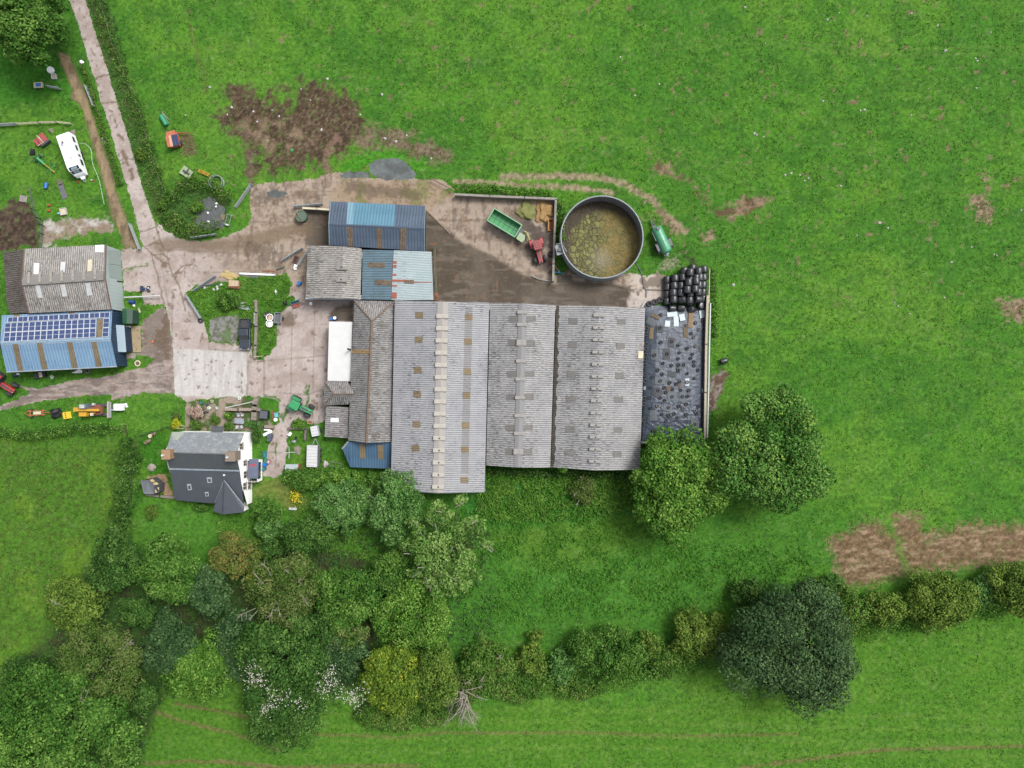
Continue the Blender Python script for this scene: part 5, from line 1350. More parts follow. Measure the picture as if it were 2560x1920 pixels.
for x, y, z, r, s in bl[::3]: mb.tube([(0.1, 0.1, 4.5), (x * 0.5, y * 0.5, z * 0.75), (x, y, z)], 0.14, 5, r1=0.04)
mb.build('trunk', BARK, root)
for a, b_ in (((1560, 450), (1590, 500)), ((1615, 530), (1625, 590)), ((1730, 470), (1740, 540)), ((1690, 430), (1710, 490)), ((1960, 300), (1890, 345)), ((1740, 375), (1780, 385)), ((1640, 620), (1670, 670)), ((1480, 710), (1530, 715)), ((1610, 850), (1550, 900)), ((1700, 960), (1690, 1010)), ((1750, 990), (1750, 1030)), ((1870, 900), (1900, 945)), ((1880, 650), (1850, 690)), ((1660, 900), (1670, 950)), ((2100, 640), (2180, 700)), ((2160, 650), (2190, 690)), ((2020, 470), (2060, 455)), ((1800, 420), (1790, 470)), ((1590, 820), (1640, 825))):
    p0 = P(*C3(*a), 9.9) - cc; p1 = P(*C3(*b_), 9.3) - cc; p0.z = 9.9; p1.z = 9.0
    mb = MB(); mb.tube([p0, (p0 + p1) / 2 + Vector((0.05, 0.1, 0.1)), p1], 0.05, 5, r1=0.08); mb.build('bare_branch', TWIG, root)
tree('deciduous_tree', 'dense green tree leaning over the southwest corner of the widest shed roof', 'tree', 988, 1268, 66, 82, 8.5, 'grey', 110, 0.34, group=GF, lobes=[(1035, 1215, 26), (1020, 1195, 20)])
tree('shrub_tree', 'pale spreading bush tree beside the black round tank', 'tree', 860, 1262, 70, 62, 5.5, 'grey', 110, 0.32, group=GF, clump=0.26)
tree('shrub_tree', 'dark rounded bush tree below the pale spreading bush in the garden', 'tree', 768, 1338, 66, 52, 5.5, 'dark', 120, 0.32, group=GF)
tree('deciduous_tree', 'rusty orange leaved tree at the lower edge of the farmhouse garden', 'tree', 586, 1387, 60, 56, 6.5, 'rust', 130, 0.3, group=GF, clump=0.28)
tree('golden_shrub', 'narrow bright yellow conifer right of the rusty orange tree', 'shrub', 637, 1437, 17, 32, 4.5, 'gold', 220, 0.2, group=GF, shrub=True)
tree('deciduous_tree', 'twiggy olive tree with bare branches left of the green round tree', 'tree', 716, 1475, 92, 88, 9, 'brown', 85, 0.3, group=GF, twigs=9, clump=0.24)
tree('deciduous_tree', 'round mid green tree right of the twiggy olive tree', 'tree', 868, 1492, 74, 84, 8.5, 'mid', 105, 0.34, group=GF)
tree('deciduous_tree', 'light green tree tucked under the west side of the willow', 'tree', 985, 1432, 48, 62, 6.5, 'mid', 120, 0.32, group=GF)
tree('deciduous_tree', 'full rounded yellowish green tree between the willow and yellow tree', 'tree', 1040, 1535, 90, 80, 8.5, 'bright', 105, 0.34, group=GF)
tree('deciduous_tree', 'tree turning bright yellow at the south edge of the copse', 'tree', 985, 1690, 74, 80, 8.5, 'yellow', 110, 0.34, group=GF, clump=0.26)
tree('deciduous_tree', 'yellow speckled green tree touching the east side of bright yellow tree', 'tree', 1085, 1690, 56, 74, 8, 'lime', 105, 0.34, group=GF)
tree('deciduous_tree', 'widest dark tree in the middle of the copse, above the white flowers', 'tree', 715, 1625, 118, 96, 10.5, 'dark', 95, 0.36, group=GF, clump=0.25)
tree('deciduous_tree', 'dark tree reaching furthest down into the bottom field, hung with white flowers', 'tree', 705, 1765, 98, 92, 9.5, 'dark', 95, 0.36, group=GF, clump=0.25, lobes=[(700, 1850, 36), (760, 1830, 34)])
tree('deciduous_tree', 'dark tree between the widest dark tree and yellow tree', 'tree', 855, 1630, 62, 74, 8, 'blue', 100, 0.34, group=GF)
tree('deciduous_tree', 'drooping dull green tree below the round mid green tree', 'tree', 868, 1585, 48, 40, 8, 'brown', 110, 0.32, group=GF)
tree('conifer_tree', 'tall blue-green tree with pale tips left of the twiggy olive tree', 'tree', 525, 1475, 48, 66, 8, 'blue', 120, 0.34, group=GF)
tree('deciduous_tree', 'dome shaped green tree with long leaves south of the hedge end', 'tree', 424, 1432, 76, 84, 8.5, 'mid', 110, 0.34, group=GF)
tree('deciduous_tree', 'dark willow-leaved tree at the south end of the tall hedge', 'tree', 292, 1405, 66, 72, 7.5, 'dark', 110, 0.34, group=GF)
tree('deciduous_tree', 'olive tree at the meadow edge, westmost of the copse', 'tree', 196, 1518, 74, 76, 7.5, 'lime', 100, 0.34, group=GF, twigs=1)
tree('deciduous_tree', 'brownish twiggy tree above the huge corner tree', 'tree', 248, 1660, 104, 92, 9.5, 'brown', 90, 0.32, group=GF, twigs=4, clump=0.24)
tree('deciduous_tree', 'huge mid green tree filling the lower left corner', 'tree', 135, 1830, 215, 150, 13, 'mid', 85, 0.42, clump=0.2)
tree('deciduous_tree', 'dark bush tree in the meadow corner above the huge corner tree', 'tree', 70, 1690, 62, 50, 6, 'dark', 100, 0.34, group=GF)
tree('conifer_tree', 'grey blue tree between the brownish tree and yellow-green tree', 'tree', 430, 1610, 66, 74, 8.5, 'blue', 105, 0.34, group=GF)
tree('deciduous_tree', 'yellow-green tree at the bottom field edge below the grey blue tree', 'tree', 500, 1682, 88, 72, 8.5, 'bright', 105, 0.34, group=GF, lobes=[(540, 1600, 34)])
tree('conifer_tree', 'slate green tree squeezed between yellow-green tree and widest dark tree', 'tree', 590, 1600, 44, 84, 8, 'blue', 110, 0.34, group=GF)
tree('shrub_tree', 'dark undergrowth bush between the dome shaped tree and brownish tree', 'tree', 345, 1530, 46, 40, 4, 'dark', 120, 0.32, group=GF)
tree('shrub_tree', 'dark bush under the north edge of the huge corner tree', 'tree', 350, 1745, 50, 40, 5, 'dark', 110, 0.32, group=GF)
tree('shrub_tree', 'dark bush filling the gap right of the rusty orange tree', 'tree', 668, 1372, 40, 26, 3.5, 'dark', 120, 0.3, group=GF)
tree('shrub_tree', 'upright dull green shrub east of the farmhouse bay', 'shrub', 662, 1278, 36, 34, 3.5, 'mid', 130, 0.28, group=GF)
tree('shrub_tree', 'grey green shrub below the upright dull green shrub', 'shrub', 672, 1320, 34, 28, 3.2, 'grey', 130, 0.28, group=GF)
for px, py, rx, ry, s in ((722, 1190, 42, 30, 'scrub'), (790, 1200, 46, 30, 'mid'), (862, 1195, 60, 26, 'meadow'), (930, 1215, 40, 28, 'mid')):
    pass
GB = 'bushes between the garden and the blue lean-to'
tree('bush', 'long low bush south of the grey box and stock trailer', 'bush', 760, 1196, 54, 30, 2.6, 'mid', 140, 0.28, group=GB, shrub=True)
tree('bush', 'leafy bush between the stock trailer and blue lean-to', 'bush', 852, 1196, 60, 27, 2.6, 'bright', 140, 0.28, group=GB, shrub=True)
tree('bush', 'small bush right of the black round tank by the shed corner', 'bush', 940, 1212, 42, 34, 2.8, 'mid', 140, 0.28, group=GB, shrub=True)
GH = 'bushes of the bottom hedge'
for px, py, rx, ry, h, lf, lb in ((1215, 1655, 66, 56, 5, 'scrub', 'dull green bush with bare twigs, just right of the yellow tree'), (1330, 1650, 36, 44, 4, 'lime', 'yellow-tipped bush between dull green bush and big hedge bush'), (1338, 1588, 22, 14, 2.2, 'lime', 'small bright lime yellow bush at the meadow edge of the hedge'), (1408, 1660, 36, 44, 4, 'grey', 'greyish bush left of the big hedge bush'), (1520, 1630, 96, 66, 6, 'mid', 'big dark bush mid-way along the bottom hedge'), (1622, 1610, 26, 34, 4.5, 'lime', 'yellowing bush on the right end of the big hedge bush'), (1748, 1585, 70, 64, 5.5, 'lime', 'rounded yellow-green bush left of the big dark oak'), (1665, 1650, 40, 40, 3.5, 'scrub', 'low scrubby bush below the gap left of the rounded yellow-green bush'),
        (2125, 1520, 44, 60, 5, 'scrub', 'scrubby bush touching the right side of the big dark oak'), (2212, 1520, 54, 46, 5, 'lime', 'light green bush below the brown cut strip, left of the widest bush'), (2345, 1500, 90, 72, 6, 'lime', 'widest yellow-green bush below the brown cut strip'), (2455, 1475, 34, 40, 3, 'grey', 'low grey bush left of the bush on the right picture edge'), (2545, 1465, 66, 66, 6, 'lime', 'yellow-green bush cut by the right picture edge'),
        (1870, 1480, 46, 36, 3.5, 'dark', 'dark low bush above the big dark oak'), (2060, 1470, 46, 34, 3.5, 'dark', 'dark low bush right of the top of the big dark oak'), (1000, 1790, 110, 34, 2.2, 'scrub', 'bramble bank below the yellow tree'), (1280, 1720, 70, 36, 2.5, 'scrub', 'low bramble right of the dead tree'), (1440, 1725, 60, 26, 2.4, 'scrub', 'low bramble under the middle of the bottom hedge')):
    tree('hedge_bush', lb, 'bush', px, py, rx, ry, h, lf, 110, 0.32, group=GH, shrub=True, clump=0.28, twigs=3 if px == 1215 else 0)
cc = P(1155, 1760, 5); root = thing('dead_tree', 'grey leafless tree with drooping bare branches at the bottom hedge', 'tree', (cc.x, cc.y, 0))
mb = MB(); mb.tube([(0, 1.6, 0), (0, 1.2, 3), (0, 0.4, 6)], 0.3, 8, r1=0.14); mb.build('trunk', TWIG, root)
for i in range(26):
    a = -math.pi / 2 + RNG.normal(0, 0.75); L_ = RNG.uniform(2.5, 5.2)
    s = Vector((RNG.uniform(-1, 1), RNG.uniform(-0.5, 2), 5 + RNG.uniform(-1, 1)))
    e = s + Vector((math.cos(a) * L_, math.sin(a) * L_, RNG.uniform(-0.5, 1)))
    mb = MB(); mb.tube([s, s.lerp(e, 0.5) + Vector((RNG.uniform(-.4, .4), 0, 0.5)), e], 0.08, 5, r1=0.025)
    for j in range(4):
        f = RNG.uniform(0.4, 0.95); b0 = s.lerp(e, f); aa = a + RNG.uniform(-1, 1)
        mb.tube([b0, b0 + Vector((math.cos(aa), math.sin(aa), -0.1)) * L_ * 0.25], 0.035, 4, r1=0.012)
    mb.build('branch', TWIG, root)
tree('bush', 'faint olive growth under the grey dead tree', 'bush', 1150, 1715, 50, 60, 3.5, 'brown', 70, 0.26, shrub=True)

def hedge(name, label, line, wpx, h, leaf, dens=60, ls=0.3, cat='hedge', bulge=0.35):
    pts = [P(x, y, h * 0.5) for x, y in line]
    base = sum(pts, Vector()) / len(pts); base.z = 0
    root = thing(name, label, cat, base)
    w = wpx / 2 * CAM_H / FPX
    bl = []
    for a, b in zip(pts[:-1], pts[1:]):
        d = b - a; L_ = d.length; nrm = Vector((-d.y, d.x, 0)).normalized(); n = max(1, int(L_ / (w * 0.55)))
        for i in range(n):
            q = a.lerp(b, (i + RNG.uniform(0, 1)) / n) - base
            for s in (-1, 0, 1):
                rr = w * RNG.uniform(0.42, 0.68)
                o = s * w * 0.5 + RNG.uniform(-.25, .25) * w
                bl.append((q.x + nrm.x * o, q.y + nrm.y * o, h * RNG.uniform(0.45, 0.72), rr, min(1.6, h * 0.5 / rr)))
    p, nn, t = blobs_leaves(bl, dens, ls)
    p[:, 2] = np.maximum(p[:, 2], 0.05)
    leaf_mesh('foliage', p, nn, ls, t, LV[leaf]).parent = root
    mb = MB()
    mb.tube([(q.x - base.x, q.y - base.y, h * 0.3 if i else 0) for i, q in enumerate(pts)], 0.07, 5)
    mb.build('stem', BARK, root)
    return root
hedge('tall_hedge', 'tall dark hedge running down the west side of the farmhouse garden', C1((1035, 130), (1020, 300), (1010, 480), (1000, 600), (960, 760), (930, 900), (900, 1000)), 62, 3.0, 'dark', 75, 0.3)
hedge('field_hedge', 'straight green hedge along the south side of the farm track, left edge', C1((-60, 60), (200, 90), (420, 60), (650, 30), (860, 30), (960, 50)), 32, 1.8, 'mid', 80, 0.28)
hedge('lane_hedge', 'long rough hedge bank along the east side of the entrance lane', A1((830, -40), (900, 150), (960, 380), (1060, 620), (1130, 800), (1210, 1000), (1280, 1250), (1330, 1450), (1400, 1640)), 36, 1.2, 'scrub', 34, 0.26)
hedge('verge_hedge', 'thin weedy hedge between the entrance lane and the brown path', A1((700, 560), (760, 680)) + A1((830, 950), (890, 1130), (960, 1350), (1040, 1600)) , 14, 0.9, 'scrub', 90, 0.2)
hedge('bramble_bank', 'brown-green bramble bank round the grey stone heap by the lane bend', A5((380, 1180), (420, 1010), (560, 930), (760, 960), (950, 1040), (1020, 1130)), 40, 1.6, 'scrub', 70, 0.26)
hedge('bramble_bank', 'low bramble between grey stone heap and the lane bend', A5((400, 1260), (420, 1400), (560, 1480), (740, 1480), (900, 1430)), 40, 1.3, 'scrub', 70, 0.26)
hedge('bramble_bank', 'brambles west of the stone heap facing the lane', A5((300, 1010), (300, 1200), (340, 1340)), 34, 1.3, 'mid', 70, 0.26)
hedge('nettle_bank', 'nettle bank between the slatted-side yard wall and round slurry tank', B2((1100, 210), (1105, 400), (1100, 560)), 26, 1.1, 'mid', 110, 0.24)
hedge('nettle_bank', 'nettles along the outer side of the long north yard wall', B2((220, 105), (500, 100), (800, 140), (1050, 170)), 24, 0.8, 'meadow' if False else 'grass', 110, 0.24)
hedge('ivy_bank', 'dark ivy growing along the south wall of the two eastern sheds', C5((260, 110), (480, 130), (760, 150), (900, 130), (1150, 150), (1400, 170)), 16, 1.4, 'dark', 110, 0.26)
hedge('weed_bank', 'weeds outside the white pipe rail of the silage clamp', B3((1400, 200), (1440, 420), (1440, 700), (1430, 1000), (1460, 1300)), 18, 0.7, 'grass', 90, 0.22)
tree('bush', 'green bush sprouting over the shed gutter beside the valley', 'bush', *B6(726, 1428), 14, 12, 5.2, 'bright', 300, 0.22, shrub=True)
tree('bush', 'brownish round bush in the nettles south of the middle shed', 'bush', *C5(1000, 265), 32, 36, 2.6, 'brown', 170, 0.2, shrub=True, twigs=4)
tree('bush', 'ring shaped yellow bush on the lane hedge bank', 'bush', *A2(1940, 815), 16, 16, 1.4, 'lime', 240, 0.18, shrub=True)
tree('bush', 'bushy green shrub beside the aluminium sheets in the grass island', 'bush', *A6(845, 930), 32, 22, 2.2, 'mid', 200, 0.22, shrub=True)
tree('bush', 'bright green bush at the west tip of the stone heap', 'bush', *A5(660, 1210), 18, 14, 1.6, 'bright', 240, 0.2, shrub=True)
tree('bush', 'yellow flowering bush beside the lane bend brambles', 'bush', *A5(290, 1190), 14, 14, 1.3, 'lime', 240, 0.18, shrub=True)
tree('garden_shrub', 'pale pink blossoming shrub in the front garden', 'shrub', *D3(770, 265), 19, 15, 2.2, 'pink', 300, 0.2, shrub=True)
tree('garden_shrub', 'golden yellow conifer at the northwest corner of the farmhouse', 'shrub', *D3(525, 415), 11, 13, 2.2, 'gold', 300, 0.18, shrub=True)
tree('garden_shrub', 'green shrub under the pale pink blossoming shrub', 'shrub', *D3(790, 425), 20, 11, 1.4, 'scrub', 260, 0.18, shrub=True)
tree('garden_shrub', 'brown dry shrub on the lawn left of the pink shrub', 'shrub', *D3(525, 315), 13, 9, 1.0, 'brown', 260, 0.18, shrub=True)
tree('garden_shrub', 'round green shrub left of the glass garden table', 'shrub', *D4(215, 480), 13, 9, 1.2, 'bright', 260, 0.18, shrub=True)
tree('garden_shrub', 'clipped green shrub beside the slate porch hood', 'shrub', *D4(225, 660), 13, 11, 1.4, 'mid', 260, 0.18, shrub=True)
tree('garden_shrub', 'dark straggling shrub climbing the northeast house corner', 'shrub', *D4(700, 790), 13, 22, 2.4, 'dark', 260, 0.18, shrub=True)
tree('garden_shrub', 'leafy pale plant bed behind the glass garden table', 'shrub', *D4(620, 620), 24, 10, 1.0, 'grey', 220, 0.18, shrub=True)
tree('garden_shrub', 'bright green shrub south of the green tractor', 'shrub', *D4(1420, 620), 16, 13, 1.4, 'bright', 240, 0.2, shrub=True)
tree('garden_shrub', 'small shrub left of the garden path, west plot', 'shrub', *D3(1040, 370), 11, 12, 1.2, 'scrub', 240, 0.18, shrub=True)
tree('garden_shrub', 'little round shrub beside the summerhouse', 'shrub', *D3(330, 1310), 6, 5, 0.9, 'bright', 400, 0.14, shrub=True)
tree('garden_shrub', 'yellowish shrub below the summerhouse wall', 'shrub', *D3(200, 1560), 16, 18, 1.8, 'lime', 220, 0.2, shrub=True)
tree('garden_shrub', 'weedy shrub strip under the farmhouse rear wall', 'shrub', *D3(850, 1500), 22, 10, 1.2, 'mid', 220, 0.2, shrub=True)
fl = thing('flower_clump', 'clump of bright yellow flowers on the dry garden bank', 'flowers', P(*B4(1640, 1140), 0.6))
pp = RNG.normal(0, 1, (160, 3)) * np.array([0.5, 0.7, 0.12]) + np.array([0, 0, 0.3])
leaf_mesh('blossom_foliage', pp, np.tile([0, 0, 1.0], (160, 1)), 0.24, RNG.uniform(0, 1, 160), LV['flower']).parent = fl
pp = RNG.normal(0, 1, (160, 3)) * np.array([0.6, 0.8, 0.08])
leaf_mesh('foliage', pp, np.tile([0, 0, 1.0], (160, 1)), 0.3, RNG.uniform(0, 1, 160), LV['bright']).parent = fl
for lb, pts in (('white flowering climber over the upper part of the lowest dark tree', ((280, 580), (300, 650), (290, 700), (340, 700), (400, 730))), ('white flowering climber low on the lowest dark tree', ((390, 930), (430, 900), (470, 850), (540, 840), (660, 890))), ('white flowering climber between the dark tree and yellow tree', ((920, 620), (890, 680), (850, 710), (850, 800), (930, 720))), ('white flowering climber at the foot of the yellow tree', ((1000, 820), (1050, 810), (1100, 830), (1120, 880), (1080, 850), (1140, 790)))):
    zc = 9.6 if pts[0][0] < 800 else 7.6
    w = [P(*C4(*q), zc) for q in pts]; c = w[0].copy(); c.z = 0
    r = thing('climbing_flower', lb, 'flowers', c)
    pp = np.concatenate([np.array(q - c)[None] + RNG.normal(0, 1, (38, 3)) * np.array([0.75, 0.75, 0.4]) for q in w])
    leaf_mesh('blossom_foliage', pp, np.tile([0, 0, 1.0], (len(pp), 1)), 0.22, RNG.uniform(0, 1, len(pp)), LV['white']).parent = r
    mb = MB(); mb.tube([(0, 0, 0.0), (0.1, 0, zc * 0.5), (0, 0, zc)], 0.06, 5); mb.build('stem', BARK, r)

def grass(name, poly, n, size, leaf, thr=0.0, scale=24, seed=5, zmax=0.25, feather=0.0):
    p = np.array(poly, float)
    X = RNG.uniform(p[:, 0].min(), p[:, 0].max(), n); Y = RNG.uniform(p[:, 1].min(), p[:, 1].max(), n)
    keep = (sd_poly(poly, X, Y, 80) < -2 - feather * RNG.uniform(0, 1, n) ** 2) & (fbm(X / scale, Y / scale, seed, 4) + RNG.uniform(-.12, .12, n) > thr)
    keep &= zone_of(X, Y) == 0
    md = sd_poly(MUD, X, Y) < 10
    keep &= ~(md & (fbm(X / 16, Y / 16, 77, 5) < 0.62))
    keep &= sd_poly(STRIP, X, Y) > -6
    for q in (POOL, PEN, PINK_BARE, EASTSOIL, CLAMPMUD): keep &= sd_poly(q, X, Y) > 2
    for q in RUTS: keep &= sd_line(q, X, Y) > 9
    X = X[keep]; Y = Y[keep]; n = len(X)
    k = CAM_H / FPX
    pos = np.stack([(X - 1280) * k, (960 - Y) * k, RNG.uniform(0.02, zmax, n)], 1)
    nr = unit(np.stack([RNG.normal(0, .5, n), RNG.normal(0, .5, n), np.ones(n) * 0.9], 1))
    t = 0.25 + 0.5 * fbm(X / 14, Y / 14, seed + 3, 3) + RNG.normal(0, 0.1, n)
    o = leaf_mesh(name, pos, nr, size, t, LV[leaf], aspect=0.35)
    return tag(o, kind='stuff')
ALL = [(-20, -20), (2580, -20), (2580, 1940), (-20, 1940)]
grass('grass', ALL, 150000, 0.34, 'grass', 0.48)
MEADOW = C5((-350, 650), (-100, 330), (120, 320), (100, 110), (1420, 110), (1460, 480), (1900, 660), (2300, 700), (2800, 700), (2850, 950), (2900, 1240), (2300, 1350), (1750, 1250), (1300, 1300), (800, 1330), (0, 1420), (-300, 1200))
grass('meadow_grass', MEADOW, 42000, 0.46, 'meadow', 0.46, scale=30, seed=8, zmax=0.6, feather=70)
NET = C5((140, 90), (1400, 110), (1420, 450), (800, 520), (500, 540), (150, 500))
grass('nettle_growth', NET, 16000, 0.5, 'bright', 0.36, scale=18, seed=15, zmax=0.7, feather=25)
SWM = [(-20, 1120), (290, 1120), (270, 1300), (180, 1420), (60, 1600), (-20, 1640)]
grass('dock_growth', SWM, 9000, 0.4, 'brown', 0.52, scale=12, seed=25, zmax=0.35)
ISL = ISLAND
grass('weed_growth', ISL, 9000, 0.36, 'bright', 0.36, scale=16, seed=35, zmax=0.4)
grass('weed_growth', BANK, 14000, 0.36, 'scrub', 0.4, scale=16, seed=45, zmax=0.5)
GRD = C3((0, 420), (280, 380), (700, 300), (1100, 200), (1360, 300), (1360, 760), (1280, 800), (900, 700), (300, 660), (0, 600))
grass('weed_growth', GRD, 12000, 0.4, 'bright', 0.4, scale=16, seed=55, zmax=0.5)

COPSE = C2((380, 620), (700, 60), (1100, 20), (1700, 120), (2212, -250), (3300, -400), (3900, -300), (3950, 700), (3600, 1000), (2700, 1150), (2100, 1300), (1900, 1000), (1300, 1120), (1150, 1643), (-60, 1643), (-60, 900))
grass('undergrowth', COPSE, 22000, 0.55, 'oak', 0.4, scale=18, seed=65, zmax=0.9, feather=30)

hedge('field_hedge', 'continuous scrubby bottom hedge from the yellow tree to the big dark oak', [(1080, 1700), (1180, 1690), (1290, 1690), (1400, 1690), (1520, 1672), (1640, 1660), (1740, 1630), (1850, 1600)], 92, 2.6, 'mid', 60, 0.3)
hedge('field_hedge', 'scrubby hedge joining the bushes under the brown cut strip', [(2060, 1540), (2130, 1560), (2250, 1540), (2350, 1530), (2460, 1500), (2580, 1490)], 80, 2.6, 'mid', 60, 0.3)
def at(crop_pt, z=0.0):
    p = P(crop_pt[0], crop_pt[1], z); p.z = 0
    return p
def wheel(parent, x, y, r, w, hub=GALV, name='wheel'):
    m = Matrix.Translation((x, y, r)) @ Matrix.Rotation(math.pi / 2, 4, 'X')
    mb = MB(); mb.lathe([(r * 0.55, -w / 2), (r * 0.92, -w / 2), (r, -w * 0.3), (r, w * 0.3), (r * 0.92, w / 2), (r * 0.55, w / 2)], m, 20)
    o = mb.build(name, RUBBER, parent, smooth=False)
    h = MB(); h.lathe([(0.02, -w * 0.42), (r * 0.56, -w * 0.42), (r * 0.58, -w * 0.2), (r * 0.3, 0), (r * 0.58, w * 0.2), (r * 0.56, w * 0.42), (0.02, w * 0.42)], m, 16)
    h.build('rim', hub, o)
    return o
def gate(label, a, b, h=1.15, name='field_gate', m=GALV, group=None):
    p0, p1 = P(a[0], a[1], 0.55), P(b[0], b[1], 0.55); L_ = (p1 - p0).length
    c = (p0 + p1) / 2; c.z = 0
    r = thing(name, label, 'gate', c, heading(a, b), group)
    mb = MB()
    for s in (-1, 1): mb.cyl((s * L_ / 2, 0, 0), (s * L_ / 2, 0, h + 0.1), 0.07, n=8)
    mb.tube([(-L_ / 2, 0, 0.2), (0, 0, h)], 0.03, 6); mb.tube([(L_ / 2, 0, 0.2), (0, 0, h)], 0.03, 6)
    mb.build('frame', m, r)
    for i in range(6):
        z = 0.2 + i * (h - 0.2) / 5
        mb = MB(); mb.box((0, 0, z), (L_, 0.09, 0.05)); mb.build('rail', m, r)
    return r
def wall_run(name, label, cat, line, h, w, m, cap=None):
    pts = [P(x, y, h) for x, y in line]; c = sum(pts, Vector()) / len(pts); c.z = 0
    r = thing(name, label, cat, c)
    mb = MB(); mc = MB()
    for a, b in zip(pts[:-1], pts[1:]):
        d = b - a; mid = (a + b) / 2 - c; rz = math.atan2(d.y, d.x)
        mb.box((mid.x, mid.y, h / 2), (d.length + w * 0.4, w, h), rz)
        if cap: mc.box((mid.x, mid.y, h + 0.04), (d.length + w * 0.5, w + 0.08, 0.08), rz)
    mb.build('wall', m, r)
    if cap: mc.build('coping', cap, r)
    return r
def fence(label, line, h, m, name='fence', gap=2.4, rails=3):
    pts = [P(x, y, h * 0.7) for x, y in line]; c = sum(pts, Vector()) / len(pts); c.z = 0
    r = thing(name, label, 'fence', c)
    for a, b in zip(pts[:-1], pts[1:]):
        d = b - a; n = max(1, int(d.length / gap))
        for i in range(n + 1):
            q = a.lerp(b, i / n) - c
            mb = MB(); mb.box((q.x, q.y, h / 2), (0.1, 0.1, h)); mb.build('post', m, r)
        for k in range(rails):
            z = h * (0.35 + 0.3 * k); mid = (a + b) / 2 - c
            mb = MB(); mb.box((mid.x, mid.y, z), (d.length, 0.05, 0.1), math.atan2(d.y, d.x)); mb.build('rail', m, r)
    return r
def barrel(label, pt, m, r=0.3, h=0.9, z=0.0, lying=None, name='barrel', cat='barrel', lid=None):
    c = at(pt, h if lying is None else r); o = thing(name, label, cat, c + Vector((0, 0, z)), 0 if lying is None else lying)
    M = None if lying is None else Matrix.Translation((-h / 2, 0, r)) @ Matrix.Rotation(math.pi / 2, 4, 'Y')
    mb = MB(); mb.lathe([(r * 0.9, 0), (r, 0.03), (r, h * .3), (r * 1.04, h * .33), (r, h * .36), (r, h * .63), (r * 1.04, h * .66), (r, h * .69), (r, h - 0.03), (r * 0.92, h)], M, 18)
    mb.build('body', m, o)
    mb = MB(); mb.lathe([(r * 0.93, h), (r * 0.93, h + 0.02), (r * 0.8, h + 0.005), (0.06, h + 0.005), (0.06, h + 0.04), (0.0, h + 0.04)], M, 18)
    mb.build('lid', lid or m, o)
    return o
def crate(label, pt, m, d=(0.8, 0.5, 0.5), rz=0.0, name='crate', cat='crate', fill=None, z=0.0):
    o = thing(name, label, cat, at(pt, d[2]) + Vector((0, 0, z)), rz)
    t = 0.04; x, y, h = d; mb = MB()
    mb.box((0, 0, t / 2), (x, y, t))
    for s in (-1, 1):
        mb.box((s * (x / 2 - t / 2), 0, h / 2 + t / 2), (t, y - 2 * t - 0.004, h - t)); mb.box((0, s * (y / 2 - t / 2), h / 2 + t / 2), (x, t, h - t))
    mb.build('body', m, o)
    mb = MB()
    for s in (-1, 1):
        mb.box((s * (x / 2), 0, h + 0.03), (t * 1.8, y + t, 0.05)); mb.box((0, s * (y / 2), h + 0.032), (x + t, t * 1.8, 0.05))
    mb.build('rim', m, o)
    if fill:
        mb = MB(); mb.box((0, 0, h * 0.7), (x - 2 * t - 0.01, y - 2 * t - 0.01, 0.04)); mb.build('contents', fill, o)
    return o
def board(label, pt, d, rz, m, name='board', cat='board', z=0.02, edge=None):
    """loose sheet with battens under it"""
    o = thing(name, label, cat, at(pt, z) + Vector((0, 0, z)), rz)
    mb = MB(); mb.box((0, 0, 0.06), (d[0], d[1], 0.03)); mb.build('sheet', m, o, bev=0.005)
    mb = MB()
    for s in (-0.35, 0.35): mb.box((s * d[0], 0, 0.022), (0.08, d[1] * 0.96, 0.044))
    mb.build('batten', edge or m, o)
    return o
def pallet(label, pt, rz, m=WOOD, d=(1.2, 1.0), z=0.0):
    o = thing('pallet', label, 'pallet', at(pt, 0.15) + Vector((0, 0, z)), rz)
    mb = MB()
    for i in range(7): mb.box(((i - 3) * d[0] / 6.6, 0, 0.13), (d[0] / 9, d[1], 0.025))
    mb.build('deck', m, o)
    mb = MB()
    for i in (-1, 0, 1): mb.box((0, i * d[1] * 0.44, 0.06), (d[0], 0.1, 0.11))
    mb.build('bearer', m, o)
    return o
def lump(label, pt, r, h, m, name='stone', cat='stone', sq=1.0, rz=0.0, seed=0, n=2, z=0.0, amp=0.22, group=None):
    bm = bmesh.new(); bmesh.ops.create_icosphere(bm, subdivisions=n, radius=1.0)
    rr = random.Random(seed + int(pt[0] * 7 + pt[1]))
    ph = [rr.uniform(0, 6) for _ in range(6)]
    for v in bm.verts:
        c = v.co; f = 1 + amp * (math.sin(c.x * 3 + ph[0]) * math.cos(c.y * 4 + ph[1]) + 0.5 * math.sin(c.z * 5 + c.x * 6 + ph[2]) + 0.4 * math.sin(c.y * 9 + ph[3]))
        v.co = Vector((c.x * r * f, c.y * r * sq * f, max(-0.15, c.z) * h * f + 0.05 * h))
    me = bpy.data.meshes.new(name); bm.to_mesh(me); me.materials.append(m)
    o = bpy.data.objects.new(name, me); C.objects.link(o); o.location = at(pt, h * 0.6) + Vector((0, 0, z)); o.rotation_euler = (0, 0, rz)
    return tag(o, label, cat, group)
def pole(name, label, cat, pts, r, m, zs=None, n=6):
    w = [P(x, y, (zs[i] if zs else r)) for i, (x, y) in enumerate(pts)]
    c = sum(w, Vector()) / len(w); c.z = 0
    mb = MB(); mb.tube([q - c for q in w], r, n); o = mb.build(name, m, None, loc=c)
    return tag(o, label, cat)
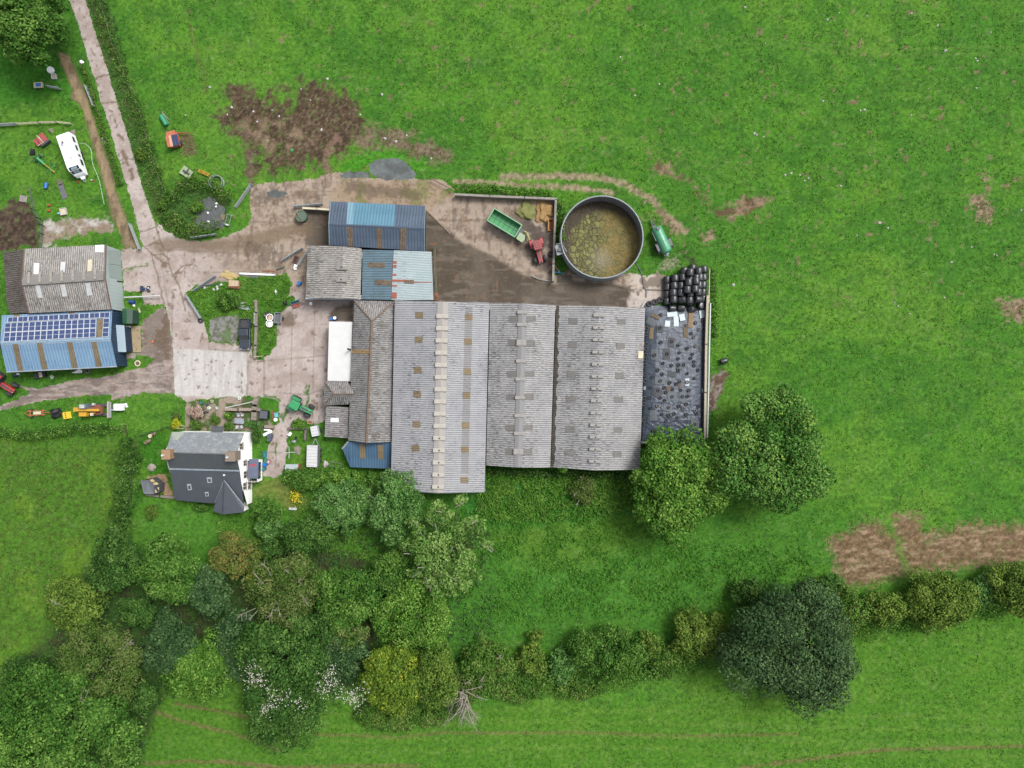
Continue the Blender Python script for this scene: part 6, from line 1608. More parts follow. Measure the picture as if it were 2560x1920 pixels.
def smooth_line(pts, k=6):
    out = []
    for i in range(len(pts) - 1):
        p0 = pts[max(0, i - 1)]; p1 = pts[i]; p2 = pts[i + 1]; p3 = pts[min(len(pts) - 1, i + 2)]
        for j in range(k):
            t = j / k
            out.append(tuple(0.5 * ((2 * p1[a]) + (-p0[a] + p2[a]) * t + (2 * p0[a] - 5 * p1[a] + 4 * p2[a] - p3[a]) * t * t + (-p0[a] + 3 * p1[a] - 3 * p2[a] + p3[a]) * t ** 3) for a in (0, 1)))
    return out + [pts[-1]]

OCHRE_W = paint('stained_concrete_wall', K(150, 144, 132), 0.9, 0.25, 1.0, dirt=K(96, 86, 66), bmp=0.2)
wall_run('yard_wall', 'long concrete wall along the north side of the trailer yard', 'wall', B2((200, 158), (500, 174), (800, 186), (1078, 198)), 1.5, 0.28, OCHRE_W, cap=CONCRETE)
wall_run('yard_wall', 'concrete wall between the trailer yard and the slurry tank', 'wall', B2((1070, 204), (1060, 500), (1050, 760), (1047, 905)), 1.5, 0.28, OCHRE_W, cap=CONCRETE)
pole('kerb', 'curved pale pipe kerb at the south end of the trailer yard', 'kerb', smooth_line(B2((860, 862), (920, 890), (980, 903), (1040, 910))), 0.16, CONCRETE)
cS = P(*B2(1468, 528), 3.7); cS.z = 0
rS = thing('slurry_tank', 'large round open slurry tank with a crusted ochre surface', 'tank', cS)
Rt = 103.3 * (CAM_H - 3.7) / FPX
PANEL = paint('tank_panel', K(132, 134, 138), 0.5, 0.2, 1.2, dirt=K(78, 70, 64))
mb = MB(); mb.lathe([(Rt, 0), (Rt, 3.7), (Rt - 0.1, 3.7), (Rt - 0.1, 0.05), (Rt, 0)], n=72, caps=False); mb.build('wall', PANEL, rS)
mb = MB(); mb.torus((0, 0, 3.72), Rt - 0.05, 0.11, 72, 8); mb.build('rim', GALV, rS)
for z in (1.25, 2.5):
    mb = MB(); mb.torus((0, 0, z), Rt + 0.03, 0.05, 72, 6); mb.build('hoop', GALV, rS)
for i in range(28):
    a = 2 * math.pi * i / 28
    mb = MB(); mb.box((math.cos(a) * (Rt - 0.13), math.sin(a) * (Rt - 0.13), 2.1), (0.07, 0.05, 3.1), a); mb.build('panel_seam', paint('seam', K(150, 152, 156), 0.5), rS)
m, t, b = nmat('slurry_crust')
o_ = coord(t)
nv = t.nodes.new('ShaderNodeTexNoise'); nv.inputs['Scale'].default_value = 0.9; nv.inputs['Detail'].default_value = 4; t.links.new(o_, nv.inputs['Vector'])
wob = mixc(t, 0.75, o_, nv.outputs['Color'], 'ADD')
vo = t.nodes.new('ShaderNodeTexVoronoi'); vo.feature = 'DISTANCE_TO_EDGE'; vo.inputs['Scale'].default_value = 1.25; t.links.new(wob, vo.inputs['Vector'])
vc = t.nodes.new('ShaderNodeTexVoronoi'); vc.inputs['Scale'].default_value = 1.25; t.links.new(wob, vc.inputs['Vector'])
sx = t.nodes.new('ShaderNodeSeparateXYZ'); t.links.new(o_, sx.inputs[0])
big = noise(t, o_, 0.28, 5, 0.6); fine = noise(t, o_, 3.2, 4, 0.7); mid = noise(t, o_, 1.1, 4, 0.65)
east = mrange(t, math_(t, 'ADD', sx.outputs[0], math_(t, 'MULTIPLY', math_(t, 'SUBTRACT', big, 0.5), 6.0)), -0.5, 2.5)
col = mixc(t, mrange(t, vc.outputs['Color'], 0.2, 0.8), K(108, 106, 60), K(140, 142, 76))
sp_ = t.nodes.new('ShaderNodeSeparateColor'); t.links.new(vc.outputs['Color'], sp_.inputs[0])
col = mixc(t, mrange(t, sp_.outputs[0], 0.2, 0.9), K(104, 100, 56), K(140, 140, 78))
crk = mrange(t, vo.outputs['Distance'], 0.01, 0.13, 0.9, 0)
col = mixc(t, math_(t, 'MULTIPLY', crk, mrange(t, east, 0.1, 0.9, 1, 0.3)), col, K(48, 44, 28))
col = mixc(t, math_(t, 'MULTIPLY', east, mrange(t, mid, 0.35, 0.6, 0.55, 0.95)), col, mixc(t, mrange(t, mid, 0.35, 0.65), K(100, 92, 46), K(150, 124, 64)))
col = mixc(t, mrange(t, fine, 0.5, 0.66, 0, 0.5), col, K(150, 142, 84))
dx = math_(t, 'SUBTRACT', sx.outputs[0], 0.3); dy = math_(t, 'ADD', sx.outputs[1], 3.2)
dd = math_(t, 'SQRT', math_(t, 'ADD', math_(t, 'MULTIPLY', dx, dx), math_(t, 'MULTIPLY', dy, dy)))
froth = mrange(t, math_(t, 'ADD', dd, math_(t, 'MULTIPLY', math_(t, 'SUBTRACT', fine, 0.5), 6.0)), 0.2, 2.6, 0.7, 0)
col = mixc(t, froth, col, K(160, 152, 126))
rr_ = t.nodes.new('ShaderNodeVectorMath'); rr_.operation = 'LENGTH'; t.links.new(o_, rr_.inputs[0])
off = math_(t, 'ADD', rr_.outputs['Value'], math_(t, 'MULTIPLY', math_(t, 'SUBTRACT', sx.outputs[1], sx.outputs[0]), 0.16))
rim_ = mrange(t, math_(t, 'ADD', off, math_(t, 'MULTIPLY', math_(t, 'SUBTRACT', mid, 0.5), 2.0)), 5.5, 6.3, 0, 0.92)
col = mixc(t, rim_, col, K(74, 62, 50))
t.links.new(col, b.inputs['Base Color']); b.inputs['Roughness'].default_value = 0.7; b.inputs['Specular IOR Level'].default_value = 0.3
bump(t, b, math_(t, 'ADD', mrange(t, vo.outputs['Distance'], 0, 0.2), fine), 0.5, 0.12)
mb = MB(); mb.lathe([(0.0, 0.55), (2, 0.55), (4, 0.55), (Rt - 0.12, 0.55)], n=72, caps=False); mb.f = [f[::-1] for f in mb.f]
mb.build('slurry', m, rS)
q = at(B2(1100, 635), 3.2) - cS
mb = MB(); mb.box((q.x, q.y, 3.0), (1.1, 1.7, 0.06), 0.25)
pf = mb.build('platform', GALV, rS)
mb = MB()
for sx_ in (-1, 1):
    for sy in (-1, 1):
        mb.cyl((q.x + sx_ * 0.5, q.y + sy * 0.8, 0), (q.x + sx_ * 0.5, q.y + sy * 0.8, 4.0), 0.04, n=6)
for sy in (-1, 1): mb.cyl((q.x - 0.5, q.y + sy * 0.8, 4.0), (q.x + 0.5, q.y + sy * 0.8, 4.0), 0.04, n=6)
mb.cyl((q.x - 0.5, q.y - 0.8, 4.0), (q.x - 0.5, q.y + 0.8, 4.0), 0.04, n=6); mb.cyl((q.x + 0.5, q.y + 0.6, 3.9), (q.x + 1.2, q.y - 0.5, 3.9), 0.05, n=6)
mb.build('railing', GALV, pf)
mb = MB(); mb.box((q.x, q.y - 0.1, 3.3), (0.5, 0.5, 0.5)); mb.build('pump_box', STEEL_DK, pf)
pole('hose', 'pink delivery hose running from the tank platform to the blue valve', 'hose', smooth_line(B2((1078, 655), (1052, 690), (1045, 740), (1070, 790), (1105, 825))), 0.11, HOSE_R)
pole('pipe', 'black pipe running from the slurry tank to the cracked concrete', 'pipe', smooth_line(B2((1760, 750), (1790, 800), (1815, 860), (1832, 960), (1850, 985), (1850, 1050))), 0.09, STEEL_DK)
pole('pipe', 'black pipe lying across the concrete towards the wrapped bales', 'pipe', B2((1850, 982), (1930, 984), (2030, 990)), 0.09, STEEL_DK)
pole('rail', 'white diagonal rail by the corner of the easternmost shed', 'rail', B2((1846, 1085), (1812, 1134)), 0.09, WHITE_PAINT, zs=[0.6, 0.6])
barrel('small red drum beside the yard wall near the pink hose', B2(1037, 750), RED, 0.28, 0.6)
o = thing('slurry_valve', 'blue and teal pipe valve at the foot of the pink hose', 'valve', at(B2(1095, 834)))
mb = MB(); mb.cyl((-1.0, 0.0, 0.2), (0.9, -0.15, 0.2), 0.13); mb.build('pipe', TEAL_P, o)
mb = MB(); mb.cyl((0, 0, 0.1), (0, 0, 0.6), 0.22); mb.torus((0, 0, 0.66), 0.2, 0.03, 14, 6); mb.build('hand_wheel', BLUE_P, o)
o = thing('drain_grate', 'slatted concrete drain grate below the slurry tank', 'grate', at(B2(1145, 890)))
mb = MB(); mb.box((0, 0, 0.015), (2.7, 1.3, 0.03)); mb.build('pit_cover', CONC_DARK, o)
for i in range(4):
    mb = MB(); mb.box((0, -0.5 + i * 0.33, 0.05), (2.5, 0.16, 0.05)); mb.build('slat', paint('slat', K(92, 84, 74), 0.9, 0.2), o)
pole('kerb', 'short white kerb by the foot of the slurry tank', 'kerb', B2((1205, 850), (1262, 862)), 0.15, CONCRETE)
pole('pole', 'thin wooden rail reaching from the track to the long yard wall', 'rail', B2((-6, 22), (200, 128)), 0.1, WOOD, zs=[0.9, 0.9])
pole('pole', 'long thin pole lying on the concrete edge east of the dark blue shed', 'pole', B1((1900, 245), (2070, 410), (2240, 580)), 0.09, WOOD)

m, t, b = nmat('bale_wrap')
o_ = coord(t); n1 = noise(t, mapping(t, o_, (2, 2, 9)), 1.2, 4)
t.links.new(mixc(t, n1, (0.012, 0.012, 0.014), (0.03, 0.031, 0.034)), b.inputs['Base Color'])
b.inputs['Roughness'].default_value = 0.36
bump(t, b, noise(t, mapping(t, o_, (3, 3, 14)), 1.0, 3), 0.25, 0.05)
WRAP = m
def bale_mesh():
    mb = MB(); r = 0.62
    mb.lathe([(0.0, -0.58), (r * 0.75, -0.6), (r * 0.93, -0.55), (r, -0.42), (r * 1.02, 0), (r, 0.42), (r * 0.93, 0.55), (r * 0.75, 0.6), (0.0, 0.58)], n=22)
    me = bpy.data.meshes.new('wrapped_bale'); me.from_pydata(mb.v, [], mb.f); me.materials.append(WRAP)
    me.polygons.foreach_set('use_smooth', [True] * len(mb.f)); me.update()
    return me
BALE = bale_mesh()
def bale(x, y, layer, up=False):
    z = 0.6 + [0, 1.0, 2.0][layer]
    p = P(*B3(x, y), z + 0.6)
    o = bpy.data.objects.new('wrapped_bale', BALE); C.objects.link(o)
    o.location = (p.x, p.y, z)
    o.rotation_euler = (0 if up else math.pi / 2 + RNG.uniform(-.06, .06), RNG.uniform(0, 6.2) if up else 0, RNG.uniform(-.12, .12))
    if up: lb = 'black wrapped bale standing on end at the clamp side of the stack' if layer == 0 else 'black wrapped bale standing on end on the second layer of the stack'
    else: lb = ('black wrapped bale lying on its side in the bottom layer of the stack', 'black wrapped bale lying on its side in the second layer of the stack', 'black wrapped bale lying on its side on top of the stack')[layer]
    tag(o, lb, 'bale', 'upright wrapped bales' + (' of the second layer' if layer else ' at the clamp side') if up else ('bottom', 'second', 'top')[layer] + ' layer bales of the stack')
for x, y in ((700, 372), (704, 490), (700, 606), (698, 718), (1292, 205), (1288, 335), (1280, 455), (1275, 572), (1275, 680), (1108, 185), (970, 240), (950, 345), (1085, 330), (1205, 225), (812, 345), (815, 460), (925, 575), (805, 690), (1065, 620), (1180, 560), (1065, 500), (1180, 450), (925, 460), (1065, 730), (1180, 680), (810, 575), (940, 690)): bale(x, y, 0)
for x, y in ((828, 345), (815, 465), (800, 578), (806, 688), (925, 465), (915, 578), (1060, 365), (1060, 480), (1165, 345), (1205, 235), (1225, 335), (1210, 455), (1200, 570), (1062, 700), (950, 335), (1072, 245), (1072, 590), (975, 230)): bale(x, y, 1)
for x, y in ((1070, 255), (1045, 415), (1165, 395), (1025, 530), (1150, 520)): bale(x, y, 2)
for x, y in ((780, 828), (925, 822), (1095, 845), (1240, 790)): bale(x, y, 0, True)
for x, y in ((945, 690), (1197, 685)): bale(x, y, 1, True)
o = bpy.data.objects.new('wrapped_bale', BALE); C.objects.link(o); p = at(B7(1025, 675)); o.location = (p.x, p.y, 0.6); o.rotation_euler = (math.pi / 2, 0, R(-75)); o.scale = (0.75, 0.75, 1.0)
o.location.z = 0.47
tag(o, 'single small black wrapped roll lying alone in the grass', 'bale')

m, t, b = nmat('silage_sheet')
o_ = coord(t)
g1 = noise(t, mapping(t, o_, (1.0, 1.3, 1)), 0.55, 6, 0.7, 1.6); g2 = noise(t, mapping(t, o_, (0.8, 2.4, 1)), 1.3, 5, 0.7, 2.2)
t.links.new(mixc(t, mrange(t, g1, 0.35, 0.65), K(66, 75, 90), K(80, 90, 106)), b.inputs['Base Color'])
b.inputs['Roughness'].default_value = 0.45
bump(t, b, math_(t, 'ADD', g2, math_(t, 'MULTIPLY', g1, 0.6)), 0.45, 0.10)
CLAMP_M = m
LX0, LX1, RX0, RX1, TY0, TY1 = 1613.0, 1603.5, 1765.0, 1760.0, 762.0, 1106.0
def clamp_z(s, tt):
    e = np.minimum(np.minimum(s, 1 - s) * 5.0, 1.0); f = np.minimum(tt * 7, 1.0); g = np.minimum((1 - tt) * 5, 1.0)
    return 0.25 + 1.15 * np.sqrt(np.clip(e, 0, 1)) * f * np.sqrt(np.clip(g, 0, 1))
ns, ntt = 90, 190
s_, t_ = np.meshgrid(np.linspace(0, 1, ns), np.linspace(0, 1, ntt))
zz = clamp_z(s_, t_)
pxx = (LX0 + (LX1 - LX0) * t_) * (1 - s_) + (RX0 + (RX1 - RX0) * t_) * s_
pyy = TY0 + 8 * s_ + (TY1 - TY0) * t_ - 0.0
wr = (fbm(pxx / 9 + pyy / 30, pyy / 5, 301, 4) - 0.5) * 0.12 + (fbm(pxx / 4, pyy / 16, 302, 3) - 0.5) * 0.06
edge = np.minimum(1, np.minimum(s_, 1 - s_) * 8) * 0.6 + 0.4 + 1.6 * sstep(0.5, 1.0, t_)
zz = zz + wr * edge
kk = (CAM_H - zz) / FPX
V = np.stack([(pxx - 1280) * kk, (960 - pyy) * kk, zz], -1).reshape(-1, 3)
jj, ii = np.meshgrid(np.arange(ntt - 1), np.arange(ns - 1), indexing='ij'); a_ = (jj * ns + ii).ravel()
me = bpy.data.meshes.new('sheet'); me.from_pydata(V.tolist(), [], np.stack([a_, a_ + ns, a_ + ns + 1, a_ + 1], 1).tolist()); me.materials.append(CLAMP_M)
me.polygons.foreach_set('use_smooth', [True] * len(me.polygons)); me.update()
cr = thing('silage_clamp', 'black plastic sheeted silage clamp, dotted with tyres, east of the sheds', 'silage clamp', P(1685, 935, 0))
so = bpy.data.objects.new('cover_sheet', me); C.objects.link(so); so.parent = cr; so.location = -cr.location
def on_clamp(x, y):
    px, py = B7(x, y)
    tt = (py - TY0) / (TY1 - TY0); l = LX0 + (LX1 - LX0) * tt; r = RX0 + (RX1 - RX0) * tt
    s = (px - l) / (r - l)
    if -0.02 < s < 1.02 and 0 <= tt <= 1:
        z = float(clamp_z(np.array(min(1, max(0, s))), np.array(tt))) + 0.05
    else: z = 0.02
    return P(px, py, z)
wall_run('clamp_wall', 'cream topped concrete wall on the east side of the silage clamp', 'wall', B7((868, 0), (852, 500), (845, 1000), (838, 1480)), 1.7, 0.3, CONC_DARK, cap=paint('cream_coping', K(196, 184, 164), 0.8, 0.12))
wall_run('clamp_wall', 'low concrete wall with white rail across the south end of the clamp', 'wall', B7((180, 1522), (500, 1530), (850, 1540)), 1.6, 0.25, CONC_DARK, cap=CONCRETE)
o = pole('rail', 'long white pipe rail outside the clamp wall', 'rail', B7((896, 72), (884, 560), (878, 900), (864, 1470)), 0.13, WHITE_PAINT, zs=[1.9] * 4)
pole('rail', 'thin cream rail beside the wrapped bale stack', 'rail', B3((1367, 200), (1362, 480), (1355, 748)), 0.07, CREAM, zs=[1.5] * 3)
pole('rail', 'short brown rail between the bale stack and clamp wall', 'rail', B3((1345, 535), (1332, 745)), 0.1, WOOD, zs=[1.5] * 2)
pole('rail', 'white rail across the south end of the clamp', 'rail', B7((180, 1516), (700, 1522), (850, 1532)), 0.06, WHITE_PAINT, zs=[2.0] * 3)
MATS = [(372, 342, 68, 72, 0, 0), (318, 605, 74, 112, 2, 1), (440, 600, 74, 112, 0, 0), (490, 482, 66, 100, -6, 0), (638, 375, 44, 110, 4, 2), (692, 250, 50, 158, -3, 3), (326, 210, 98, 38, -22, 2), (284, 270, 108, 74, -26, 1), (285, 385, 42, 122, -4, 3), (498, 808, 82, 52, -6, 0), (375, 880, 112, 70, -3, 1), (350, 1002, 100, 92, -38, 0), (500, 1040, 100, 92, 0, 1), (610, 1040, 74, 102, 0, 1), (452, 1160, 90, 72, -16, 1), (304, 1238, 76, 112, 0, 1), (735, 1330, 82, 122, 6, 1), (800, 545, 46, 66, 4, 0), (462, 958, 42, 46, 15, 2), (583, 930, 24, 60, 0, 2), (562, 768, 32, 62, 12, 0)]
MM = [paint('mat_dark', K(78, 80, 84), 0.8, 0.15, 2), paint('mat_grey', K(104, 110, 116), 0.75, 0.15, 2), paint('mat_brown', K(116, 100, 78), 0.9, 0.2, 2), CARDB]
ML = ['dark rubber mat', 'grey rubber mat', 'brown board', 'long tan board']
mlab = {0: 'dark grey rubber mat lying on the black clamp sheet', 1: 'lighter grey rubber mat lying on the black clamp sheet', 2: 'brown mat lying on the black clamp sheet', 3: 'tan board lying on the north end of the clamp sheet'}
mgrp = {0: 'dark grey mats on the clamp', 1: 'lighter grey mats on the clamp', 2: 'brown mats on the clamp', 3: 'tan boards on the clamp'}
def flat_on(x, y, w, h, rot, m, name, lab, cat, grp, zoff=0.03):
    k = (CAM_H - 1.2) / FPX * B7.s
    p = on_clamp(x, y); mb = MB()
    nx_, ny_ = 4, 6; vs = []
    for j in range(ny_ + 1):
        for i in range(nx_ + 1):
            lx = (i / nx_ - 0.5) * w; ly = (j / ny_ - 0.5) * h; ca, sa = math.cos(R(rot)), math.sin(R(rot))
            q = on_clamp(x + lx * ca + ly * sa, y - lx * sa + ly * ca)
            vs.append((q.x - p.x, q.y - p.y, q.z - p.z + zoff + 0.02))
    n0 = len(vs); vs += [(a, b_, c - 0.03) for a, b_, c in vs]; W_ = nx_ + 1
    fs = [(j * W_ + i, (j + 1) * W_ + i, (j + 1) * W_ + i + 1, j * W_ + i + 1) for j in range(ny_) for i in range(nx_)]
    fs += [tuple(n0 + q for q in f[::-1]) for f in fs]
    mb.add(vs, fs)
    o = mb.build(name, m, None, loc=p); tag(o, lab, cat, grp); return o
for x, y, w, h, rot, k in MATS: flat_on(x, y, w, h, rot, MM[k], 'rubber_mat' if k < 3 else 'board', mlab[k], 'mat' if k < 3 else 'board', mgrp[k])
SKYL = paint('translucent_sheet', K(208, 222, 226), 0.5, 0.08, 3, dirt=K(170, 200, 204))
for x, y, w, h, rot, lab in ((500, 190, 106, 48, 6, 'pale plastic sheet lying crosswise just below the upright bales'), (540, 262, 52, 106, 2, 'long pale plastic sheet pointing down the clamp'), (603, 222, 56, 70, 12, 'pale squarish sheet right of the long pale plastic sheet'), (450, 287, 52, 62, -6, 'small pale sheet left of the long pale plastic sheet'), (810, 187, 54, 82, 8, 'greyish white sheet at the clamp corner by the east wall'), (655, 893, 38, 76, 0, 'white strip under a tyre halfway down the clamp'), (820, 980, 30, 42, 0, 'white scrap by the east clamp wall'), (212, 955, 26, 36, 0, 'white scrap by the shed side of the clamp')):
    flat_on(x, y, w, h, rot, SKYL, 'plastic_sheet', lab, 'sheet', None)
TY = MB(); TY.torus((0, 0, 0.09), 0.215, 0.095, 20, 8, flat=0.95)
tym = bpy.data.meshes.new('tyre'); tym.from_pydata(TY.v, [], TY.f); tym.materials.append(RUBBER); tym.polygons.foreach_set('use_smooth', [True] * len(TY.f)); tym.update()
tyb = tym.copy(); tyb.materials[0] = paint('dusty_rubber', K(120, 116, 114), 0.9, 0.25, 3)
TYRES = [(380, 195), (372, 330), (740, 277), (695, 387), (382, 480), (494, 470), (560, 513), (654, 542), (316, 612), (446, 600), (574, 587), (710, 603), (690, 645), (724, 680), (726, 722), (562, 650), (405, 698), (492, 720), (566, 715), (619, 712), (350, 767), (563, 772), (297, 837), (396, 813), (767, 768), (655, 803), (727, 853), (375, 880), (473, 900), (542, 910), (577, 886), (275, 947), (418, 950), (352, 978), (502, 966), (434, 998), (589, 976), (672, 978), (267, 1052), (376, 1056), (497, 1044), (604, 1042), (655, 1040), (421, 1082), (281, 1158), (568, 1140), (460, 1157), (645, 1120), (770, 1145), (750, 1215), (393, 1225), (462, 1237), (516, 1220), (550, 1260), (645, 1227), (733, 1328), (437, 1295), (304, 1395)]
DUSTY = [(648, 300), (773, 343), (724, 426), (740, 517), (347, 1140), (612, 1165), (735, 1190), (655, 893)]
def tyre(pt, me, lab, grp, sc=1.0, p=None, tilt=0.0):
    o = bpy.data.objects.new('tyre', me); C.objects.link(o)
    o.location = p if p is not None else on_clamp(*pt); o.scale = (sc, sc, sc)
    o.rotation_euler = (RNG.uniform(-.08, .08) + tilt, RNG.uniform(-.08, .08), RNG.uniform(0, 6))
    tag(o, lab, 'tyre', grp); return o
for q in TYRES: tyre(q, tym, 'black tyre lying flat on the silage clamp sheet', 'tyres scattered over the clamp sheet', RNG.uniform(0.88, 1.08), on_clamp(*q) + Vector((0, 0, 0.06)))
for q in DUSTY: tyre(q, tyb, 'dusty pale tyre lying flat on the silage clamp sheet', 'dusty tyres on the clamp sheet', 1.05, on_clamp(*q) + Vector((0, 0, 0.06)))
for q in ((828, 345), (828, 385), (828, 428), (826, 482), (826, 600), (826, 657), (825, 735), (818, 1075), (815, 1130), (815, 1205), (822, 265)): tyre(q, tym, 'black tyre in the row along the east clamp wall', 'tyres along the east clamp wall', 1.3)
for q in ((232, 335), (228, 395), (226, 500), (224, 552), (222, 612), (216, 655), (214, 720), (212, 815), (214, 880), (206, 1060), (204, 1120), (200, 1290)): tyre(q, tym, 'black tyre in the row along the shed side of the clamp', 'tyres along the shed side of the clamp', 1.3)
for i, q in enumerate(((258, 85), (313, 65), (370, 42))): tyre(q, tym, 'large black tyre in the short row holding the north sheet edge', 'large tyres at the north sheet edge', 1.75, at(B7(*q)) + Vector((0, 0, 0.25)))
tyre(None, tym, 'large dark tyre leaning in the trailer yard near the tractor', None, 1.9, at(B2(1028, 676)) + Vector((0, 0, 0.02)))
tyre(None, tym, 'lone tyre at the foot of the galvanised gate by the grass island', None, 1.6, at(A6(500, 1175)) + Vector((0, 0, 0.02)))

def tractor(label, pt, rz, body, roof, name='tractor', s=1.0, hub=YELLOW_P, loader=False):
    """pt: middle of the cab roof in the survey"""
    c = P(pt[0], pt[1], 2.7 * s); c.z = 0
    r = thing(name, label, 'tractor', c, rz); r.scale = (s, s, s)
    mb = MB(); mb.extr([(0.55, 0.75), (2.75, 0.7), (2.85, 1.1), (2.75, 1.45), (0.55, 1.65)], -0.38, 0.38)
    mb.build('bonnet', body, r, bev=0.06)
    mb = MB(); mb.box((1.5, 0, 1.585), (1.3, 0.3, 0.06), ry=0.09); mb.box((2.55, 0, 1.49), (0.22, 0.44, 0.05), ry=0.1); mb.build('bonnet_vent', STEEL_DK, r)
    mb = MB(); mb.box((0.9, 0, 0.75), (3.4, 0.5, 0.45)); mb.build('chassis', STEEL_DK, r)
    mb = MB(); mb.box((-0.05, 0, 1.75), (1.25, 1.3, 1.5), top=(0.86, 0.9)); mb.build('cab', GLASS_DK, r, bev=0.05)
    mb = MB(); mb.prism([(-0.85, -0.68), (0.6, -0.74), (0.72, -0.55), (0.72, 0.55), (0.6, 0.74), (-0.85, 0.68), (-0.95, 0.5), (-0.95, -0.5)], 2.52, 2.72)
    mb.build('cab_roof', roof, r, bev=0.07)
    mb = MB(); mb.box((-0.1, 0, 2.74), (0.8, 0.9, 0.05)); mb.build('roof_hatch', roof, r, bev=0.02)
    for sy in (-1, 1):
        wheel(r, -0.75, sy * 0.95, 0.88, 0.55, hub, 'rear_wheel'); wheel(r, 2.1, sy * 0.85, 0.6, 0.4, hub, 'front_wheel')
        mb = MB(); mb.extr([(-1.5, 1.35), (-1.2, 1.82), (-0.3, 1.85), (0.15, 1.5), (0.1, 1.4), (-0.35, 1.74), (-1.15, 1.72), (-1.42, 1.3)], sy * 0.68, sy * 1.18); mb.build('mudguard', body, r)
        mb = MB(); mb.box((2.8, sy * 0.22, 1.25), (0.05, 0.16, 0.14)); mb.build('headlight', WHITE_PAINT, r)
    mb = MB(); mb.cyl((0.75, 0.42, 1.5), (0.75, 0.42, 2.5), 0.06); mb.build('exhaust', STEEL_DK, r)
    return r
tractor('bright green tractor parked on slabs by the farmhouse garden', D4(1362, 300), heading((1362, 300), (1665, 460)), GREEN_P, GREEN_P, s=1.0)
tractor('red tractor coupled to the green forage trailer in the yard', B2(912, 600), heading((910, 595), (948, 745)), RED, paint('dusty_red_roof', K(150, 66, 66), 0.6, 0.2, 3), s=0.98)
tractor('red tractor cut by the left picture edge below the solar barn', A4(-100, 1080), heading((-100, 1060), (60, 1165)), RED, STEEL_DK, s=1.05, hub=GALV)
c = P(*A6(1012, 1338), 1.7); c.z = 0
r = thing('pickup_truck', 'dark grey double cab pickup with an open load bed on the gravel stand', 'pickup', c, heading((1022, 1160), (1020, 1510)))
mb = MB(); mb.extr([(-2.6, 0.45), (-2.6, 0.95), (2.35, 0.98), (2.6, 0.9), (2.62, 0.45)], -0.9, 0.9); mb.build('body', DARKGREY_P, r, bev=0.07)
mb = MB(); mb.extr([(0.85, 0.95), (0.95, 1.08), (2.4, 1.0), (2.55, 0.9), (2.5, 0.85)], -0.84, 0.84); mb.build('bonnet', DARKGREY_P, r, bev=0.05)
mb = MB(); mb.extr([(-0.95, 0.97), (-0.8, 1.64), (0.35, 1.64), (1.0, 1.02)], -0.83, 0.83); mb.build('windows', GLASS_DK, r, bev=0.05)
mb = MB(); mb.extr([(-0.86, 1.6), (-0.8, 1.72), (0.28, 1.72), (0.42, 1.6)], -0.74, 0.74); mb.build('cab_roof', DARKGREY_P, r, bev=0.05)
mb = MB(); mb.box((-1.78, 0, 0.97), (1.45, 1.45, 0.03)); mb.build('load_bed', paint('bed_liner', K(66, 66, 70), 0.8), r)
mb = MB()
for sy in (-1, 1): mb.box((-1.78, sy * 0.82, 1.1), (1.62, 0.14, 0.3))
mb.box((-2.55, 0, 1.1), (0.1, 1.5, 0.3)); mb.box((-0.99, 0, 1.1), (0.06, 1.5, 0.3)); mb.build('bed_side', DARKGREY_P, r)
for sx_ in (-1.6, 1.65):
    for sy in (-1, 1): wheel(r, sx_, sy * 0.82, 0.38, 0.26)
for sy in (-1, 1):
    mb = MB(); mb.box((2.5, sy * 0.66, 0.86), (0.22, 0.3, 0.14)); mb.build('headlight', WHITE_PAINT, r)
    mb = MB(); mb.box((0.75, sy * 1.0, 1.1), (0.14, 0.22, 0.16)); mb.build('mirror', DARKGREY_P, r)
mb = MB(); mb.box((2.66, 0, 0.6), (0.1, 1.2, 0.2)); mb.build('bumper', GALV, r, bev=0.03)
c = P(*A2(950, 790), 2.5); c.z = 0
r = thing('caravan', 'white twin axle touring caravan parked on the grass beside the brown path', 'caravan', c, heading((862, 545), (1042, 1060)))
mb = MB(); mb.extr([(-3.35, 0.45), (-3.4, 2.2), (-3.2, 2.55), (2.2, 2.6), (2.75, 2.35), (3.3, 1.35), (3.45, 0.8), (3.4, 0.45)], -1.12, 1.12); mb.v = [(x * 1.06, y * (0.84 if x > 3 else 0.95 if x > 2.5 else 1), z) for x, y, z in mb.v]; mb.build('body', WHITE_PLASTIC, r, bev=0.1)
def sl(x0, z0, x1, z1, y0, y1, f0, f1, nm, m, off=0.03):
    d = Vector((x1 - x0, 0, z1 - z0)); n = Vector((-d.z, 0, d.x)).normalized()
    if n.z < 0: n = -n
    a = Vector((x0, 0, z0)) + d * f0 + n * off; b_ = Vector((x0, 0, z0)) + d * f1 + n * off
    mb = MB(); mb.add([(a.x, y0, a.z), (b_.x, y0, b_.z), (b_.x, y1, b_.z), (a.x, y1, a.z), (a.x - n.x * .03, y0, a.z - n.z * .03), (b_.x - n.x * .03, y0, b_.z - n.z * .03), (b_.x - n.x * .03, y1, b_.z - n.z * .03), (a.x - n.x * .03, y1, a.z - n.z * .03)], [(0, 1, 2, 3), (7, 6, 5, 4), (0, 4, 5, 1), (1, 5, 6, 2), (2, 6, 7, 3), (3, 7, 4, 0)])
    return mb.build(nm, m, r)
sl(2.33, 2.6, 2.915, 2.35, -0.85, 0.85, 0.1, 0.98, 'front_window', BLACK); sl(2.33, 2.6, 2.915, 2.35, -0.5, 0.5, 0.25, 0.85, 'pane', paint('tinted_pane', K(150, 176, 186), 0.2), 0.045)
sl(2.915, 2.35, 3.5, 1.35, -0.85, 0.85, 0.08, 0.6, 'front_window', BLACK); sl(2.915, 2.35, 3.5, 1.35, -0.5, 0.5, 0.16, 0.5, 'pane', paint('tinted_pane', K(150, 176, 186), 0.2), 0.045)
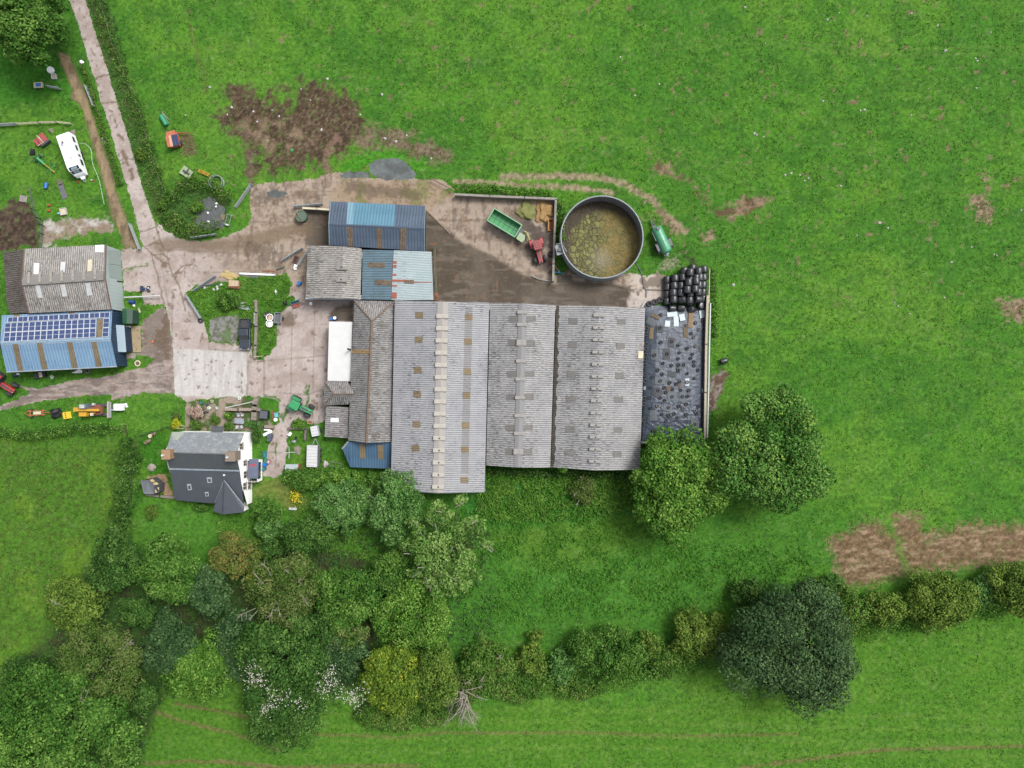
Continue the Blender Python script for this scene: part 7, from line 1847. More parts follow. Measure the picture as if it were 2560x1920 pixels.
for x, w_, h_, z_ in ((-2.6, 0.5, 0.6, 1.6), (-2.1, 0.35, 0.6, 1.6), (-0.9, 0.9, 0.5, 1.6), (0.5, 0.4, 0.5, 1.6), (1.7, 0.95, 0.6, 1.55)):
    mb = MB(); mb.box((x, 1.14, z_), (w_, 0.04, h_)); mb.build('side_window', GLASS_DK, r)
    mb = MB(); mb.box((x, -1.14, z_), (w_, 0.04, h_)); mb.build('side_window', GLASS_DK, r)
for x, y, w_, m_ in ((-2.0, -0.35, 0.4, MATGREY), (-2.0, 0.2, 0.3, WHITE_PAINT), (0.9, 0.15, 0.6, WHITE_PAINT), (-1.7, -0.55, 0.5, paint('lilac_vent', K(190, 190, 214), 0.5))):
    mb = MB(); mb.box((x, y, 2.62), (w_, w_ * 0.8, 0.1), top=(0.9, 0.9)); mb.build('roof_vent', m_, r)
for x in (-0.4, 0.45):
    for sy in (-1, 1): wheel(r, x, sy * 1.0, 0.33, 0.2)
mb = MB(); mb.tube([(3.2, 0.7, 0.5), (4.6, 0, 0.5)], 0.06); mb.tube([(3.2, -0.7, 0.5), (4.6, 0, 0.5)], 0.06); mb.cyl((4.4, 0, 0), (4.4, 0, 0.7), 0.05); mb.build('drawbar', GALV, r)
mb = MB(); mb.prism([(3.3, -0.6), (4.1, -0.2), (4.1, 0.2), (3.3, 0.6)], 0.5, 0.75); mb.build('drawbar_cover', WHITE_PLASTIC, r)
c = at(B2(1988, 548), 1.8); r = thing('slurry_tanker', 'pale green slurry tanker trailer standing on grass right of the round tank', 'tanker', c, heading((2050, 660), (1945, 430)))
mb = MB(); T = Matrix.Translation((0, 0, 1.45)) @ Matrix.Rotation(math.pi / 2, 4, 'Y')
mb.lathe([(0.0, -2.45), (0.5, -2.4), (0.85, -2.2), (0.92, -1.95), (0.92, 1.95), (0.85, 2.2), (0.5, 2.4), (0.0, 2.45)], T, 28); mb.build('barrel', GREEN_TK, r, smooth=True)
for x in (-1.6, -0.4, 0.8, 1.8):
    mb = MB(); mb.torus((0, 0, 0), 0.93, 0.035, 28, 6, M=Matrix.Translation((x, 0, 1.45)) @ Matrix.Rotation(math.pi / 2, 4, 'Y')); mb.build('band', GREEN_TK, r)
for sy in (-1, 1):
    wheel(r, -1.0, sy * 1.15, 0.75, 0.5, YELLOW_P)
    mb = MB(); mb.extr([(-2.0, 1.2), (-1.6, 1.62), (-0.4, 1.62), (-0.1, 1.3), (-0.15, 1.25), (-0.45, 1.55), (-1.55, 1.55), (-1.95, 1.15)], sy * 0.92, sy * 1.4); mb.build('mudguard', STEEL_DK, r)
mb = MB(); mb.box((0.3, 0, 0.6), (5.0, 0.5, 0.2)); mb.tube([(2.4, 0.3, 0.65), (4.1, 0, 0.55)], 0.09); mb.tube([(2.4, -0.3, 0.65), (4.1, 0, 0.55)], 0.09); mb.cyl((3.2, 0.35, 0), (3.2, 0.35, 1.2), 0.06); mb.build('drawbar', STEEL_DK, r)
mb = MB(); mb.cyl((1.9, 0, 2.3), (1.9, 0, 2.55), 0.3); mb.cyl((2.3, 0.5, 0.9), (2.3, 0.5, 1.9), 0.12); mb.build('hatch', STEEL_DK, r)
mb = MB(); mb.tube([(-2.4, 0.2, 1.2), (-2.8, 0.2, 1.1), (-2.95, -0.1, 0.6)], 0.12, 8); mb.box((-2.5, 0.1, 0.9), (0.3, 0.9, 0.2)); mb.build('spreader_pipe', GALV, r)
mb = MB(); mb.tube([(1.9, 0.95, 1.5), (0.2, 0.98, 1.6)], 0.06); mb.build('side_hose', WHITE_PAINT, r)
tc = [(530, 280), (772, 412), (728, 545), (478, 385)]
c = at(B2(627, 405), 2.0); r = thing('forage_trailer', 'long green open topped trailer hitched to the red tractor', 'trailer', c, heading((505, 330), (750, 478)))
L_, Wd = 5.35, 2.35
mb = MB()
mb.box((0, 0, 1.0), (L_, Wd, 0.08)); mb.build('floor', GREEN_TR, r)
for sy in (-1, 1):
    mb = MB(); mb.box((0, sy * Wd / 2, 1.55), (L_, 0.07, 1.1)); mb.build('side', GREEN_TR, r)
    for i in range(6):
        mb = MB(); mb.box((-L_ / 2 + 0.3 + i * (L_ - 0.6) / 5, sy * (Wd / 2 + 0.07), 1.5), (0.1, 0.08, 1.15)); mb.build('stake', GREEN_TR, r)
for sx_ in (-1, 1):
    mb = MB(); mb.box((sx_ * (L_ / 2 + 0.04), 0, 1.55), (0.07, Wd + 0.1, 1.1)); mb.build('end_board', GREEN_TR, r)
mb = MB()
for sy in (-1, 1): mb.box((0, sy * Wd / 2, 2.14), (L_ + 0.2, 0.16, 0.09))
for sx_ in (-1, 1): mb.box((sx_ * (L_ / 2 + 0.04), 0, 2.145), (0.16, Wd - 0.1, 0.09))
mb.build('top_rail', paint('worn_green_rail', K(140, 186, 150), 0.6, 0.2, 3), r)
mb = MB()
for i in range(1, 6): mb.box((-L_ / 2 + i * L_ / 6, 0, 1.06), (0.07, Wd - 0.15, 0.05))
mb.box((0, 0, 1.062), (L_ - 0.1, 0.07, 0.045)); mb.build('floor_rib', GREEN_DK, r)
for sx_ in (-0.9, 0.3):
    for sy in (-1, 1): wheel(r, sx_, sy * 0.95, 0.48, 0.35)
mb = MB(); mb.box((0.4, 0, 0.75), (5.6, 0.9, 0.2)); mb.build('chassis', STEEL_DK, r)
mb = MB(); mb.box((3.0, 0, 1.1), (1.0, 1.7, 0.5)); mb.build('feed_unit', STEEL_DK, r)
mb = MB(); mb.prism([(3.0, -1.15), (4.2, -1.2), (4.35, -0.5), (4.0, 0.1), (3.0, 0.1)], 1.3, 1.42); mb.build('delivery_chute', paint('pale_green_plate', K(170, 192, 150), 0.6, 0.15, 2, dirt=K(140, 160, 110)), r)
mb = MB(); mb.tube([(3.1, 0.7, 0.9), (3.9, 0.75, 0.8), (4.8, 0.1, 0.75), (5.6, -0.55, 0.7)], 0.16, 8); mb.build('drawbar', paint('olive_drawbar', K(176, 176, 104), 0.6, 0.2, 2), r)
c = at(A4(1170, 1430), 1.0); r = thing('excavator', 'yellow tracked excavator with its arm folded along the farm track verge', 'excavator', c, heading((0, 0), (1, 0)))
for sy in (-1, 1):
    mb = MB(); mb.extr([(-0.5, 0.3), (-0.2, 0.0), (2.0, 0.0), (2.3, 0.3), (2.0, 0.62), (-0.2, 0.62)], sy * 0.8 - 0.22, sy * 0.8 + 0.22); mb.build('track', STEEL_DK, r)
mb = MB(); mb.box((0.3, 0, 0.75), (2.0, 1.7, 0.35)); mb.build('chassis', BRICK_RUST, r)
mb = MB(); mb.box((-1.0, 0.62, 1.65), (1.3, 0.9, 1.5), top=(0.9, 0.9)); mb.build('cab', paint('cab_glass', K(120, 132, 142), 0.3, 0.2, 2), r)
mb = MB(); mb.box((-1.05, 0.62, 2.43), (0.8, 0.6, 0.06)); mb.box((0.2, 0.95, 1.2), (0.4, 0.4, 0.4)); mb.build('roof_panel', paint('cab_roof_white', K(206, 206, 200), 0.6), r)
mb = MB(); mb.box((-1.35, -0.75, 1.4), (1.3, 0.75, 0.9), top=(0.95, 0.95)); mb.build('engine_cover', YELLOW_P, r, bev=0.05)
mb = MB(); mb.tube([(-0.7, -0.7, 1.2), (0.0, -0.75, 1.3), (0.5, -0.45, 1.2)], 0.12, 6); mb.build('hydraulic_ram', YELLOW_P, r)
mb = MB(); mb.box((-0.5, -0.02, 1.75), (4.0, 0.42, 0.42)); mb.box((-2.6, 0.05, 1.45), (0.75, 0.75, 0.55)); mb.build('boom', YELLOW_P, r, bev=0.04)
mb = MB(); mb.box((1.75, -0.05, 1.35), (0.16, 1.25, 0.7)); mb.box((1.45, 0, 1.5), (0.6, 0.2, 0.2)); mb.build('bucket', BRICK_RUST, r)
mb = MB(); mb.box((0.1, -0.75, 1.5), (0.45, 0.5, 0.3)); mb.build('counterweight', CREAM, r)
c = at(A4(1355, 1432), 0.8); r = thing('grader_blade', 'long upright white and rust blade standing behind the excavator', 'blade', c, math.pi / 2)
mb = MB(); mb.extr([(-1.4, 0.0), (-1.45, 0.7), (-1.2, 0.85), (1.2, 0.85), (1.45, 0.7), (1.4, 0.0)], -0.12, 0.12); mb.build('plate', paint('chalky_steel', K(196, 186, 172), 0.8, 0.15, 3, dirt=K(150, 116, 92)), r)
mb = MB(); mb.box((0, -0.3, 0.5), (2.6, 0.25, 0.2)); mb.box((0, -0.55, 0.45), (0.3, 0.5, 0.2)); mb.build('frame', GALV, r)
o = thing('water_bowser', 'white square tank box beside the blade on the verge', 'tank', at(A4(1478, 1398), 1.1), 0)
mb = MB(); mb.box((0, 0, 0.65), (1.5, 1.2, 0.9), top=(0.96, 0.95)); mb.build('tank', WHITE_PLASTIC, o, bev=0.08)
mb = MB(); mb.cyl((0.0, 0, 1.1), (0, 0, 1.18), 0.14); mb.build('lid', WHITE_PAINT, o)
mb = MB(); mb.box((-0.85, 0, 0.25), (0.9, 0.5, 0.4)); mb.box((0, 0, 0.12), (1.6, 1.2, 0.14)); mb.build('frame', MATGREY, o)
o = thing('loader_bucket', 'bright yellow machine bucket lying in the verge grass', 'bucket', at(A4(832, 1502), 0.5), R(12))
mb = MB(); mb.extr([(-0.6, 0.05), (0.55, 0.0), (0.65, 0.1), (0.2, 0.75), (-0.35, 0.8), (-0.65, 0.5)], -0.6, 0.6); mb.build('shell', YELLOW_B, o, bev=0.04)
mb = MB()
for i in range(3): mb.box((0.1, -0.35 + i * 0.35, 0.72), (0.18, 0.14, 0.3))
mb.build('tooth', STEEL_DK, o)
lump('heap under a black plastic sheet between rusty frame and yellow bucket', A4(692, 1468), 1.05, 1.0, BLACK, 'sheeted_heap', 'heap', 0.95, 0.3)
o = thing('rusty_frame', 'rusty orange machine frame with a white bed in the verge', 'machine', at(A4(455, 1470), 0.5), R(3))
mb = MB()
for sy in (-0.35, 0.35): mb.box((0.1, sy, 0.4), (2.9, 0.12, 0.14))
for x in (-1.0, 0.0, 1.2): mb.box((x, 0, 0.52), (0.12, 1.1, 0.12))
mb.tube([(-1.2, -0.5, 0.4), (-2.0, 0.1, 0.5), (-1.2, 0.5, 0.4)], 0.06); mb.tube([(1.4, 0, 0.4), (2.4, -0.1, 0.5)], 0.07); mb.build('frame', ORANGE_P, o)
mb = MB(); mb.box((0.2, 0.0, 0.5), (1.3, 0.5, 0.18)); mb.build('bed', CREAM, o)
for x, y in ((-1.0, 0.62), (-1.0, -0.62)): wheel(o, x, y, 0.3, 0.2)
q = [(1575, 992), (1756, 1000), (1746, 1368), (1562, 1366)]
c = at(D4(1660, 1180), 2.2); r = thing('stock_trailer', 'long white roofed livestock trailer parked beside the farm garden', 'trailer', c, heading((1655, 1366), (1665, 992)))
mb = MB(); mb.box((0, 0, 1.3), (3.6, 1.72, 1.75)); mb.build('body', paint('aluminium_side', K(176, 180, 184), 0.5, 0.15, 3), r, bev=0.04)
mb = MB(); mb.extr([(-1.85, 2.17), (1.85, 2.17), (1.8, 2.27), (-1.8, 2.27)], -0.9, 0.9); mb.build('roof', paint('chalky_white_roof', K(224, 224, 224), 0.6, 0.1, 1, dirt=K(184, 184, 184)), r)
mb = MB()
for i in range(7): mb.box((-1.6 + i * 0.53, 0, 2.29), (0.05, 1.78, 0.04))
mb.build('roof_rib', GALV, r)
for i in range(4):
    mb = MB(); mb.box((0, -0.88, 0.7 + i * 0.42), (3.5, 0.05, 0.12)); mb.build('side_slat', STEEL_DK, r)
for x in (-0.9, 0.0, 0.9):
    for sy in (-1, 1): wheel(r, x, sy * 1.0, 0.32, 0.22)
mb = MB(); mb.tube([(1.8, 0.5, 0.5), (2.9, 0, 0.5)], 0.06); mb.tube([(1.8, -0.5, 0.5), (2.9, 0, 0.5)], 0.06); mb.build('drawbar', GALV, r)
c = at(D4(1697, 748), 1.6); r = thing('box_trailer', 'small white boxy trailer in line north of the livestock trailer', 'trailer', c, heading((1720, 840), (1680, 650)))
mb = MB(); mb.box((0, 0, 0.95), (1.75, 1.2, 1.2)); mb.build('body', WHITE_PAINT, r, bev=0.05)
mb = MB()
for i in (-1, 0, 1): mb.box((i * 0.5, 0, 1.57), (0.05, 1.15, 0.04))
mb.build('roof_rib', GALV, r)
for sy in (-1, 1): wheel(r, -0.1, sy * 0.72, 0.3, 0.2)
mb = MB(); mb.tube([(0.85, 0, 0.4), (1.7, 0, 0.4)], 0.06); mb.build('drawbar', GALV, r)
o = thing('garden_store', 'low grey roofed box store with a brick red end by the garden path', 'shed', at(D4(1305, 1400), 1.3), 0)
mb = MB(); mb.extr([(-1.05, 0.0), (-1.05, 1.1), (1.05, 1.1), (1.05, 0.0)], -0.72, 0.72); mb.build('wall', paint('store_side', K(150, 158, 160), 0.7, 0.12), o)
for s in (-1, 1):
    mb = MB(); mb.add([(-1.12, 0, 1.4), (1.1, 0, 1.4), (1.1, s * 0.78, 1.1), (-1.12, s * 0.78, 1.1), (-1.12, 0, 1.34), (1.1, 0, 1.34), (1.1, s * 0.78, 1.04), (-1.12, s * 0.78, 1.04)], [(0, 1, 2, 3), (7, 6, 5, 4), (0, 4, 5, 1), (1, 5, 6, 2), (2, 6, 7, 3), (3, 7, 4, 0)]); mb.build('roof', paint('store_roof_%s' % ('n' if s > 0 else 's'), K(176, 190, 192) if s > 0 else K(156, 172, 178), 0.6, 0.06), o)
mb = MB(); mb.extr([(-0.75, 0.0), (-0.75, 1.06), (0, 1.35), (0.75, 1.06), (0.75, 0.0)], 1.06, 1.2); o2 = mb.build('end_wall', paint('brick_red', K(176, 96, 66), 0.8, 0.15), o); o2.rotation_euler = (0, 0, -math.pi / 2)
c = at(A6(1436, 1145), 0.8); r = thing('car_trailer', 'small grey open car trailer beside the wet yard patch', 'trailer', c, R(-93))
mb = MB(); mb.box((0, 0, 0.5), (1.7, 1.1, 0.06)); mb.build('floor', MATGREY, r)
mb = MB()
for sy in (-1, 1): mb.box((0, sy * 0.58, 0.7), (1.8, 0.06, 0.45))
for sx_ in (-1, 1): mb.box((sx_ * 0.88, 0, 0.7), (0.06, 1.1, 0.45))
mb.build('side', GALV, r)
for sy in (-1, 1):
    wheel(r, 0, sy * 0.75, 0.28, 0.18)
    mb = MB(); mb.box((0.75, sy * 0.7, 0.6), (0.14, 0.2, 0.12)); mb.build('tail_light', RED, r)
mb = MB(); mb.tube([(0.85, 0, 0.45), (1.9, 0, 0.4)], 0.05); mb.build('drawbar', GALV, r)
for pt, lab in ((A6(1337, 1140), 'upper of the two round red and white plastic tubs in the grass'), (A6(1335, 1215), 'lower of the two round red and white plastic tubs in the grass')):
    o = thing('plastic_tub', lab, 'tub', at(pt, 0.5))
    mb = MB(); mb.lathe([(0.5, 0), (0.62, 0.35), (0.6, 0.5), (0.52, 0.5), (0.48, 0.3), (0.0, 0.3)], n=22); mb.build('shell', RED, o, smooth=False)
    mb = MB(); mb.torus((0, 0, 0.5), 0.57, 0.07, 22, 6); mb.build('rim', WHITE_PLASTIC, o)
    mb = MB(); mb.cyl((0, 0, 0.3), (0, 0, 0.36), 0.4, n=18); mb.build('seat', paint('cream_pad', K(222, 196, 176), 0.6) if lab.startswith('upper') else WHITE_PLASTIC, o)
lump('black plastic bags heaped beside the red and white tubs', A6(1290, 1110), 0.5, 0.5, BLACK, 'refuse_bag', 'bag', 1.3)
lump('dark refuse bags near the coloured crates', A6(1520, 965), 0.4, 0.45, BLACK, 'refuse_bag', 'bag', 1.1)
lump('white sack by the leaning gates west of the grey shed', A6(1648, 525), 0.4, 0.6, WHITE_PLASTIC, 'sack', 'bag', 1.4)
crate('teal and dark crate row near the grey shed corner', A6(1645, 955), TEAL_P, (1.5, 0.45, 0.4), R(18), fill=BLACK)
crate('orange crate leaning on the teal crate row', A6(1660, 995), ORANGE_P, (1.1, 0.4, 0.35), R(18), fill=RED)
crate('brown wooden box lying open by the leaning gates', A6(1655, 430), BRICK_RUST, (0.7, 1.1, 0.4), R(-20), fill=BLACK)
barrel('blue barrel standing at the west wall of the grey shed', A6(1692, 720), BLUE_P, 0.34, 0.9)
barrel('blue barrel left of the white lidded drum by the flat white roof', A6(2092, 1155), BLUE_P, 0.3, 0.9)
barrel('white lidded drum beside the blue barrel by the flat white roof', A6(2132, 1145), BLUE_N, 0.3, 0.9, lid=WHITE_PLASTIC)
barrel('round white pail under the gutter of the grey shed', A6(1838, 970), WHITE_PLASTIC, 0.26, 0.4, name='pail', cat='pail')
o = thing('drain_pipe', 'long white plastic pipe lying on the north edge of the grass island', 'pipe', at(A6(1187, 614), 0.2), heading((970, 608), (1405, 626)))
mb = MB(); mb.tube([(-3.05, 0, 0.17), (3.05, 0, 0.17)], 0.17, 12); mb.build('pipe', WHITE_PLASTIC, o)
mb = MB(); mb.cyl((-3.1, 0, 0.17), (-2.85, 0, 0.17), 0.2, n=12); mb.cyl((2.85, 0, 0.17), (3.1, 0, 0.17), 0.2, n=12); mb.build('collar', WHITE_PAINT, o)
board('dark grey plank lying under the long white pipe', A6(1130, 645), (1.9, 0.35), R(-3), MATGREY, 'plank', 'plank')
board('dark scrap plank at the east end of the long white pipe', A6(1330, 576), (2.1, 0.22), R(-2), BRICK_RUST, 'plank', 'plank')
pole('pole', 'green metal bar lying by the leaning gates', 'bar', A6((1420, 560), (1520, 525)), 0.09, GREEN_DK)
o = thing('flat_cart', 'low brown cart stacked with pale boards in the grass island', 'cart', at(A6(902, 740), 0.6), R(-3))
mb = MB(); mb.box((0, 0, 0.4), (2.0, 1.2, 0.1)); mb.build('bed', BRICK_RUST, o)
for i in range(4):
    mb = MB(); mb.box((-0.05, 0.25 - i * 0.02, 0.5 + i * 0.07), (1.7 - i * 0.02, 1.0, 0.06), R(i * 1.5 - 2)); mb.build('plank', WOOD_PALE, o)
mb = MB(); mb.box((-0.1, 0.25, 0.76), (0.06, 0.98, 0.02)); mb.box((0.5, 0.25, 0.762), (0.06, 0.98, 0.02)); mb.build('strap', WHITE_PAINT, o)
for sx_ in (-0.7, 0.7):
    for sy in (-1, 1): wheel(o, sx_, sy * 0.62, 0.22, 0.14)
lump('spilled yellow straw beside the cart of boards', A6(850, 635), 1.5, 0.18, paint('straw', K(200, 176, 118), 0.95, 0.25, 6), 'straw_heap', 'straw', 0.45, R(-20), amp=0.35, n=3)
board('long dark green board in the weeds beside the cart', A6(625, 745), (3.3, 0.3), R(10), GREEN_DK, 'plank', 'plank')
for i, (x, y) in enumerate(((540, 775), (690, 762), (742, 742), (700, 790), (655, 800))): lump('white scrap lying in the weeds of the grass island', A6(x, y), 0.22, 0.2, WHITE_PAINT, 'scrap', 'scrap', 1.2, i, group='white scraps in the grass island')
o = thing('metal_sheets', 'bent aluminium sheets lying on the grass by the bushy shrub', 'sheets', at(A6(1012, 1015), 0.2), R(-13))
for i, (x, y, l, w_, a) in enumerate(((0.2, 0, 2.0, 0.34, 0), (-0.1, 0.22, 1.9, 0.24, 0.05), (0.0, -0.2, 1.8, 0.22, -0.04), (-0.3, 0.65, 0.9, 0.3, 0.4))):
    mb = MB(); mb.extr([(-l / 2, 0.05 + i * 0.05), (l / 2, 0.05 + i * 0.05), (l / 2, 0.09 + i * 0.05), (0, 0.14 + i * 0.05), (-l / 2, 0.09 + i * 0.05)], -w_ / 2, w_ / 2); q = mb.build('sheet', GALV, o); q.location = (x, y, 0); q.rotation_euler = (0, 0, a)
o = lump('white plastic bottle shaped scrap standing in the leafy island corner', A6(1412, 828), 0.2, 0.3, WHITE_PLASTIC, 'scrap', 'scrap', 2.0)
wall_run('garden_wall', 'low crumbling stone wall along the east side of the pickup stand', 'wall', A6((1165, 930), (1172, 1080), (1170, 1250), (1160, 1480), (1150, 1640)), 0.6, 0.45, STONE)
pole('pole', 'white pole leaning on the low stone wall by the pickup', 'pole', A6((1150, 1080), (1146, 1220)), 0.05, WHITE_PAINT, zs=[0.9, 0.9])
pole('rail', 'horizontal pale rail with a red lamp at the south tip of the island', 'rail', A6((1145, 1622), (1250, 1612)), 0.06, CREAM, zs=[0.9, 0.9])
lump('red round lamp on the pale rail at the island tip', A6(1252, 1608), 0.14, 0.25, RED, 'lamp', 'lamp', z=0.8)

gate('double galvanised gate between the brown path and the lane', A1(745, 745), A1(815, 920))
gate('galvanised gate lying open at the lower end of the brown path', A3(1500, 90), A3(1612, 385))
gate('galvanised gate slanting at the field entrance below the ring feeder', A5(1262, 965), A5(1090, 1215))
gate('galvanised gate in the grass at the lane bend', A5(615, 1548), A5(875, 1512))
gate('galvanised gate on the northwest side of the grass island', A6(410, 818), A6(672, 642))
gate('galvanised gate on the west side of the grass island', A6(328, 880), A6(500, 1150))
gate('galvanised gate standing north of the green round tank', B1(80, 205), B1(470, 168))
gate('upper galvanised gate leaning west of the grey shed', A6(1492, 448), A6(1736, 300))
gate('lower galvanised gate right against the grey shed wall', A6(1690, 510), A6(1800, 345))
gate('galvanised gate at the west picture edge north of the red mower', A1(-20, 1082), A1(135, 1072))
gate('short galvanised gate near the white troughs in the top left field', A1(415, 748), A1(518, 765))
fence('pale wooden rail fence north of the caravan', A1((140, 1068), (330, 1058), (480, 1052), (605, 1064)), 1.0, CREAM)
fence('grey netting fence between the mud pen and the caravan garden', A2((400, 1270), (440, 1560)) + A3((430, 20), (470, 100), (472, 200), (455, 355)), 1.2, MATGREY, rails=2)
fence('dark garden fence along the lawn northwest of the farmhouse', D3((60, 562), (200, 515), (330, 480), (400, 455), (475, 468)), 1.0, STEEL_DK, rails=2)
pole('barrier_pole', 'long white barrier pole across the concrete east of the old barn', 'pole', A3((1430, 938), (1640, 928), (1845, 918)), 0.12, WHITE_PAINT, zs=[0.9] * 3)
pole('telegraph_pole', 'leaning wooden pole at the junction of the two hedges', 'pole', C1((1006, 95), (985, 0)), 0.11, WOOD, zs=[0.0, 5.0])
wall_run('yard_wall', 'short pale concrete wall west of the dark blue shed', 'wall', B1((205, 222), (400, 232), (574, 245)), 1.3, 0.25, OCHRE_W, cap=CREAM)
o = thing('round_tank', 'green round water tank with a pole across its lid', 'tank', at(B1(178, 332), 1.2))
mb = MB(); mb.lathe([(0.92, 0), (0.92, 1.15), (0.98, 1.2), (0.9, 1.22), (0.84, 1.12), (0.0, 1.14)], n=30); mb.build('shell', OLIVE, o)
tag(pole('pole', 'pole lying across the lid of the green round tank', 'pole', B1((85, 250), (205, 410)), 0.06, WOOD, zs=[1.32, 1.32]))
o = thing('frame_stand', 'rusted steel scaffold frame along the east side of the tin roofed shed', 'frame', at(B1(2030, 1100), 1.5))
for y, x in ((4.4, -0.1), (1.5, 0.05), (-1.5, 0.1), (-4.3, 0.35)):
    mb = MB(); mb.cyl((x, y, 0), (x, y, 2.2), 0.07, n=6); mb.build('post', STEEL_DK, o)
for z, x in ((2.2, 0.0), (1.2, 0.1)):
    mb = MB(); mb.tube([(x - 0.1, 4.5, z), (x, 0, z), (x + 0.3, -4.4, z)], 0.06); mb.build('rail', paint('mossy_rail', K(120, 124, 92), 0.9, 0.25), o)
mb = MB(); mb.box((-0.15, 4.6, 2.0), (0.9, 0.3, 0.15)); mb.box((0.2, -4.2, 1.5), (0.8, 1.2, 0.1)); mb.build('bracket', BRICK_RUST, o)

lump('heap of green cut forage against the north yard wall', B2(820, 300), 1.55, 0.55, paint('cut_forage', K(140, 142, 82), 0.95, 0.3, 4, dirt=K(104, 96, 62), bmp=0.8), 'forage_heap', 'heap', 1.0, 0.3, n=4, amp=0.2)
lump('heap of tan straw in the northeast corner of the trailer yard', B2(975, 300), 1.5, 0.6, paint('dung_straw', K(182, 146, 94), 0.95, 0.3, 4, dirt=K(124, 92, 60), bmp=0.8), 'straw_heap', 'heap', 1.35, 0.1, n=4, amp=0.25)
o = thing('loader_bucket', 'narrow orange loader bucket against the yard wall', 'bucket', at(B2(1020, 424), 0.7), math.pi / 2)
mb = MB(); mb.box((0, 0.3, 0.45), (2.0, 0.16, 0.9)); mb.box((0, -0.1, 0.08), (2.0, 0.9, 0.1)); mb.build('shell', paint('rusty_orange', K(190, 132, 56), 0.7, 0.2, 3, dirt=K(130, 86, 46)), o)
mb = MB()
for s in (-1, 1): mb.box((s * 0.96, -0.05, 0.4), (0.1, 0.8, 0.6))
mb.box((0, -0.2, 0.14), (1.7, 0.5, 0.04)); mb.build('side_plate', BRICK_RUST, o)

o = thing('seed_hopper', 'orange and blue topped farm machine on the muddy grass', 'machine', at(A1(1490, 1212), 1.2), R(-78))
mb = MB(); mb.extr([(-1.15, 0.4), (-1.15, 1.2), (1.0, 1.2), (1.0, 0.4)], -0.95, 0.95); mb.build('hopper', ORANGE_P, o, bev=0.04)
for i, mm in enumerate((ORANGE_P, paint('pale_orange', K(226, 176, 140), 0.6, 0.12), BLUE_N, BLUE_N)):
    mb = MB(); mb.box((0.1, -0.78 + i * 0.50 + (0.05 if i == 3 else 0), 1.26), (1.9, 0.46, 0.1), R(0)); mb.build('lid', mm, o)
mb = MB(); mb.box((-1.4, -0.1, 0.9), (0.5, 1.5, 0.5)); mb.build('seed_box', ORANGE_P, o)
mb = MB(); mb.tube([(-1.4, 0.6, 0.7), (-0.9, 2.6, 0.5)], 0.1); mb.tube([(-1.5, 0.2, 0.7), (-0.95, 2.5, 0.5)], 0.08); mb.build('drawbar', RED, o)
for sy in (-1.05, 1.0): wheel(o, 0.4, sy, 0.4, 0.2)
o = thing('roller', 'small green farm roller with its drawbar in the field margin', 'machine', at(A1(1412, 1040), 0.5), R(-60))
mb = MB(); mb.cyl((-0.95, 0, 0.4), (0.95, 0, 0.4), 0.38, n=18); mb.build('drum', paint('roller_green', K(44, 160, 110), 0.5, 0.15), o)
mb = MB(); mb.tube([(-0.9, 0.4, 0.5), (-1.3, 0.5, 0.6), (0.9, 0.55, 0.55)], 0.05); mb.tube([(-1.2, 0.5, 0.6), (0.3, 0.9, 0.6)], 0.05); mb.build('frame', GALV, o)
o = thing('topper_mower', 'pale green deck machine with a dark gearbox, near the orange harrow', 'machine', at(A1(1605, 1485), 0.5), R(-33))
mb = MB(); mb.prism([(-0.95, -0.75), (1.0, -0.72), (1.05, 0.7), (-0.9, 0.78)], 0.3, 0.42); mb.build('deck', paint('faded_green_deck', K(172, 186, 148), 0.8, 0.2, 2, dirt=K(130, 120, 96)), o)
mb = MB(); mb.box((0.1, 0.0, 0.52), (1.3, 0.26, 0.2)); mb.box((0.15, 0.45, 0.5), (0.2, 0.8, 0.12)); mb.cyl((0.1, 0, 0.5), (0.1, 0, 0.85), 0.18); mb.build('gearbox', STEEL_DK, o)
o = thing('harrow', 'narrow orange harrow frame beside the ring feeder', 'machine', at(A1(1760, 1492), 0.4), R(-24))
mb = MB()
for y in (-0.22, 0.0, 0.22): mb.box((0, y, 0.35), (2.1, 0.09, 0.1))
for x in (-0.8, 0, 0.8): mb.box((x, 0, 0.42), (0.09, 0.5, 0.07))
mb.build('frame', YELLOW_P, o)
mb = MB()
for i in range(8): mb.cyl((-0.9 + i * 0.26, -0.22 + (i % 3) * 0.22, 0.0), (-0.9 + i * 0.26, -0.22 + (i % 3) * 0.22, 0.32), 0.03, n=5)
mb.build('tine', BRICK_RUST, o)
o = thing('ring_feeder', 'round galvanised cattle ring feeder standing in the grass', 'feeder', at(A1(1868, 1575), 0.6))
for z in (0.08, 0.45, 1.0):
    mb = MB(); mb.torus((0, 0, z), 1.15, 0.05, 36, 6); mb.build('hoop', GALV, o)
mb = MB(); mb.lathe([(1.13, 0.06), (1.13, 0.44), (1.11, 0.44), (1.11, 0.06)], n=36, caps=False); mb.build('skirt', GALV, o)
for i in range(12):
    a = i * math.pi / 6; mb = MB(); mb.cyl((1.15 * math.cos(a), 1.15 * math.sin(a), 0.4), (1.15 * math.cos(a), 1.15 * math.sin(a), 1.0), 0.03, n=5); mb.build('bar', GALV, o)
lump('heap of dark grey stone dust amid the brambles', A5(800, 1270), 2.5, 0.25, paint('stone_dust', K(100, 102, 104), 0.95, 0.25, 1.5, dirt=K(84, 100, 66), bmp=0.4), 'stone_heap', 'heap', 1.15, 0.5, n=4, amp=0.16)
pallet('wooden pallet lying beside the stone dust heap', A5(928, 1320), R(-12))
o = thing('trolley', 'galvanised trolley frame right of the wooden pallet', 'trolley', at(A5(1005, 1345), 0.4), R(-16))
mb = MB()
for x in (-0.35, 0.35): mb.tube([(x, -1.1, 0.35), (x, 0.85, 0.35)], 0.04)
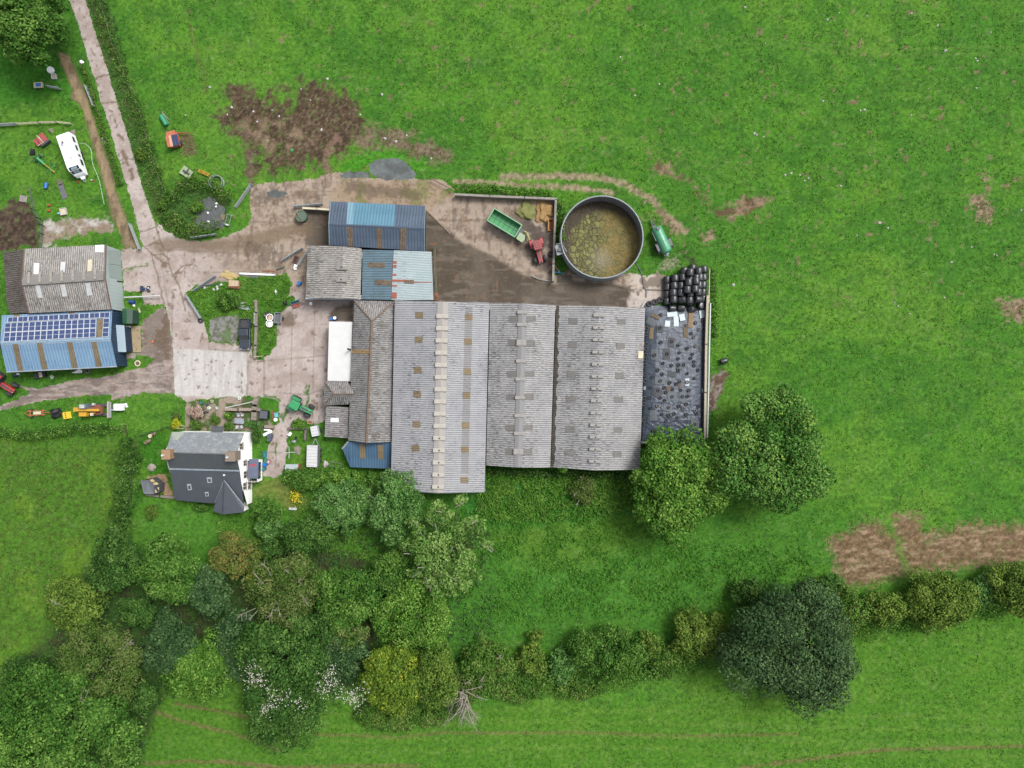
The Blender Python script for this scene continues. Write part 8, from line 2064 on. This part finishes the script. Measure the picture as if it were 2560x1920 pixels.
for y in (-0.85, 0.8): mb.tube([(-0.6, y, 0.35), (0.6, y, 0.35)], 0.045)
for x in (-0.35, 0.35):
    for y in (-0.85, 0.8): mb.cyl((x, y, 0), (x, y, 0.35), 0.035, n=6)
mb.build('frame', GALV, o)
mb = MB(); mb.box((0.05, -0.95, 0.3), (0.5, 0.25, 0.2)); mb.build('box', WHITE_PAINT, o)
for i, (x, y) in enumerate(((882, 1175), (880, 1212), (790, 1277), (795, 1372))): lump('white block lying on the stone dust heap', A5(x, y), 0.2, 0.22, WHITE_PLASTIC, 'block', 'block', 0.9, i, z=0.28, group='white blocks on the stone dust heap')
lump('bright green plastic scrap in the middle of the muddy patch', A5(1703, 590), 0.28, 0.15, paint('green_scrap', K(40, 170, 90), 0.5), 'scrap', 'scrap')

o = thing('disc_mower', 'faded red farm mower with folded decks west of the caravan', 'machine', at(A2(562, 600), 0.7), R(38))
mb = MB(); mb.box((0.55, 0, 0.6), (0.8, 1.6, 0.35)); mb.box((-0.3, -0.05, 0.55), (0.55, 1.5, 0.4)); mb.box((-0.95, 0.1, 0.5), (0.45, 1.2, 0.3)); mb.build('deck', RED_FADED, o, bev=0.06)
mb = MB(); mb.tube([(-1.0, -0.7, 0.85), (0.2, -0.75, 0.9)], 0.05); mb.tube([(-0.1, 0.9, 0.8), (0.05, -0.9, 0.8)], 0.05); mb.box((0.05, 0, 0.8), (0.12, 1.0, 0.1)); mb.build('frame', CREAM, o)
mb = MB(); mb.box((0.25, -0.95, 0.45), (1.6, 0.35, 0.7)); mb.build('skirt', STEEL_DK, o)
o = thing('hay_tedder', 'green folded hay tedder with splayed tines below the red mower', 'machine', at(A2(600, 930), 0.8), heading((450, 805), (790, 1100)))
mb = MB(); mb.box((-0.55, 0, 0.7), (1.7, 0.28, 0.25)); mb.build('beam', paint('light_green_paint', K(96, 190, 116), 0.5, 0.12), o)
mb = MB(); mb.tube([(0.2, 0, 0.7), (2.3, 0, 0.5)], 0.08); mb.build('drawbar', YELLOW_P, o)
for cx_ in (-1.5, 1.3):
    for i in range(6):
        a = i * math.pi / 3 + 0.3; mb = MB(); mb.tube([(cx_, 0, 0.65), (cx_ + math.cos(a) * 0.95, math.sin(a) * 0.95, 0.4), (cx_ + math.cos(a) * 1.1, math.sin(a) * 1.1, 0.1)], 0.045, 5); mb.build('tine_arm', GREEN_P, o)
for sy in (-0.5, 0.5): wheel(o, -1.6, sy, 0.35, 0.2)
lump('dark tyre-like heap by the fence below the red mower', A2(440, 770), 0.5, 0.5, BLACK, 'sheeted_heap', 'heap', 1.3)
barrel('blue barrel lying in the nettles of the caravan garden', A2(635, 1240), BLUE_P, 0.32, 0.95, lying=R(80))
board('dark grey rubber sheet path lying south of the caravan', A2(870, 1320), (2.6, 0.95), R(-70), MATGREY, 'rubber_mat', 'mat')
board('second rubber sheet nearer the caravan', A2(830, 1195), (1.0, 0.8), R(-60), paint('mud_mat', K(120, 110, 100), 0.9, 0.2, 3), 'rubber_mat', 'mat')
crate('white square trough at the end of the rubber path', A2(870, 1595), paint('trough_white', K(214, 206, 200), 0.7, 0.1), (1.0, 1.15, 0.4), R(10), name='trough', cat='trough', fill=CREAM)
barrel('little blue and white pot beside the white trough', A2(808, 1620), CYAN_P, 0.2, 0.35, name='pot', cat='pot')
for lab, x, y in (('upper orange cone in the caravan garden', 672, 1510), ('lower orange cone in the caravan garden', 668, 1582)):
    o = thing('traffic_cone', lab, 'cone', at(A2(x, y), 0.3)); mb = MB(); mb.box((0, 0, 0.03), (0.5, 0.5, 0.06)); mb.build('foot', BLACK, o); mb = MB(); mb.lathe([(0.2, 0.06), (0.05, 0.7), (0.0, 0.7)], n=14); mb.build('cone', paint('cone_orange', K(236, 120, 60), 0.5), o)
for lab, x, y in (('red jack stand left of the caravan drawbar', 1078, 1190), ('red jack stand with white top right of the caravan drawbar', 1280, 1168)):
    o = thing('jack_stand', lab, 'stand', at(A2(x, y), 0.2)); mb = MB(); mb.box((0, 0, 0.1), (0.45, 0.3, 0.2), top=(0.6, 0.6)); mb.build('base', RED, o); mb = MB(); mb.cyl((0, 0, 0.2), (0, 0, 0.4), 0.07, n=8); mb.box((-0.15 if 'white' in lab else 0.05, 0.1, 0.28), (0.16, 0.16, 0.1)); mb.build('post', WHITE_PAINT if 'white' in lab else RED, o)
pole('hose', 'long white water hose trailing from the caravan down the grass', 'hose', smooth_line(A2((1112, 652), (1180, 665), (1245, 725), (1268, 800), (1270, 880), (1295, 980), (1340, 1080), (1375, 1180), (1400, 1300), (1440, 1495))), 0.05, paint('pale_hose', K(200, 220, 196), 0.5, 0.05))
board('grey concrete slab at the edge of the mud pen', A2(325, 1420), (1.1, 1.3), R(80), CONCRETE, 'slab', 'slab')
for lab, x, y, r_ in (('pale boulder north of the caravan', 1003, 495, 0.42), ('small grey boulder by the hedge left of the caravan', 698, 470, 0.38)): lump(lab, A2(x, y), r_, 0.35, STONE, 'boulder', 'stone')
for i, (x, y) in enumerate(((1415, 590), (1430, 630), (1450, 665))): lump('white stone in the verge between path and lane', A2(x, y), 0.22, 0.25, paint('white_stone', K(196, 190, 180), 0.9, 0.15), 'stone', 'stone', 1.1, i, group='white stones on the lane verge')
barrel('round white mineral tub in the top left field', A1(430, 600), WHITE_PLASTIC, 0.55, 0.5, name='feed_tub', cat='tub')
crate('square white trough below the round white tub', A1(463, 658), WHITE_PAINT, (0.75, 0.8, 0.45), R(5), name='trough', cat='trough', fill=CREAM)
o = thing('handcart', 'blue and white handcart near the short gate in the top left field', 'cart', at(A1(332, 735), 0.5), R(5))
mb = MB(); mb.box((0, 0, 0.45), (1.5, 0.9, 0.3)); mb.build('tray', CREAM, o); mb = MB(); mb.box((0.05, 0, 0.62), (0.85, 0.55, 0.12)); mb.build('load', BLUE_P, o)
for sy in (-1, 1): wheel(o, -0.4, sy * 0.5, 0.25, 0.12)
mb = MB(); mb.tube([(0.7, 0.3, 0.5), (1.2, 0.3, 0.8)], 0.03); mb.tube([(0.7, -0.3, 0.5), (1.2, -0.3, 0.8)], 0.03); mb.build('handle', STEEL_DK, o)
lump('white plastic bag on the lane verge near the top', A1(700, 535), 0.35, 0.3, WHITE_PLASTIC, 'sack', 'bag')

o = thing('motorbike', 'small dark quad bike on the concrete east of the old barn', 'bike', at(A3(1658, 835), 0.7), 0)
mb = MB(); mb.box((0, 0, 0.5), (1.5, 0.35, 0.3)); mb.box((-0.15, 0, 0.7), (0.6, 0.3, 0.14)); mb.build('body', BLUE_N, o, bev=0.04)
for x in (-0.6, 0.6):
    for sy in (-1, 1): wheel(o, x, sy * 0.38, 0.26, 0.2)
mb = MB(); mb.tube([(0.45, -0.4, 0.95), (0.4, 0, 0.85), (0.45, 0.4, 0.95)], 0.03); mb.box((0.75, 0.1, 0.7), (0.25, 0.25, 0.1)); mb.build('handlebar', WHITE_PAINT, o)
barrel('blue barrel lying on the grass behind the green box shed', A3(1520, 990), paint('deep_blue', K(36, 72, 150), 0.5, 0.1), 0.33, 0.9, lying=R(-8))
board('white plank lying on the grass near the gravel yard', A3(1605, 1085), (0.9, 0.3), R(-70), CREAM, 'plank', 'plank')
lump('red and white sack by the blue barrel', A3(1538, 1025), 0.2, 0.2, WHITE_PLASTIC, 'sack', 'bag', 1.5)
lump('two small white gas bottle shapes at the green box shed foot', A3(1530, 1230), 0.25, 0.35, WHITE_PLASTIC, 'bag', 'bag', 0.8)
o = thing('gas_bottles', 'pair of white gas bottles between green shed and tan pad', 'bottles', at(A3(1472, 1275), 0.6))
for x in (-0.16, 0.16):
    mb = MB(); mb.lathe([(0.14, 0), (0.16, 0.05), (0.16, 0.55), (0.1, 0.68), (0.05, 0.7), (0.05, 0.78), (0, 0.78)], Matrix.Translation((x, 0, 0)), 14); mb.build('bottle', WHITE_PLASTIC, o)
o = thing('cable_reel', 'white cable reel with a rusty hub standing on the grass corner', 'reel', at(A4(1712, 846), 0.5))
mb = MB(); mb.torus((0, 0, 0.12), 0.42, 0.12, 22, 6, flat=0.7); mb.build('rim', CREAM, o)
mb = MB(); mb.cyl((0, 0, 0.02), (0, 0, 0.2), 0.2, n=14); mb.build('hub', BRICK_RUST, o)
o = thing('log_store', 'small open brown doorway lean-to by the solar barn corner', 'store', at(A4(1580, 748), 1.0))
mb = MB(); mb.box((0.0, 0, 0.03), (1.3, 0.95, 0.06)); mb.build('floor', paint('brown_floor', K(150, 130, 112), 0.9, 0.2), o)
mb = MB(); mb.box((-0.7, 0, 0.7), (0.08, 1.1, 1.4)); mb.build('back', CREAM, o)
mb = MB(); mb.cyl((0.75, 0, 0), (0.75, 0, 0.12), 0.45, n=18); mb.build('step', CONCRETE, o)
lump('orange plastic scrap on the gravel yard', A4(1912, 572), 0.25, 0.12, paint('cone_orange', K(236, 120, 60), 0.5), 'scrap', 'scrap', 0.8)
for i, (x, y) in enumerate(((1782, 475), (1790, 532), (1660, 742), (1685, 785), (1880, 735), (1998, 700))): lump('pale stone at the edge of the gravel yard', A4(x, y), 0.2, 0.15, CONCRETE, 'stone', 'stone', 1.1, i, group='pale stones on the gravel yard')
o = thing('pallet_truck', 'small dark cart with a cream load south of the solar barn', 'cart', at(A4(498, 992), 0.6), R(14))
mb = MB(); mb.box((0, 0, 0.4), (1.9, 0.95, 0.3)); mb.build('body', BLACK, o); mb = MB(); mb.box((0.15, 0, 0.6), (0.55, 0.9, 0.14)); mb.build('load', CREAM, o)
mb = MB()
for y in (-0.3, 0.0, 0.3): mb.box((-0.75, y, 0.58), (0.4, 0.05, 0.05))
mb.build('rack', GALV, o)
for x in (-0.6, 0.6):
    for sy in (-1, 1): wheel(o, x, sy * 0.5, 0.22, 0.14)
lump('white crumpled plastic sheet under the solar barn eave', A4(975, 945), 0.75, 0.3, WHITE_PLASTIC, 'plastic_sheet', 'sheet', 0.45, R(15), amp=0.35)
tyre(None, tyb, 'pale rimmed large tyre lying by the solar barn eave', None, 1.9, at(A4(1105, 935)) + Vector((0, 0, 0.02)))
lump('navy and white sacks below the left end of solar barn', A4(195, 1000), 0.5, 0.35, BLUE_N, 'sack', 'bag', 0.6, 0.4)
lump('white sack beside the navy sacks', A4(222, 980), 0.28, 0.4, WHITE_PLASTIC, 'sack', 'bag', 0.8)
lump('white scrap pile in the grass between dark cart and crumpled sheet', A4(645, 1015), 0.35, 0.2, paint('grey_white', K(200, 206, 200), 0.8, 0.1), 'scrap', 'scrap', 1.1)
for i, (x, y) in enumerate(((1578, 1360), (1588, 1390))): lump('white flower pot beside the white square tank', A4(x, y), 0.2, 0.35, WHITE_PLASTIC, 'pot', 'pot', 1, i, group='white pots by the tank')

wall_run('garden_wall', 'thick lichened stone wall running north-south through the front garden', 'wall', D4((690, 185), (660, 300), (655, 400), (650, 540)), 0.9, 0.85, STONE)
wall_run('garden_wall', 'stone wall crossing the front garden west to east', 'wall', D4((160, 365), (380, 372), (600, 372)), 0.9, 0.5, paint('pink_stone', K(168, 152, 140), 0.95, 0.3, 3, dirt=K(110, 104, 84), bmp=0.5))
wall_run('garden_wall', 'short stone wall end east of the garden wall crossing', 'wall', D4((715, 375), (752, 376)), 0.85, 0.5, STONE)
wall_run('garden_wall', 'short stone block wall by the dark shrub', 'wall', D4((845, 668), (985, 672)), 0.7, 0.5, paint('pink_stone', K(168, 152, 140), 0.95, 0.3, 3, dirt=K(110, 104, 84), bmp=0.5))
wall_run('garden_wall', 'low dark stone wall beside the livestock trailer lawn', 'wall', D4((1240, 700), (1545, 705), (1535, 900)), 0.6, 0.35, CONC_DARK)
wall_run('garden_wall', 'curving dry stone wall below the summerhouse', 'wall', B4((100, 1130), (240, 1150), (390, 1165)), 0.6, 0.4, STONE)
pole('pole', 'long white pole leaning over the front garden bed', 'pole', D4((165, 342), (400, 290), (632, 238)), 0.07, WHITE_PAINT, zs=[0.9, 0.9, 0.95])
o = thing('water_trough', 'dark square lidded tank on legs in the front garden', 'tank', at(D4(822, 462), 1.2), R(-4))
mb = MB(); mb.box((0, 0, 0.6), (1.35, 1.45, 1.1), top=(0.97, 0.97)); mb.build('body', BLACK, o, bev=0.04)
mb = MB(); mb.box((-0.02, 0.0, 1.2), (1.3, 1.3, 0.08)); mb.box((0, 0.62, 1.26), (1.3, 0.08, 0.05)); mb.build('lid', paint('slate_grey_lid', K(92, 98, 108), 0.5, 0.1), o, bev=0.02)
o = thing('garden_table', 'glass topped garden table on the paved terrace', 'table', at(D4(400, 570), 0.75), R(-5))
mb = MB(); mb.box((0, 0, 0.73), (1.6, 0.95, 0.03)); mb.build('table_top', paint('glass_top', K(160, 166, 178), 0.15, 0.2, 1.2, dirt=K(220, 224, 230)), o)
for sx_ in (-1, 1):
    for sy in (-1, 1):
        mb = MB(); mb.cyl((sx_ * 0.7, sy * 0.4, 0), (sx_ * 0.72, sy * 0.42, 0.72), 0.03, n=6); mb.build('leg', GALV, o)
def chair(lab, pt, rz, m=None):
    m = m or GALV
    o = thing('garden_chair', lab, 'chair', at(pt, 0.5), rz)
    mb = MB(); mb.box((0, 0, 0.44), (0.48, 0.48, 0.04)); mb.build('seat', m, o)
    mb = MB(); mb.box((-0.25, 0, 0.7), (0.05, 0.48, 0.5), ry=-0.2); mb.build('backrest', m, o)
    for sx_ in (-1, 1):
        for sy in (-1, 1):
            mb = MB(); mb.cyl((sx_ * 0.2, sy * 0.2, 0), (sx_ * 0.2, sy * 0.2, 0.43), 0.025, n=6); mb.build('leg', m, o)
for lab, pt, rz in (('grey chair at the upper left of the glass garden table', D4(382, 470), -math.pi / 2), ('grey chair at the upper right of the glass garden table', D4(450, 465), -math.pi / 2), ('grey chair at the lower left of the glass garden table', D4(362, 672), math.pi / 2), ('grey chair at the lower right of the glass garden table, turned', D4(442, 670), 2.2)): chair(lab, pt, rz, paint('pale_grey_metal', K(206, 208, 212), 0.5))
chair('white chair standing on the grass plot by the dark stone wall', D4(1282, 790), 0.9, WHITE_PLASTIC)
chair('wooden chair nearest the fence on the west lawn', D3(240, 540), 2.8, WOOD)
chair('wooden chair beside the round lawn table', D3(205, 552), 2.6, WOOD)
chair('pale wooden chair right of the pair below the lawn table', D3(172, 628), 0.6, WOOD)
chair('pale wooden chair left of the pair below the lawn table', D3(140, 648), 0.6, WOOD)
o = thing('garden_table', 'round pale table among chairs on the west lawn', 'table', at(D3(182, 572), 0.7))
mb = MB(); mb.cyl((0, 0, 0.68), (0, 0, 0.73), 0.34, n=22); mb.build('table_top', CREAM, o)
mb = MB(); mb.cyl((0, 0, 0), (0, 0, 0.68), 0.05, n=8); mb.cyl((0, 0, 0), (0, 0, 0.04), 0.22, n=12); mb.build('pedestal', WOOD, o)
lump('large flat pale boulder on the west lawn', D3(197, 980), 0.72, 0.4, paint('pale_boulder', K(176, 166, 156), 0.95, 0.15, 2, dirt=K(140, 132, 120), bmp=0.3), 'boulder', 'stone', 0.9, n=3, amp=0.1)
o = thing('trellis', 'white trellis frame by the golden conifer', 'trellis', at(D3(582, 455), 0.8))
for i in range(4):
    mb = MB(); mb.box((-0.65 + i * 0.43, 0, 0.6), (0.05, 0.05, 1.2)); mb.build('upright', CREAM, o)
for y in (0.3, -0.25):
    mb = MB(); mb.box((0, y, 1.2), (1.5, 0.06, 0.06)); mb.build('rail', CREAM, o)
o = thing('garden_bench', 'white bench on the dry garden bank below the yellow flowers', 'bench', at(B4(1605, 1278), 0.45), R(-3))
mb = MB()
for y in (-0.14, 0.0, 0.14): mb.box((0, y, 0.44), (1.35, 0.12, 0.04))
mb.build('seat', WHITE_PAINT, o)
for sx_ in (-0.55, 0.55):
    mb = MB(); mb.box((sx_, 0, 0.21), (0.08, 0.4, 0.42)); mb.build('leg', WHITE_PAINT, o)
o = thing('round_tank', 'black domed round tank half hidden by the pale bush tree', 'tank', at(C3(1212, 258), 1.6))
mb = MB(); mb.lathe([(1.35, 0), (1.35, 1.25), (1.2, 1.6), (0.6, 1.85), (0.25, 1.9), (0.25, 2.0), (0, 2.0)], n=30); mb.build('shell', paint('tank_black', K(62, 66, 74), 0.5, 0.12, 1.5), o, smooth=False)
for i in range(8):
    a = i * math.pi / 4; mb = MB(); mb.tube([(1.37 * math.cos(a), 1.37 * math.sin(a), 1.25), (1.21 * math.cos(a), 1.21 * math.sin(a), 1.63), (0.6 * math.cos(a), 0.6 * math.sin(a), 1.88)], 0.04, 5); mb.build('rib', STEEL_DK, o)
crate('tall teal recycling crate against the porch path', D4(838, 1150), TEAL_P, (0.5, 1.0, 0.6), R(-4), fill=TEAL_P)
crate('green recycling crate beside the porch', D4(860, 1250), GREEN_P, (0.5, 0.6, 0.45), R(20), fill=TEAL_P)
crate('red recycling crate right of the green crate', D4(905, 1275), RED_FADED, (0.5, 0.62, 0.4), R(-35), fill=WHITE_PAINT)
barrel('bright blue bin in the cluster by the porch', D4(836, 1325), paint('bright_blue', K(20, 130, 220), 0.4, 0.08), 0.34, 0.7, name='bin', cat='bin')
barrel('green round bin at the lower end of the porch cluster', D4(825, 1398), GREEN_DK, 0.3, 0.6, name='bin', cat='bin', lid=TEAL_P)
barrel('upper dark blue-grey water butt in the garden', D4(920, 830), paint('butt_grey', K(84, 98, 112), 0.5, 0.12), 0.42, 0.9, name='water_butt', cat='water butt')
barrel('lower dark blue-grey water butt in the garden', D4(912, 890), paint('butt_grey', K(84, 98, 112), 0.5, 0.12), 0.38, 0.9, name='water_butt', cat='water butt')
board('bright white board leaning by the water butts', D4(893, 780), (1.65, 0.5), R(26), WHITE_PLASTIC, 'board', 'board', z=0.4)
board('thin white board behind the bright white board', D4(880, 722), (1.0, 0.25), R(0), WHITE_PLASTIC, 'board', 'board', z=0.5)
crate('pale cyan plastic box on the grass by the dark lidded tank', D4(1040, 465), CYAN_P, (0.55, 0.75, 0.35), R(10), fill=CYAN_P)
barrel('white bucket below the pale cyan box', D4(1025, 550), WHITE_PLASTIC, 0.3, 0.35, name='bucket', cat='bucket')
board('rusty rack left of the pale cyan box', D4(985, 470), (0.35, 1.6), R(4), BRICK_RUST, 'rack', 'rack')
o = thing('washing_line', 'cross shaped rotary washing line on the garden slabs', 'washing line', at(D4(1262, 1112), 1.7))
mb = MB(); mb.cyl((0, 0, 0), (0, 0, 1.7), 0.04, n=8); mb.build('pole', GALV, o)
for a in (0, 90, 180, 270):
    mb = MB(); mb.tube([(0, 0, 1.65), (math.cos(R(a)) * 1.05, math.sin(R(a)) * 1.05, 1.75)], 0.045, 5); mb.build('arm', WHITE_PAINT, o)
lump('grey crumpled metal scrap on the grass plot', D4(1345, 930), 0.3, 0.35, GALV, 'scrap', 'scrap', 0.9, amp=0.4)
barrel('open black pot on the grass plot', D4(1370, 862), BLACK, 0.24, 0.3, name='pot', cat='pot')
lump('pink and grey rockery stones by the washing line', D4(1400, 1080), 0.6, 0.25, STONE, 'rockery', 'stone', 1.4)
crate('small wooden planter north of the box trailer', D4(1625, 595), WOOD_PALE, (0.75, 0.5, 0.3), R(-8), name='planter', cat='planter', fill=BRICK_RUST)
tag(pole('slab', 'rounded concrete slab by the lean-to corner', 'slab', D4((1800, 470), (1797, 590)), 0.5, CONCRETE, zs=[-0.44, -0.44], n=14))
lump('white boulder at the end of the garden frame', D4(1890, 1320), 0.5, 0.5, paint('white_boulder', K(190, 188, 180), 0.9, 0.15), 'boulder', 'stone', 1.2)
o = thing('wire_cloche', 'low wire garden frame in the grass by the livestock trailer', 'frame', at(D4(2060, 1325), 0.4), R(-10))
mb = MB()
for y in (-0.35, 0.35): mb.tube([(-1.0, y, 0.4), (1.0, y, 0.4)], 0.04)
for x in (-1.0, 0, 1.0): mb.tube([(x, -0.35, 0.4), (x, 0.35, 0.4)], 0.035); mb.cyl((x, 0.35, 0), (x, 0.35, 0.4), 0.03, n=5); mb.cyl((x, -0.35, 0), (x, -0.35, 0.4), 0.03, n=5)
mb.build('frame', paint('rusted_wire', K(150, 150, 140), 0.7), o)
for i, (x, y, m_, lb) in enumerate(((850, 138, TEAL_P, 'teal flower pot in the front bed by the yard'), (920, 158, BLUE_N, 'dark blue flower pot beside the teal pot'), (945, 205, WHITE_PLASTIC, 'white flower pot on the lower garden ledge'), (1050, 207, WHITE_PAINT, 'white garden ornament at the right of the ledge'), (985, 120, CREAM, 'cream flower pot at the bed top'), (1340, 80, WHITE_PLASTIC, 'white and green planter by the concrete edge'))):
    o = thing('flower_pot', lb, 'flower pot', at(D3(x, y), 0.4)); mb = MB(); mb.lathe([(0.16, 0), (0.24, 0.36), (0.27, 0.38), (0.27, 0.44), (0.22, 0.44), (0.2, 0.36), (0, 0.36)], n=16); mb.build('pot', m_, o)
    pp = RNG.normal(0, 1, (14, 3)) * np.array([0.13, 0.13, 0.06]) + np.array([0, 0, 0.45]); leaf_mesh('foliage', pp, np.tile([0, 0, 1.0], (14, 1)), 0.16, RNG.uniform(0, 1, 14), LV['bright']).parent = o
lump('dark log seat beside the pink shrub', D3(905, 262), 0.5, 0.3, STEEL_DK, 'log', 'log', 0.5)

WS = paint('chalk_stone', K(206, 200, 196), 0.9, 0.1, 3)
bm = bmesh.new(); bmesh.ops.create_icosphere(bm, subdivisions=1, radius=1.0)
for v in bm.verts: v.co *= 1 + 0.25 * math.sin(v.co.x * 4 + v.co.y * 3); v.co.z = max(-0.2, v.co.z) * 0.6
sme = bpy.data.meshes.new('field_stone'); bm.to_mesh(sme); sme.materials.append(WS)
for i, (x, y) in enumerate(((1078, 30), (1460, 53), (1412, 80), (1573, 66), (1754, 55), (1890, 207), (2015, 238), (2022, 248), (1822, 362), (2017, 358), (1395, 412), (1546, 450), (1563, 447), (1752, 468), (1115, 543), (1125, 548), (1153, 557), (1585, 632), (1467, 757), (1625, 906), (1658, 927), (1532, 957), (1998, 1006), (2090, 1035), (2100, 1040), (1888, 1210), (1030, 1158), (1685, 1230), (1700, 1246), (1747, 1276), (2076, 132), (1160, 176), (630, 388), (728, 342), (1240, 712), (1265, 705), (1300, 712), (1335, 725), (1320, 735), (570, 232), (1895, 205), (1917, 1066), (1860, 105), (2200, 855))):
    p = at(D2(x, y)); o = bpy.data.objects.new('field_stone', sme); C.objects.link(o); s = RNG.uniform(0.12, 0.24) * (1.5 if (x, y) in ((1625, 906), (1115, 543), (1030, 1158)) else 1)
    o.location = (p.x, p.y, 0.05); o.scale = (s, s * 0.8, s); o.rotation_euler = (0, 0, i)
    tag(o, 'small chalky white stone lying in the open pasture', 'stone', 'white stones over the pasture')
for i, (x, y) in enumerate(((290, 160), (440, 300), (590, 330), (720, 320), (768, 362), (615, 400), (690, 528), (1060, 455), (1100, 103), (920, 175), (410, 350), (120, 355), (1480, 212), (1575, 535), (1500, 515), (1820, 655), (1330, 350), (985, 250), (1650, 495))):
    p = at(D1(x, y)); o = bpy.data.objects.new('field_stone', sme); C.objects.link(o); s = RNG.uniform(0.14, 0.3)
    o.location = (p.x, p.y, 0.05); o.scale = (s, s * 0.8, s); o.rotation_euler = (0, 0, i * 2)
    tag(o, 'small white stone lying in the churned muddy patch', 'stone', 'white stones in the muddy patch')
